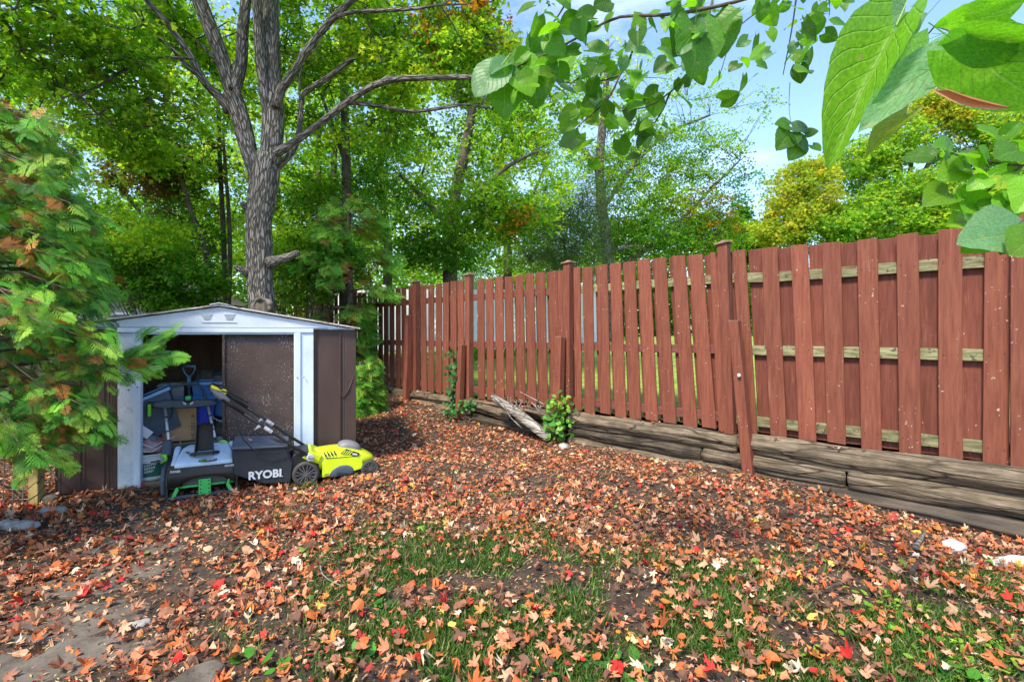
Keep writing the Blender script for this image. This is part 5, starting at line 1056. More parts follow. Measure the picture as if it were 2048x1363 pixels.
tree('maple_tree', 'broad green maple with a few orange leaves drooping over the far fence', [([(905, 700), (900, 560), (905, 420), (930, 300), (950, 180), (960, 40)], 10.2, [16, 14, 12, 10, 8, 5]), ([(903, 440), (960, 380), (1020, 330), (1080, 300)], 10, [6, 5, 4, 2.5]), ([(903, 460), (850, 400), (800, 350)], 10, [6, 5, 3])],
     [(850, 330, 10.5, 130, 110, 1, 170, PAL_MID, .10), (960, 430, 9.3, 110, 80, .7, 190, PAL_MID, .0), (1000, 240, 10.5, 140, 110, 1, 200, PAL_MID, .10), (880, 500, 9.8, 90, 45, .6, 130, PAL_DEEP, -.1),
      (1080, 330, 10.5, 90, 110, .9, 120, PAL_BRIGHT, .10), (1040, 440, 9.2, 80, 55, .5, 90, PAL_MID, -.1), (1030, 440, 8.9, 45, 35, .3, 14, PAL_OR, -.2), (920, 120, 10.5, 130, 100, 1, 120, PAL_MID, .08), (1100, 190, 10.8, 120, 90, 1, 110, PAL_MID, .12), (830, 210, 10.8, 90, 70, .8, 70, PAL_BRIGHT, .15)], lsize=.062)
tree('willow_tree', 'tree with fine grey-green hanging foliage beyond the middle of the fence', [([(1140, 700), (1135, 560), (1132, 520), (1128, 480)], 12.3, [6, 5, 3, 1.5])],
     [(1115, 450, 12, 85, 100, .9, 900, PAL_GREY, -.1), (1170, 430, 12, 60, 90, .8, 560, PAL_GREY, -.1), (1080, 510, 12, 70, 50, .8, 420, PAL_GREY, -.1), (1160, 520, 12, 70, 50, .8, 420, PAL_GREY, -.1)], lsize=.05, tmpls=[NARROW], nl=16, splen=.34, tw=.1)
tree('linden_tree', 'tall grey-trunked tree with thin airy crown against the sky behind the fence', [([(1225, 720), (1220, 600), (1218, 530), (1210, 460), (1202, 400), (1199, 330), (1204, 265), (1212, 180), (1215, 80)], 12.8, [13, 12, 11.5, 10.5, 10, 9, 8, 6, 3]), ([(1200, 335), (1188, 325), (1168, 300), (1150, 270)], 12.8, [7, 6, 5, 3]),
      ([(1222, 505), (1260, 492), (1300, 500)], 12.6, [4, 3, 2]), ([(1230, 540), (1330, 470), (1420, 380), (1480, 320)], 13, [5, 4, 3, 1.5]), ([(1205, 420), (1260, 340), (1330, 270), (1420, 230)], 12.8, [4, 3.5, 3, 2])],
     [(1300, 400, 13.2, 150, 90, 1.2, 620, PAL_MID, .02), (1330, 480, 13, 140, 50, 1, 460, PAL_DEEP, -.1), (1250, 300, 13, 120, 80, 1, 420, PAL_MID, .12), (1380, 310, 13, 120, 70, .9, 300, PAL_MID, .08), (1470, 350, 13, 60, 60, .6, 50, PAL_DEEP, .05), (1480, 230, 13, 90, 60, .8, 45, PAL_MID, .15),
      (1230, 180, 12.8, 120, 90, 1, 120, PAL_BRIGHT, .1), (1210, 470, 13.3, 80, 60, .8, 260, PAL_MID, -.1), (1430, 470, 13.2, 80, 50, .8, 300, PAL_MID, -.1), (1400, 440, 13, 90, 70, .9, 150, PAL_OR, .05), (1370, 180, 13, 100, 60, .8, 50, PAL_MID, .15)], lsize=.05, tmpls=[OV, CT[0]], mbark='bark')
tree('yellow_maple', 'rounded maple turning yellow beyond the fence, left of the taller one', [([(1600, 600), (1605, 480), (1600, 400), (1610, 330)], 18.5, [6, 6, 5, 3])],
     [(1600, 400, 18.5, 75, 80, 1.4, 420, PAL_YEL, .0), (1560, 460, 18.5, 55, 50, 1.2, 220, PAL_YEL, .0), (1650, 460, 18.3, 80, 50, 1.2, 320, PAL_GRN_R, .0), (1620, 350, 18.7, 45, 50, 1, 130, PAL_YEL, .05)], mleaf='leaf_far', lsize=.09, nl=14, splen=.5, tw=.1)
tree('yellow_maple', 'tall maple with orange-yellow top behind the right half of the fence', [([(1805, 620), (1808, 480), (1800, 380), (1795, 300), (1800, 220)], 19, [10, 9, 8, 6, 3]), ([(1808, 440), (1840, 360), (1880, 290)], 19, [6, 5, 3]), ([(1806, 430), (1770, 350), (1740, 290)], 19, [6, 4, 3]), ([(1806, 420), (1822, 330), (1830, 250)], 19, [5, 4, 2])],
     [(1790, 290, 19, 60, 55, 1.2, 220, PAL_GRN_R, .05), (1880, 240, 19, 65, 50, 1.2, 220, PAL_YEL, .0), (1960, 280, 19, 100, 70, 1.5, 420, PAL_GRN_R, .0), (1720, 340, 19, 60, 60, 1.2, 220, PAL_GRN_R, .05), (1850, 400, 18.6, 140, 60, 1.6, 620, PAL_GRN_R, .05),
      (1740, 440, 18.4, 90, 50, 1.4, 380, PAL_GRN_R, .0), (2020, 400, 18.5, 90, 80, 1.5, 420, PAL_GRN_R, .0), (1900, 460, 18, 120, 40, 1.3, 360, PAL_BRIGHT, .0), (2060, 260, 19.5, 70, 70, 1.3, 220, PAL_YEL, .0), (1850, 205, 19, 30, 25, .8, 60, PAL_YEL, .0), (2200, 330, 19, 120, 130, 1.5, 420, PAL_GRN_R, .0)], mleaf='leaf_far', lsize=.095, nl=14, splen=.5, tw=.2, gscale=.6)
tree('spruce_tree', 'small blue-green spruce tip showing above the far left fence', [([(935, 640), (936, 545)], 14, [4, 1])], [(935, 566, 14, 40, 26, .5, 150, [((.22, .36, .34), 3), ((.14, .26, .24), 3)], -.3)], lsize=.07, tmpls=[NARROW], nl=14, splen=.3, tw=0)
tree('cypress_tree', 'dark green pointed conifer in the gap between airy tree and yellow maple', [([(1480, 640), (1480, 420)], 20, [5, 1])], [(1480, 500, 20, 45, 70, .8, 280, PAL_DEEP, -.2), (1480, 440, 20, 22, 50, .5, 90, PAL_DEEP, -.3), (1525, 490, 20.5, 30, 60, .6, 110, PAL_GRN_R, -.2)], mleaf='leaf_far', lsize=.1, nl=12, splen=.35, tw=0)
for i, (px, Y, top, w_) in enumerate(((60, 13, 150, 190), (300, 14.5, 120, 190), (560, 13.5, 160, 170), (770, 14.5, 150, 170), (1010, 16, 200, 150))):
    lab = ('yellow-green tree filling the left edge behind the cedars', 'yellow-green tree behind the dark leaning tree at the left', 'yellow-green tree showing on both sides of the big maple trunk', 'yellow-green tree behind the straight dark tree', 'yellow-green tree behind the far end of the fence and the willow')[i]
    tree('broadleaf_tree', lab, [([(px, 700), (px + 6, 500), (px - 8, 350), (px + 5, top)], Y, [9, 8, 6, 3]), ([(px, 480), (px + 60, 380), (px + 90, 300)], Y, [4, 3, 2]), ([(px, 450), (px - 60, 370), (px - 90, 300)], Y, [4, 3, 2])],
         [(px, 330, Y, w_, 120, 1.4, 360, PAL_BRIGHT, .12), (px + 30, 470, Y, w_, 90, 1.3, 330, PAL_MID, .08), (px - 20, top, Y, w_ * .7, 80, 1.2, 190, PAL_BRIGHT, .14)], mleaf='leaf_far', lsize=.075, nl=12, splen=.42, tw=.08, group='yellow-green trees closing the view behind the yard')
# shrubs and hedges
def bush(name, label, clumps, Y, lsize=.05, pal=PAL_DEEP, tmpls=CT, cat='shrub', mleaf='leaf', kind=None, nl=12, splen=.28, **kw):
    b = at(clumps[0][0], 668, Y); b.z = float(lz(b.x, b.y)) if (b.x - P0[0]) * FN[0] + (b.y - P0[1]) * FN[1] > 0 else float(gz(b.x, b.y))
    t = thing(name, label, cat, b, kind=kind); sc = Scatter(); mb = MB()
    for (px, py, rx, ry, rd, n, pl_, gap) in clumps:
        c, rad = px_clump(px, py, Y, rx, ry, rd); P = sprays(sc, c, rad, n, pl_ or pal, lsize, nl, splen, gap, tmpls, seed=px, keepfn=kf, **kw)
        for q in P[::max(1, len(P) // 7)]: mb.tube([b + Vector((random.uniform(-.1, .1), 0, 0)), Vector(q) * .5 + b * .5 + Vector((0, 0, .1)), Vector(q)], [.012, .008, .003], 4, False)
    sc.build('foliage', M[mleaf], t)['kind'] = 'stuff'
    if mb.v: mb.build('stem', M['bark_dark'], t)
    return t
bush('shrub', 'leafy green understorey shrub behind the left half of the shed roof', [(330, 560, 120, 70, .6, 260, PAL_DEEP, -.1), (240, 500, 110, 80, .6, 200, PAL_MID, .0), (400, 590, 90, 50, .5, 150, PAL_MID, -.1), (330, 500, 90, 60, .6, 120, PAL_BRIGHT, .05)], 7.6)
bush('shrub', 'bright green shrub between the maple trunk and the shed roof right slope', [(600, 570, 70, 60, .5, 170, PAL_MID, -.1), (570, 480, 60, 60, .5, 90, PAL_BRIGHT, .05), (650, 520, 90, 60, .6, 170, PAL_DEEP, .0)], 8.2)
bush('shrub', 'low green garden shrub with red blooms seen through the fence gaps', [(1000, 720, 70, 30, .3, 70, PAL_MID, -.2), (930, 710, 40, 30, .3, 40, PAL_BRIGHT, -.2), (1010, 712, 60, 26, .3, 12, [((.6, .04, .02), 1)], -.3), (1090, 720, 60, 30, .3, 50, PAL_BRIGHT, -.2)], 11.5, lsize=.06)
bush('hedge', 'dense green hedge behind the neighbouring lawn right of the white fence', [(1300, 610, 110, 70, .5, 420, PAL_MID, -.3), (1500, 600, 120, 70, .5, 420, PAL_MID, -.3), (1700, 600, 120, 80, .5, 420, PAL_DEEP, -.3), (1900, 600, 120, 80, .5, 350, PAL_DEEP, -.3), (2150, 600, 150, 90, .5, 350, PAL_DEEP, -.3)], 14.5, lsize=.08, cat='hedge', mleaf='leaf_far')
# far-off wood that reads as one mass
fw = thing('far_wood', 'dense far-off wood of mixed green and yellow crowns closing off the horizon', 'wood', Vector((0, 28, 0)), kind='stuff')
sc = Scatter()
for i in range(46):
    a = R(-66 + 132 * i / 45); Rr_ = random.uniform(24, 30); x, y = math.sin(a) * Rr_, math.cos(a) * Rr_; h = random.uniform(6, 9) if a < R(24) else random.uniform(3.5, 5.5)
    sprays(sc, (x, y, h * .5), (2.2, 1.8, h * .55), 190, random.choice([PAL_MID, PAL_BRIGHT, PAL_GRN_R, PAL_BRIGHT, PAL_MID]), .15, 12, .9, -.12, seed=i, gscale=.4)
w_ = sc.build('foliage', M['leaf_far'], fw); w_['kind'] = 'stuff'

# white fence of the neighbour, beyond the gaps
nf = thing('white_fence', 'white board fence far behind the gaps of the red fence', 'fence', (-2, 12.8, .9))
x = -5.2; k = 0
while x < 2.6:
    if k % 14 == 0: mb = MB(); mb.box((x + .06, 12.72, 1.62), (.11, .11, 1.75), None); mb.build('post', M['vinyl'], nf, bevel=.004)
    else: mb = MB(); mb.box((x + .06, 12.8, 1.62), (.125, .022, 1.55), None); mb.build('board', M['vinyl'], nf, bevel=.003, seg=1)
    x += .135; k += 1
for z in (1.1, 2.1): mb = MB(); mb.box((-1.3, 12.84, z), (7.9, .04, .09), None); mb.build('rail', M['vinyl'], nf)
# house glimpsed through the trees on the left
hs = thing('neighbour_house', 'grey house with dark pitched roof glimpsed between trees on the left', 'house', (-13, 17.5, 0))
mb = MB(); mb.box((-13.5, 18, 1.2), (5, 4, 2.4)); mb.build('wall', M['house'], hs)
mb = MB(); mb.prism([(-16.4, 15.6, 2.35), (-10.6, 15.6, 2.35), (-13.5, 15.6, 3.9)], (0, 4.8, 0)); mb.build('roof', M['house_roof'], hs, bevel=.02)
mb = MB(); mb.box((-12.6, 15.97, 1.5), (.9, .06, .9)); wf = mb.build('window', M['vinyl'], hs); mb = MB(); mb.box((-12.6, 15.93, 1.5), (.74, .02, .74)); mb.build('pane', M['slate'], wf)

# ------------------------------------------------------------------ cedars: flat ferny sprays
def cedar_tmpl(seed, dens=8):
    rr = random.Random(seed); v = []; f = []
    def leaf(p, d, L, w):
        n = len(v); px_, py_ = -d[1], d[0]
        z0 = -.35 * (p[0] ** 2 + p[1] ** 2) - .0; e = (p[0] + d[0] * L, p[1] + d[1] * L); z1 = -.35 * (e[0] ** 2 + e[1] ** 2)
        m_ = (p[0] + d[0] * L * .45, p[1] + d[1] * L * .45)
        v.extend([(p[0], p[1], z0), (m_[0] + px_ * w, m_[1] + py_ * w, (z0 + z1) / 2), (e[0], e[1], z1 - .01), (m_[0] - px_ * w, m_[1] - py_ * w, (z0 + z1) / 2)]); f.append((n, n + 1, n + 2, n + 3))
    leaf((0, 0), (0, 1), 1, .016)
    for i in range(dens):
        t = .10 + .84 * i / dens; sg = 1 if i % 2 else -1
        for sg in (1, -1):
            a = R(rr.uniform(32, 48)) * sg; d = (math.sin(a), math.cos(a)); L = (1 - t) * .55 + .14; L *= rr.uniform(.8, 1.15); p = (0, t)
            leaf(p, d, L, .017)
            for j in range(3):
                tt = .25 + .24 * j; q = (p[0] + d[0] * L * tt, p[1] + d[1] * L * tt)
                for s2 in (1, -1):
                    b = a + R(36) * s2; leaf(q, (math.sin(b), math.cos(b)), L * (.50 - .10 * j), .016)
    return (np.array(v), f)
CED = [cedar_tmpl(i) for i in range(3)]; CEDL = [cedar_tmpl(5, 5)]
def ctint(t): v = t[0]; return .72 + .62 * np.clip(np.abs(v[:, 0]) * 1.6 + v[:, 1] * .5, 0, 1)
PAL_CED = [((.08, .27, .025), 5), ((.15, .38, .03), 4), ((.04, .15, .018), 2.5), ((.26, .44, .04), 2.5), ((.33, .14, .035), .35)]
PAL_CED_BR = [((.38, .15, .035), 4), ((.26, .10, .03), 2), ((.45, .22, .06), 1)]
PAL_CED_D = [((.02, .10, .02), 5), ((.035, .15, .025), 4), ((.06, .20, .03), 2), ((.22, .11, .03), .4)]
CT_POS = []
def cedar(name, label, base, H, rfun, nb, Ls=.17, z0=.25, tm=CED, pal=PAL_CED, per=26, azr=(0, 360), brown=.12, keep=None, nbr=.03, m='cedar', droop=.25, tr=.09):
    base = Vector(base); t = thing(name, label, 'tree', base); mb = MB(); bark_tube(mb, [base, base + Vector((.03, .02, H * .5)), base + Vector((0, 0, H))], [tr, tr * .6, .015], 12, .1); mb.build('trunk', M['bark_dark'], t, smooth=True)
    Ts, As, Ns, Cs, Ss = [], [], [], [], []; mb = MB()
    for i in range(nb):
        f = (i + random.random()) / nb; z = z0 + (H - z0) * f ** 1.05; az = R(random.uniform(*azr)); L = rfun(z) * random.uniform(.75, 1.12)
        d = Vector((math.cos(az), math.sin(az), random.uniform(-.05, .25))); tip = base + Vector((0, 0, z)) + d * L + Vector((0, 0, -droop * L)); root = base + Vector((0, 0, z)); mid = root.lerp(tip, .55) + Vector((0, 0, .10 * L))
        if keep is not None:
            for _ in range(8):
                if keep(np.array([tuple(tip)]))[0] and keep(np.array([tuple(mid)]))[0]: break
                tip = root.lerp(tip, .82); mid = root.lerp(mid, .82)
        mb.tube([root, mid, tip], [.012 * L + .004, .006, .002], 5, False)
        br = random.random() < brown; dh = Vector((d.x, d.y, 0)).normalized(); sd = Vector((-dh.y, dh.x, 0))
        for j in range(per):
            tt = random.uniform(.25, 1.0) ** .8; p = (root.lerp(mid, tt / .55) if tt < .55 else mid.lerp(tip, (tt - .55) / .45)); sg = random.choice((-1, 1))
            off = random.uniform(0, .22) * L * (1.1 - tt); p = p + sd * (sg * off) + Vector((random.gauss(0, .03), random.gauss(0, .03), random.gauss(-.02, .05)))
            ang = random.gauss(0, .7) + sg * .4; a = (dh * math.cos(ang) + sd * math.sin(ang) + Vector((0, 0, random.gauss(-.38, .25)))).normalized()
            nrm = (Vector((0, 0, 1)) * .8 + sd * random.gauss(0, .7) + dh * random.gauss(.25, .4))
            Ts.append(tuple(p)); As.append(tuple(a)); Ns.append(tuple(nrm)); Ss.append(Ls * random.uniform(.65, 1.2) * (1 if tt > .5 else .85))
            isb = random.random() < (nbr if tt > .75 else .42 if br else .14)
            Cs.append(isb)
    T = np.array(Ts); A = np.array(As); N_ = np.array(Ns); S_ = np.array(Ss); isb = np.array(Cs)
    k = ~in_shed(T + A * S_[:, None]) & ~in_shed(T)
    if keep is not None: k &= keep(T)
    T, A, N_, S_, isb = T[k], A[k], N_[k], S_[k], isb[k]
    C1, C2 = pick(pal, len(T), .15), pick(PAL_CED_BR, len(T), .15); C = np.where(isb[:, None], C2, C1)
    sc = Scatter(); w = RNG.integers(0, len(tm), len(T))
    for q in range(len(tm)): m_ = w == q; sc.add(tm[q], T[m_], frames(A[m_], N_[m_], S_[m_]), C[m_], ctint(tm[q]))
    CT_POS.append(T); sc.build('foliage', M[m], t)['kind'] = 'stuff'; mb.build('branches', M['twig'], t)['kind'] = 'stuff'
    return t
def kp(T):   # keep the camera's surroundings free and the outline of the photograph
    px = T[:, 0] / T[:, 1] * 1000 + 1024; py = 668 - (T[:, 2] - 1.25) / T[:, 1] * 1000
    lim = np.interp(py, [-200, 150, 300, 480, 560, 640, 700, 800, 860, 900, 975, 1000], [60, 90, 150, 215, 240, 250, 262, 240, 235, 150, 130, 110])
    lim = lim + 22 * np.sin(py * .045) + 10 * np.sin(py * .13)
    low = 915 + 28 * np.sin(px * .05) + np.clip(px, 0, 250) * .38
    top = 215 + 35 * np.sin(px * .04) - .25 * px
    return (T[:, 1] > 1.6) & (px < lim) & (py < low) & (py > top)
cedar('cedar_tree', 'near cedar with drooping green sprays and orange-brown patches covering the shed left side', (-3.62, 3.15, 0), 3.1, lambda z: (1.34 - .24 * max(0, z - 1.3)) if z > .8 else .95 + z * .4, 150, .115, .12, CED, PAL_CED, 34, azr=(-120, 80), keep=kp, brown=.3, tr=.10)
# the single bough reaching across the doorway
t = thing('cedar_bough', 'single cedar bough reaching past the door post into the open doorway', 'bough', at(255, 720, 3.5))
mb = MB(); pts = [at(190, 745, 3.35), at(255, 715, 3.45), at(300, 690, 3.52), at(336, 660, 3.56)]; mb.tube(pts, [.008, .006, .004, .002], 6); mb.tube([pts[1], at(300, 712, 3.46), at(352, 712, 3.48)], [.004, .003, .0015], 5); mb.build('stem', M['twig'], t)
T, A, N_, S_, C = [], [], [], [], []
for (x0, y0, x1, y1, n, sz, brn) in ((225, 735, 300, 690, 9, .13, 0), (280, 700, 336, 662, 9, .11, 0), (290, 712, 350, 714, 9, .11, 0), (240, 720, 300, 735, 8, .12, 0), (225, 715, 275, 725, 6, .13, 1), (262, 690, 290, 660, 4, .10, 0)):
    for k in range(n):
        f = (k + .5) / n; p = at(x0 + (x1 - x0) * f, y0 + (y1 - y0) * f, 3.45 + random.uniform(-.05, .05)); d = (at(x1, y1, 3.5) - at(x0, y0, 3.5)).normalized()
        a = d + Vector((0, 0, random.uniform(-.9, .1) if k % 2 else random.uniform(-.2, .5))); T.append(tuple(p)); A.append(tuple(a)); N_.append((random.gauss(0, .4), -1, random.gauss(.5, .4))); S_.append(sz * random.uniform(.7, 1.15)); C.append(brn)
T = np.array(T); C = np.where(np.array(C)[:, None] == 1, pick(PAL_CED_BR, len(T)), pick(PAL_CED[:2] + [((.10, .27, .05), 3)], len(T)))
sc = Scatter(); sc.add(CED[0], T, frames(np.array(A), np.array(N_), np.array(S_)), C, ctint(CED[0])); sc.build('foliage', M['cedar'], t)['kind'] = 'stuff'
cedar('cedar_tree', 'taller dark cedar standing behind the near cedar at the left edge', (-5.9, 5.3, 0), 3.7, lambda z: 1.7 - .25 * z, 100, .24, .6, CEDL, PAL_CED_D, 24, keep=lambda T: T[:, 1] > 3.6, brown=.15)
cedar('cedar_tree', 'drooping cedar between the shed and the far end of the fence', (-2.72, 8.3, .15), 3.3, lambda z: 1.35 - .22 * z, 60, .22, .7, CEDL, [((.09, .28, .025), 5), ((.15, .38, .035), 4), ((.26, .46, .045), 3.5), ((.05, .16, .02), 1.5), ((.30, .13, .03), .4)], 26, keep=lambda T: (T[:, 0] / T[:, 1] * 1000 + 1024 < np.where(T[:, 2] > 1.85, 800, 742)), brown=.12)
cedar('cedar_sapling', 'small bushy cedar sapling on the ground right of the shed', (-2.22, 7.3, .1), .75, lambda z: .34 - .15 * z, 60, .15, .05, CEDL, PAL_CED, 20, brown=.0, nbr=.0, tr=.02, droop=.1)

# ------------------------------------------------------------------ leaf litter
PAL_LIT = [((.56, .22, .11), 8), ((.60, .34, .20), 5), ((.52, .14, .045), 8), ((.30, .13, .075), 8), ((.16, .08, .05), 8), ((.60, .22, .05), 2.0), ((.55, .035, .025), 1.3), ((.40, .05, .04), 1.0), ((.62, .42, .08), .5), ((.72, .56, .38), 2.0), ((.16, .28, .04), .25)]
def qd(x, y): return (x - P0[0]) * FN[0] + (y - P0[1]) * FN[1]
def path_m(x, y):      # bare stone path running from lower left towards the shed door
    cx = -1.75 + (y - 1.8) * -.10; return np.exp(-((x - cx - .10 * np.sin(y * 3)) / (.26 + .05 * np.sin(y * 5))) ** 2) * sstep(3.7, 3.1, y)
def grass_m(x, y):
    px = x / y * 1000 + 1024
    m_ = sstep(3.05, 2.3, y) * sstep(560, 760, px) * .85 + sstep(3.5, 3.0, y) * np.exp(-((px - 900) / 190) ** 2) * .8
    m_ += sstep(2.75, 2.2, y) * sstep(1250, 1500, px) * .28 + .35 * np.exp(-((px - 500) / 60) ** 2 - ((y - 1.95) / .12) ** 2)
    return np.clip(m_, 0, 1)
def fbm(x, y, s, seed=0): return np.array([noise.fractal((a * s, b * s, seed), .9, 2.1, 4) for a, b in zip(x, y)])
def region(d, ymin=.9, ymax=10.5):
    area = .5 * (ymax - ymin) * 2 * ((1.12 * ymin + .5) + (1.12 * ymax + .5)); n = int(d * area * 1.9)
    y = ymin + (ymax - ymin) * RNG.random(n); x = (RNG.random(n) * 2 - 1) * (1.12 * ymax + .5); k = np.abs(x) < 1.12 * y + .5; x, y = x[k], y[k]; q = qd(x, y); p = np.stack([x, y, np.zeros_like(x)], 1)
    k = (q < -.16) & ~in_shed(p) & (x > -8) & (x < 5.5); return x[k], y[k]
lit = thing('leaf_litter', 'thick scatter of fallen maple leaves, tan, orange and red, covering the yard', 'fallen leaves', (0, 3.5, 0), kind='stuff')
x, y = region(1250)
f = fbm(x, y, 1.3, 3); f2 = fbm(x, y, 4.5, 9)
dens = np.clip(.86 + 1.0 * f + .7 * f2, .28, 1) * (1 - .80 * path_m(x, y)) * (1 - .46 * grass_m(x, y)); dens *= np.where(qd(x, y) > -.5, .75, 1)
k = RNG.random(len(x)) < dens; x, y = x[k], y[k]; N = len(x); print('litter leaves', N)
z = gz(x, y) + .006 + RNG.random(N) * .022 + .03 * grass_m(x, y)
ang = RNG.random(N) * 2 * np.pi; A = np.stack([np.cos(ang), np.sin(ang), RNG.normal(0, .22, N)], 1); Nn = np.stack([RNG.normal(0, .36, N), RNG.normal(0, .36, N), np.ones(N)], 1)
flip = RNG.random(N) < .45; Nn[flip] *= -1
sz = np.clip(RNG.gamma(4.2, .0057, N), .009, .052); col = pick(PAL_LIT, N, .13)
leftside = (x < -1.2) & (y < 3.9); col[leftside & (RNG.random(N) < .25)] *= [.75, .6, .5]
T = np.stack([x, y, z], 1); Mx = frames(A, Nn, sz)
big = np.zeros(N, bool); score = sz / y; px = x / y * 1000 + 1024; py = 668 + (1.25 - z) / y * 1000; inview = (px > 5) & (px < 2043) & (py < 1358)
order = np.argsort(-np.where(inview, score, 0))[:290]; big[order] = True
sc = Scatter(); w = RNG.choice(10, N, p=GW)
near_ = y < 4.2
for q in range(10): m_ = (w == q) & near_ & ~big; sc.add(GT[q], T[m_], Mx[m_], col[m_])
for q in range(5): m_ = (w % 5 == q) & ~near_ & ~big; sc.add(GTL[q], T[m_], Mx[m_], col[m_])
# small crumbs, keys and leaf scraps
x2, y2 = region(1500, .9, 5.5); k = y2 < 5.5; x2, y2 = x2[k], y2[k]; n2 = len(x2); a2 = RNG.random(n2) * 6.283
cr = pick([((.62, .46, .22), 5), ((.55, .30, .17), 4), ((.25, .12, .07), 5), ((.12, .07, .045), 5), ((.45, .10, .05), 2)], n2, .15)
sc.add(NARROW, np.stack([x2, y2, gz(x2, y2) + .008 + RNG.random(n2) * .006], 1), frames(np.stack([np.cos(a2), np.sin(a2), RNG.normal(0, .2, n2)], 1), np.stack([RNG.normal(0, .4, n2), RNG.normal(0, .4, n2), np.ones(n2)], 1), RNG.uniform(.010, .034, n2)), cr)
# leaves caught on the timbers, the shed roof, the grass bag and the snow blower
ex = []
for _ in range(150): s_ = RNG.uniform(-3.2, 4.2); ex.append((fp(s_, -.10 + RNG.normal(0, .03), .345 + .012 * RNG.random()), RNG.uniform(.010, .03)))
for _ in range(26): a_ = RNG.uniform(.05, SW - .05); ex.append((S(a_, RNG.uniform(0, 1.5), rz(a_) + .022), RNG.uniform(.02, .04)))
ex.append((Mw(-.40, .14, .385), .040)); ex.append((B(.11, .16, .326), .030)); ex.append((B(.13, .13, .322), .022))
cp_ = CT_POS[0][CT_POS[0][:, 2] < 1.6]; cp_ = cp_[np.argsort(cp_[:, 1])][:len(cp_) // 3]
for i_ in RNG.choice(len(cp_), 34, replace=False): ex.append((Vector(cp_[i_]) + Vector((0, -.03, .03)), RNG.uniform(.018, .032)))
ne = len(ex); a_ = RNG.random(ne) * 6.283
sc.add(GT[1], np.array([tuple(p) for p, _ in ex]), frames(np.stack([np.cos(a_), np.sin(a_), RNG.normal(0, .25, ne)], 1), np.stack([RNG.normal(0, .35, ne), RNG.normal(-.2, .35, ne), np.ones(ne)], 1), np.array([r_ for _, r_ in ex])), pick(PAL_LIT, ne, .13))
lm = sc.build('leaf_cover', M['litter'], lit); lm['kind'] = 'stuff'
# the largest leaves: objects of their own
meshes = {}
for q in range(10):
    for c in range(len(PAL_LIT)):
        tv, tf = GT[q]; me = bpy.data.meshes.new('fallen_leaf'); 
        st = len(tv); vv = [tuple(p) for p in tv] + [(-.015, -.14, 0), (.015, -.14, 0), (.05, -.62, .12), (.03, -.62, .12)]
        me.from_pydata(vv, [], list(tf) + [(st, st + 1, st + 2, st + 3)])
        ca = me.color_attributes.new('col', 'FLOAT_COLOR', 'POINT'); base = np.array(PAL_LIT[c][0]); 
        cc = np.array([[*(base * (1 + .35 * (noise.noise((p[0] * 3, p[1] * 3, q))) + (.12 if i == 0 else 0))), 1] for i, p in enumerate(vv)], np.float32); ca.data.foreach_set('color', np.clip(cc, 0, .95).ravel()); me.materials.append(M['litter']); meshes[q, c] = me
wts = np.array([p[1] for p in PAL_LIT]); wts = wts / wts.sum()
for i in order:
    me = meshes[int(w[i]), int(RNG.choice(len(PAL_LIT), p=wts))]; o = bpy.data.objects.new('fallen_leaf', me); COL.objects.link(o); o.parent = lit
    Mi = Matrix([list(r) for r in Mx[i]]).to_4x4(); Mi.translation = Vector(T[i]) - ORG[lit.name] + Vector((0, 0, .008)); o.matrix_basis = Mi

# ------------------------------------------------------------------ grass, clover, weeds
gv = (np.array([(-.06, 0, 0), (.06, 0, 0), (.045, .5, .10), (-.045, .5, .10), (0, 1, .42)]), [(0, 1, 2, 3), (3, 2, 4)])
x, y = region(15000, .9, 3.9); f = fbm(x, y, 2.6, 5); gm = grass_m(x, y); k = (RNG.random(len(x)) < gm * np.clip(.52 + 1.7 * f, 0, 1)) ; x, y = x[k], y[k]
# scattered tufts further back
for tx, ty, n in ((612, 975, 260), (810, 1130, 120), (830, 1060, 90), (900, 1010, 80), (1010, 990, 60), (560, 1030, 50), (740, 1060, 80), (985, 1110, 90), (700, 960, 60)):
    p = at(tx, ty, 1); yy = 1250 / (ty - 668); c = ((tx - 1024) / 1000 * yy, yy); x = np.append(x, c[0] + RNG.normal(0, .05, n)); y = np.append(y, c[1] + RNG.normal(0, .035, n))
N = len(x); print('blades', N); a = RNG.random(N) * 6.283; tilt = RNG.normal(0, .55, (N, 2)) + np.array([.12, 0])
A = np.stack([tilt[:, 0], tilt[:, 1], np.ones(N)], 1); Nn = np.stack([np.cos(a), np.sin(a), np.zeros(N)], 1)
sc = Scatter(); sc.add(gv, np.stack([x, y, gz(x, y)], 1), frames(A, Nn, RNG.uniform(.024, .062, N)), pick([((.05, .13, .02), 5), ((.09, .19, .03), 4), ((.17, .26, .05), 2), ((.03, .08, .015), 2), ((.36, .30, .13), 1.5)], N))
g = sc.build('grass', M['grass']); tag(g, 'sparse patches of short green grass growing through the fallen leaves', 'grass', kind='stuff')
def disc_t(): return (np.array([(0, 0, 0)] + [(math.sin(a) * (.5 + .5 * abs(math.cos(a / 2))) * .9, .45 - math.cos(a) * .5, .06 * math.cos(3 * a)) for a in np.linspace(.3, 6.0, 9)]), [(0, i, i + 1) for i in range(1, 9)])
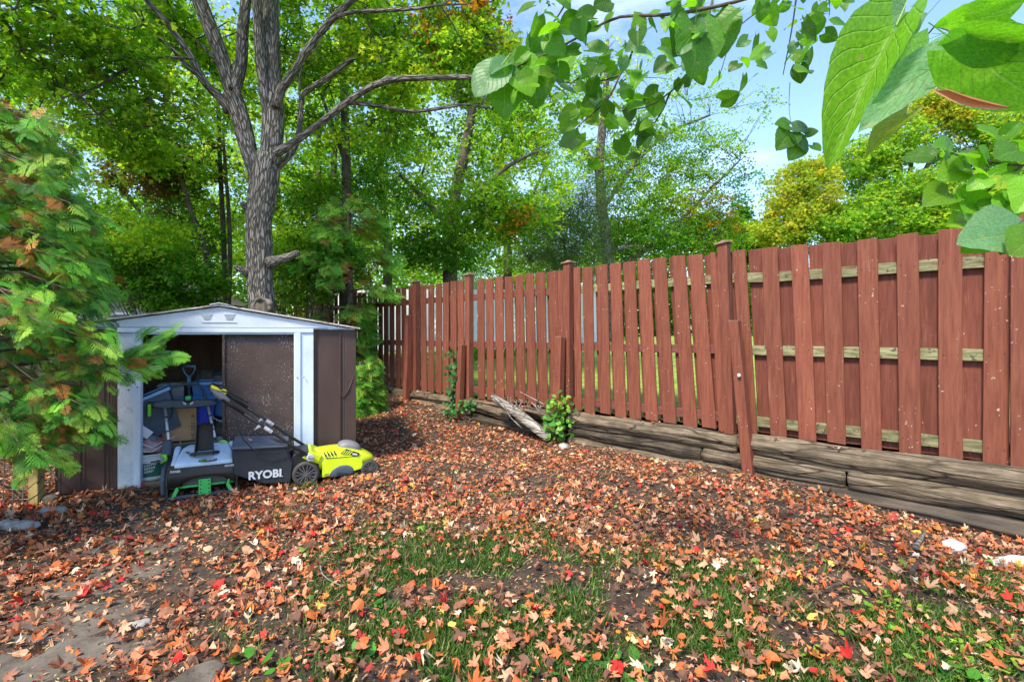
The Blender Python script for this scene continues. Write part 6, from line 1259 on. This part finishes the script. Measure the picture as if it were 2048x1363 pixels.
def weeds(name, label, spots, size, pal, cat='weeds', h=.02):
    T = []; 
    for px, py, n, r in spots:
        yy = 1250 / (py - 668) if py > 668 else 5; 
        for _ in range(n): T.append(((px - 1024) / 1000 * yy + random.gauss(0, r), yy + random.gauss(0, r * .7)))
    T = np.array(T); n = len(T); z = gz(T[:, 0], T[:, 1]) + h + RNG.random(n) * h; a = RNG.random(n) * 6.283
    sc = Scatter(); sc.add(disc_t(), np.column_stack([T, z]), frames(np.stack([np.cos(a), np.sin(a), RNG.normal(0, .2, n)], 1), np.stack([RNG.normal(0, .3, n), RNG.normal(-.2, .3, n), np.ones(n)], 1), RNG.uniform(.6, 1.25, n) * size), pick(pal, n))
    o = sc.build(name, M['grass']); tag(o, label, cat, kind='stuff'); return o
weeds('ground_ivy', 'bright lime green round-leaved creeping weed at the lower right of the yard', [(1730, 1205, 10, .05), (1800, 1208, 14, .05), (1840, 1225, 10, .05), (1690, 1265, 6, .04), (1790, 1255, 8, .05), (1850, 1270, 12, .07), (1930, 1280, 16, .08), (1990, 1285, 14, .08), (1900, 1330, 22, .10), (2000, 1340, 22, .10), (1650, 1320, 8, .04), (1780, 1180, 5, .03), (1860, 1170, 6, .03), (1700, 1175, 4, .03), (1570, 1350, 6, .04)], .022, [((.22, .42, .04), 5), ((.32, .48, .05), 3), ((.12, .30, .03), 3)])
weeds('plantain', 'dark green broad-leaved plantain rosettes among the grass, centre and lower edge', [(755, 1185, 5, .03), (770, 1215, 4, .03), (1200, 1330, 10, .06), (1260, 1345, 8, .05), (720, 1310, 5, .04), (1090, 1350, 8, .05), (1930, 1350, 10, .06), (560, 1345, 6, .04), (485, 1330, 3, .03)], .036, [((.04, .16, .03), 4), ((.08, .26, .03), 3)])
def climber(name, label, pts, Y, n, size, pal, spread, mt_=M['grass'], tm=OV):
    b = at(pts[0][0], pts[0][1], Y); t = thing(name, label, 'plant', b); P = [at(x_, y_, Y) for x_, y_ in pts]; mb = MB()
    T = []
    for s_ in range(3):
        Q = [p + Vector((random.gauss(0, spread * .4), random.gauss(0, .02), 0)) for p in P]; mb.tube(Q, .004, 5)
    for _ in range(n):
        i = random.randrange(len(P) - 1); p = P[i].lerp(P[i + 1], random.random()); T.append(tuple(p + Vector((random.gauss(0, spread), random.gauss(-.03, .04), random.gauss(0, spread * .6)))))
    mb.build('stem', M['twig'], t); T = np.array(T); A = RNG.normal(0, .6, (n, 3)); A[:, 2] -= .4; Nn = RNG.normal(0, .4, (n, 3)) + [0, -.8, .6]
    sc = Scatter(); sc.add(tm, T, frames(A, Nn, RNG.uniform(.6, 1.2, n) * size), pick(pal, n)); sc.build('foliage', mt_, t)['kind'] = 'stuff'
climber('climbing_weed', 'dark green leafy weed climbing the fence beside the second support post', [(905, 825), (906, 780), (908, 735), (905, 695)], 7.15, 130, .075, [((.03, .12, .03), 4), ((.06, .20, .04), 3)], .05)
climber('low_weed', 'low dark green weed at the foot of the timber wall left of the fallen log', [(890, 830), (920, 815), (945, 800)], 6.9, 90, .06, [((.03, .12, .03), 4), ((.08, .24, .04), 3)], .06)
climber('leafy_shrub', 'yellow-green leafy shrub growing beside the support post at the fallen log', [(1118, 872), (1112, 845), (1118, 815), (1122, 795)], 5.72, 170, .075, [((.13, .36, .04), 5), ((.25, .45, .05), 3), ((.07, .22, .03), 3), ((.45, .16, .04), .5)], .065)
climber('small_plant', 'small green plant on the leaves at the base of the timber wall near the sapling', [(745, 778), (755, 770)], 8.0, 50, .07, PAL_CED[:2], .09)

# ------------------------------------------------------------------ stones, path, sticks
def rock(label, px, py, r, m, seed, flat=.55, name='rock', amp=.35):
    yy = 1250 / (py - 668); c = Vector(((px - 1024) / 1000 * yy, yy, 0)); c.z = float(gz(c.x, c.y)) + r[2] * .45
    o = lump(c, r, amp, seed, m, name, None, 3); tag(o, label, 'rock'); return o
rock('rounded grey stone, the left one of two side by side in the leaves', 18, 1052, (.075, .05, .040), M['stone'], 2)
rock('flat-topped grey stone, right-hand one of the pair in the leaves', 52, 1050, (.070, .05, .035), M['stone'], 5)
rock('mossy angular stone at the foot of the yellowish wooden stake', 90, 1000, (.10, .06, .05), M['stone_dark'], 9)
rock('low flat stone just in front of the mossy stone by the stake', 105, 1018, (.12, .05, .03), M['stone'], 12)
rock('pale white rock lying below the timber wall at the right', 1905, 1078, (.07, .05, .040), M['stone_pale'], 15)
rock('flat pale rock at the right edge, farther one of two', 2030, 1098, (.11, .05, .028), M['stone_pale'], 18)
rock('small pale rock beside the flat pale rock at the right edge', 1990, 1108, (.05, .035, .022), M['stone_pale'], 21)
rock('round tan stone at the foot of the timber wall right of the shrub', 1170, 890, (.04, .03, .028), M['stone'], 24, amp=.15)
rock('rough grey stone in front of the support post by the shrub', 1129, 900, (.06, .045, .045), M['stone'], 27)
rock('small grey stone half buried in leaves on the path', 286, 1242, (.035, .03, .015), M['stone'], 33)
sb = Vector((-1.118, 1.80, 0)); mb = MB(); mb.loft([[sb + Vector((x_ * q, y_ * q, z)) for x_, y_ in ((-.085, -.07), (.02, -.085), (.075, -.05), (.068, .045), (.012, .075), (-.06, .03))] for z, q in ((-.02, 1), (.022, 1.0), (.042, .90))])
tag(mb.build('rock', M['stone_dark'], None, bevel=.008), 'big angular stone block cut by the bottom edge, among grass', 'rock')
pth = bpy.data.objects.new('path', None); link(pth, None, (-1.8, 2.4, 0)); tag(pth, kind='structure')
for i, (px, py, rx, ry) in enumerate(((60, 1345, .30, .16), (185, 1305, .28, .13), (110, 1235, .30, .16), (215, 1215, .24, .12), (170, 1170, .26, .12), (265, 1140, .22, .10), (205, 1105, .25, .11), (240, 1075, .22, .10), (330, 1100, .18, .08), (300, 1045, .20, .09))):
    yy = 1250 / (py - 668); c = Vector(((px - 1024) / 1000 * yy, yy, 0)); c.z = float(gz(c.x, c.y)) + .002; rr = random.Random(i); n = 8; pl = []
    for k in range(n): a_ = 6.283 * k / n; q = rr.uniform(.7, 1.15); pl.append(Vector((math.cos(a_) * rx * q, math.sin(a_) * ry * q, rr.uniform(0, .004))))
    mb = MB(); mb.loft([[c + p * 1.0 + Vector((0, 0, -.03)) for p in pl], [c + p + Vector((0, 0, .002)) for p in pl], [c + p * .96 + Vector((0, 0, .006)) for p in pl]]); mb.build('flagstone', M['stone_dark'], pth, smooth=False)
def stick(label, pts, r, m='twig', name='stick'):
    P = []
    for px, py in pts: yy = 1250 / (py - 668); xx = (px - 1024) / 1000 * yy; P.append(Vector((xx, yy, float(gz(xx, yy)) + .028 + r)))
    mb = MB(); rr = [r * (1 - .5 * i / (len(P) - 1)) for i in range(len(P))]; bark_tube(mb, P, rr, 8, .1, 6, .05); o = mb.build(name, M[m], None, smooth=True); tag(o, label, 'stick')
stick('thin pale twig lying across the path stones', [(184, 1118), (200, 1100), (225, 1088), (252, 1078)], .005, 'driftwood')
stick('long thin double twig on the leaves below the timber wall', [(1690, 1095), (1740, 1120), (1790, 1142), (1850, 1165)], .006)
stick('short splintered stump of wood standing out of the leaves', [(1832, 1095), (1850, 1062)], .016, 'driftwood')
stick('dark broken branch piece half buried near the splinter', [(1822, 1148), (1838, 1120)], .014, 'bark_dark')
stick('curved bare twig in the right foreground leaves', [(1650, 1180), (1690, 1165), (1720, 1155)], .006)
stick('thin curled twig in the grass left of centre', [(640, 1130), (645, 1155), (670, 1175), (700, 1185)], .004, 'driftwood')
stick('pale twig at the left edge on orange leaves', [(2, 1100), (30, 1088), (48, 1082)], .005, 'driftwood')
for px, py, lab in ((700, 1010, 'small brown twig on the leaves just in front of the lawn mower'), (1450, 1000, 'small brown twig below the leaning support post'), (1290, 1180, 'small brown twig on the brown leaves right of the grass patches'), (1130, 1010, 'small brown twig in the leaves below the leafy shrub'),
                    (330, 1030, 'small brown twig on the leaves in front of the snow blower'), (1600, 1140, 'small brown twig on the leaves left of the long double twig'), (930, 960, 'small brown twig on the leaves midway between mower and timber wall')):
    stick(lab, [(px, py), (px + random.uniform(20, 45), py + random.uniform(-12, 12))], .0035)
# wire fence with stake at the left edge
wf = thing('wire_fence', 'rusty bent wire mesh fence at the left edge beside the cedar', 'fence', at(40, 1000, 3.7))
mb = MB(); rr = random.Random(3)
for k in range(7):
    z = .02 + k * .075; mb.tube([Vector((-5.2, 3.2, z)), Vector((-4.0, 3.35, z + rr.uniform(-.02, .02))), Vector((-3.72, 3.66, z + .02)), Vector((-3.52, 3.74, z))], .0042, 5)
for k in range(26):
    f = k / 25; p = Vector((-4.9, 3.24, 0)).lerp(Vector((-3.55, 3.70, 0)), f); mb.tube([p, p + Vector((rr.uniform(-.02, .02), 0, .47))], .0038, 5)
mb.build('mesh', M['wire'], wf)
br = thing('brushwood', 'tangle of dead brown twigs behind the wire fence under the cedar', 'brushwood', (-4.2, 3.7, 0)); mb = MB()
for k in range(130):
    p = Vector((rr.uniform(-5.2, -3.4), rr.uniform(3.5, 4.1), rr.uniform(0, .35))); d = Vector((rr.uniform(-1, 1), rr.uniform(-.4, .4), rr.uniform(-.3, .9))).normalized() * rr.uniform(.15, .5); mb.tube([p, p + d * .5 + Vector((0, 0, rr.uniform(-.03, .03))), p + d], [.006, .004, .002], 4, False)
mb.build('twigs', M['bark_dark'], br)['kind'] = 'stuff'
st = thing('wooden_stake', 'short yellowish wooden stake under the cedar at the left', 'stake', at(73, 990, 3.72)); mb = MB(); b = at(73, 990, 3.72); b.z = 0
mb.loft([[b + Vector((x_ * .037, y_ * .03, z)) for x_, y_ in ((-1, -1), (1, -1), (1, 1), (-1, 1))] for z in (-.02, .2, .42)]); mb.build('shaft', M['post_yellow'], st, bevel=.004)

# ------------------------------------------------------------------ near linden: every leaf its own object
def linden_mesh(seed, curl=.2, fold=.25, narrow=1.0):
    rr = random.Random(seed); nu, nv_ = 10, 14; v = []; uv = []; f = []
    for j in range(nv_ + 1):
        t = j / nv_; w = .50 * narrow * (math.sin(math.pi * min(1, (t * .93 + .07)) ** .78) ** .72) if t < 1 else 0
        w = max(w, .0) * (1 + .035 * (j % 2)); 
        for i in range(nu + 1):
            s_ = i / nu * 2 - 1; back = .10 * abs(s_) * math.exp(-t * 9)      # heart notch
            x_ = s_ * w; y_ = t - .12 * abs(s_) ** 1.5 * (1 - t) - back
            vein = .012 * math.cos((t - .55 * abs(s_)) * 7 * 2 * math.pi) * (abs(s_) ** .5)
            z_ = fold * abs(x_) - curl * (t - .3) ** 2 + vein * .8 + .05 * noise.noise((x_ * 3, y_ * 3, seed * 3.1))
            v.append((x_, y_, z_)); uv.append((s_, t))
    for j in range(nv_):
        for i in range(nu): a_ = j * (nu + 1) + i; f.append((a_, a_ + 1, a_ + nu + 2, a_ + nu + 1))
    n = len(v); st_ = [(-.010, -.02, .02), (.010, -.02, .02), (.008, -.42, .10), (-.008, -.42, .10)]; v += st_; uv += [(.0, .0)] * 4; f.append((n, n + 1, n + 2, n + 3))
    me = bpy.data.meshes.new('leaf'); me.from_pydata(v, [], f); ul = me.uv_layers.new(name='leaf')
    for l in me.loops: ul.data[l.index].uv = uv[l.vertex_index]
    me.polygons.foreach_set('use_smooth', [True] * len(me.polygons)); return me
def lm_(name, c): m = leafmat(name, .55, .42, .45, veins=True, tcol=(1.35, 1.5, .45), single=c); return m
LM = [lm_('linden_green', (.09, .25, .018)), lm_('linden_bright', (.16, .36, .02)), lm_('linden_bluegreen', (.13, .27, .12)), lm_('linden_yellow', (.30, .40, .03))]
LMESH = []
for i in range(4):
    for c in range(4):
        me = linden_mesh(i, (.15, .35, .5, .25)[i], (.15, .3, .1, .5)[i]); me.materials.append(LM[c]); LMESH.append(me)
lt = thing('linden_tree', 'near linden with large heart-shaped leaves hanging in from the upper right', 'tree', Vector((2.9, -1.1, 0)))
mb = MB()
bark_tube(mb, [(2.9, -1.1, -.05), (2.85, -1.1, 1.2), (2.8, -1.0, 2.4), (2.6, -.8, 4.2)], [.16, .14, .12, .08], 28, .1)
bark_tube(mb, [(2.82, -1.05, 1.9), (2.3, -.3, 2.55), (1.75, .6, 2.8), (1.3, 1.3, 2.75), (.8, 1.7, 2.65)], [.06, .045, .03, .02, .010], 12, .1)
mb.build('trunk', M['bark'], lt, smooth=True)
nodes_l = []
def twig(pts, r=.005):
    P = [at(px, py, Y) for px, py, Y in pts]; mb = MB(); bark_tube(mb, P, [r * (1 - .6 * i / (len(P) - 1)) for i in range(len(P))], 6, .08, 5, .05); mb.build('branch', M['twig'], lt, smooth=True); return P
def place(p, axis, nrm, size, k):
    o = bpy.data.objects.new('leaf', LMESH[k]); COL.objects.link(o); o.parent = lt
    y_ = axis.normalized(); z_ = (nrm - y_ * nrm.dot(y_)).normalized(); x_ = y_.cross(z_)
    m_ = Matrix(((x_.x, y_.x, z_.x), (x_.y, y_.y, z_.y), (x_.z, y_.z, z_.z))).to_4x4(); m_ = m_ @ Matrix.Scale(size, 4); m_.translation = p - ORG[lt.name]; o.matrix_basis = m_; return o
rl = random.Random(21)
def leafy(P, n, size, spread=.05, mix=(0, 0, 0, 1, 1, 2), hang=.9):
    for i in range(n):
        f_ = (i + rl.random()) / n * (len(P) - 1); a_ = P[int(f_)].lerp(P[min(int(f_) + 1, len(P) - 1)], f_ % 1); d = (P[-1] - P[0]).normalized()
        off = Vector((rl.gauss(0, spread), rl.gauss(0, spread), rl.gauss(-spread * .5, spread * .8)))
        ax = Vector((off.x * 9 + rl.gauss(0, .5), off.y * 4 + rl.gauss(0, .35), -.35 * hang + rl.gauss(0, .38))) + d * .3; nr = Vector((rl.gauss(0, .65), -.6 + rl.gauss(0, .5), .65 + rl.gauss(0, .45)))
        place(a_ + off, ax, nr, size * rl.uniform(.7, 1.2), rl.randrange(4) * 4 + rl.choice(mix))
T1 = twig([(1640, -70, 1.75), (1500, -5, 1.7), (1350, 28, 1.68), (1240, 34, 1.7), (1180, 62, 1.72), (1100, 105, 1.75), (1028, 136, 1.8)], .007)
leafy(T1[2:], 46, .060, .07); leafy(T1[:3], 30, .062, .09)
T2 = twig([(1440, -60, 1.85), (1410, 60, 1.85), (1385, 135, 1.85), (1340, 185, 1.88), (1290, 215, 1.9), (1240, 222, 1.92)], .005); leafy(T2, 24, .060, .07)
T3 = twig([(1290, 30, 1.75), (1262, 110, 1.9), (1240, 150, 1.95), (1180, 165, 2.0), (1130, 165, 2.05)], .005); leafy(T3, 28, .060, .09)
T3b = twig([(1240, 150, 1.95), (1215, 200, 2.0), (1175, 235, 2.02), (1150, 260, 2.05)], .004); leafy(T3b, 20, .066, .07)
T3c = twig([(1340, 185, 1.88), (1310, 245, 1.95), (1260, 250, 1.98)], .004); leafy(T3c, 12, .066, .06)
T4 = twig([(1600, -60, 1.9), (1588, 30, 1.95), (1578, 90, 2.0), (1566, 150, 2.02)], .004); leafy(T4, 18, .062, .05)
T5 = twig([(1560, -60, 2.1), (1520, 20, 2.1), (1470, 60, 2.15), (1440, 150, 2.2)], .004); leafy(T5, 16, .066, .07)
T6 = twig([(1700, -50, 2.2), (1640, 15, 2.2), (1600, 40, 2.25)], .004); leafy(T6, 14, .07, .06)
T7 = twig([(1120, -60, 1.7), (1130, 10, 1.75), (1090, 60, 1.8), (1060, 80, 1.85)], .004); leafy(T7, 26, .070, .08)
T8 = twig([(1040, 130, 1.8), (1010, 160, 1.82), (990, 190, 1.85)], .003)
for (bx, by, tx, ty, Y, k) in ((1015, 128, 978, 145, 1.8, 2), (1000, 135, 948, 190, 1.8, 2), (1010, 158, 1008, 232, 1.84, 0), (1040, 128, 1062, 190, 1.8, 1), (1390, 48, 1392, 150, 1.68, 0), (1372, 40, 1352, 110, 1.7, 2), (1430, 30, 1448, 108, 1.7, 0), (1330, 40, 1318, 30, 1.7, 2), (1140, 60, 1105, 52, 1.75, 0), (1060, 110, 1075, 205, 1.8, 0)):
    a_, b_ = at(bx, by, Y), at(tx, ty, Y - .02); place(a_, b_ - a_, Vector((rl.gauss(0, .2), -1, .3)), (b_ - a_).length, rl.randrange(4) * 4 + k)
# low dangling cluster on its thread, and hanging right of it
T9 = twig([(1580, 165, 2.05), (1578, 205, 2.05), (1582, 245, 2.05), (1600, 262, 2.05)], .0015)
for (bx, by, tx, ty, k) in ((1580, 250, 1558, 244, 0), (1585, 252, 1616, 256, 2), (1582, 262, 1560, 292, 0), (1590, 270, 1612, 300, 0), (1600, 285, 1585, 312, 0), (1610, 268, 1634, 262, 0), (1625, 290, 1640, 300, 0)):
    a_, b_ = at(bx, by, 2.05), at(tx, ty, 2.03); place(a_, b_ - a_, Vector((rl.gauss(0, .3), -1, .4)), (b_ - a_).length * 1.15, rl.randrange(4) * 4 + k)
# lower right branch
T10 = twig([(2150, 300, 1.5), (2048, 330, 1.55), (2000, 365, 1.6), (1950, 400, 1.62), (1915, 440, 1.65)], .005)
T11 = twig([(2048, 331, 1.55), (1985, 325, 1.6), (1940, 300, 1.65), (1905, 268, 1.7)], .004)
T12 = twig([(2150, 380, 1.4), (2060, 430, 1.42), (2010, 470, 1.45)], .004)
leafy(T11, 10, .075, .04, (0, 0, 2, 1)); 
for (bx, by, tx, ty, k, Y) in ((1925, 330, 1885, 352, 1, 1.62), (1935, 345, 1900, 330, 1, 1.62), (1900, 385, 1850, 405, 1, 1.64), (1960, 400, 1905, 410, 1, 1.62), (1945, 425, 1918, 375, 1, 1.62), (1960, 345, 1925, 310, 1, 1.6), (1990, 400, 1975, 430, 1, 1.58), (2020, 400, 2000, 440, 1, 1.56), (1930, 440, 1895, 448, 1, 1.64), (1975, 320, 1960, 290, 0, 1.6), (2040, 300, 1990, 315, 0, 1.58), (2048, 360, 2015, 400, 1, 1.55), (2070, 370, 2035, 420, 1, 1.5), (2020, 350, 1985, 375, 3, 1.57), (1960, 260, 2020, 290, 0, 1.7), (2040, 470, 1925, 474, 2, 1.42), (2048, 452, 2000, 505, 1, 1.43), (1960, 480, 1925, 503, 0, 1.45), (2075, 470, 2020, 510, 1, 1.35), (2010, 270, 2045, 240, 0, 1.65), (1905, 300, 1870, 285, 0, 1.68)):
    a_, b_ = at(bx, by, Y), at(tx, ty, Y - .03); place(a_, b_ - a_, Vector((rl.gauss(0, .35), -1 + rl.gauss(0, .2), .5)), (b_ - a_).length * .95, rl.randrange(4) * 4 + k)
# the nearest leaves, large in the upper right corner
TB = twig([(1960, -120, .85), (1850, -40, .82), (1800, 20, .80), (1795, 70, .78)], .003); TC = twig([(2150, -60, .8), (2000, 20, .80), (1925, 80, .8), (1905, 115, .8)], .003)
TD = twig([(1925, 78, .8), (1870, 52, .85), (1840, 100, .9), (1838, 118, .9)], .0018); twig([(1905, 115, .8), (1885, 150, .8), (1902, 185, .8)], .0015)
def near(bx, by, Yb, tx, ty, Yt, roll, k, wide=1.0, shape=1):
    a_, b_ = at(bx, by, Yb), at(tx, ty, Yt); ax = b_ - a_; view = -(a_ + b_) * .5; view.z += .6; n = (Vector((0, 0, 1.25)) - (a_ + b_) / 2).normalized()
    q = Matrix.Rotation(R(roll), 3, ax.normalized()); o = place(a_, ax, q @ n, ax.length, shape * 4 + k); s_ = o.matrix_basis.copy(); o.matrix_basis = s_ @ Matrix.Diagonal((wide, 1, 1, 1)); return o
near(1790, 60, .62, 1652, 318, .60, 20, 1, .38, 3); near(1812, 75, .68, 1700, 235, .66, -35, 0, .42, 1)
near(1915, 98, .58, 1722, 248, .56, 30, 2, .36, 0); near(1815, 18, .75, 1702, 78, .74, 20, 2, .75, 2); near(1800, 60, .70, 1852, 30, .70, 20, 0, .9, 1)
near(1898, 62, .55, 2045, 8, .50, 15, 1, .72, 2); near(1925, 92, .52, 2085, 215, .50, 10, 1, .78, 0); near(1935, 70, .50, 2110, 100, .48, 30, 0, .62, 1)
near(1815, 225, .70, 1738, 292, .68, 30, 3, .42, 1)
BRL = linden_mesh(9, .7, .9, .6); BRL.materials.append(leafmat('linden_brown', .4, .6, .3, tcol=(1.2, 1, .8), single=(.50, .27, .16)))
o = near(1895, 182, .47, 2022, 224, .45, 10, 1, .24, 1); o.data = BRL
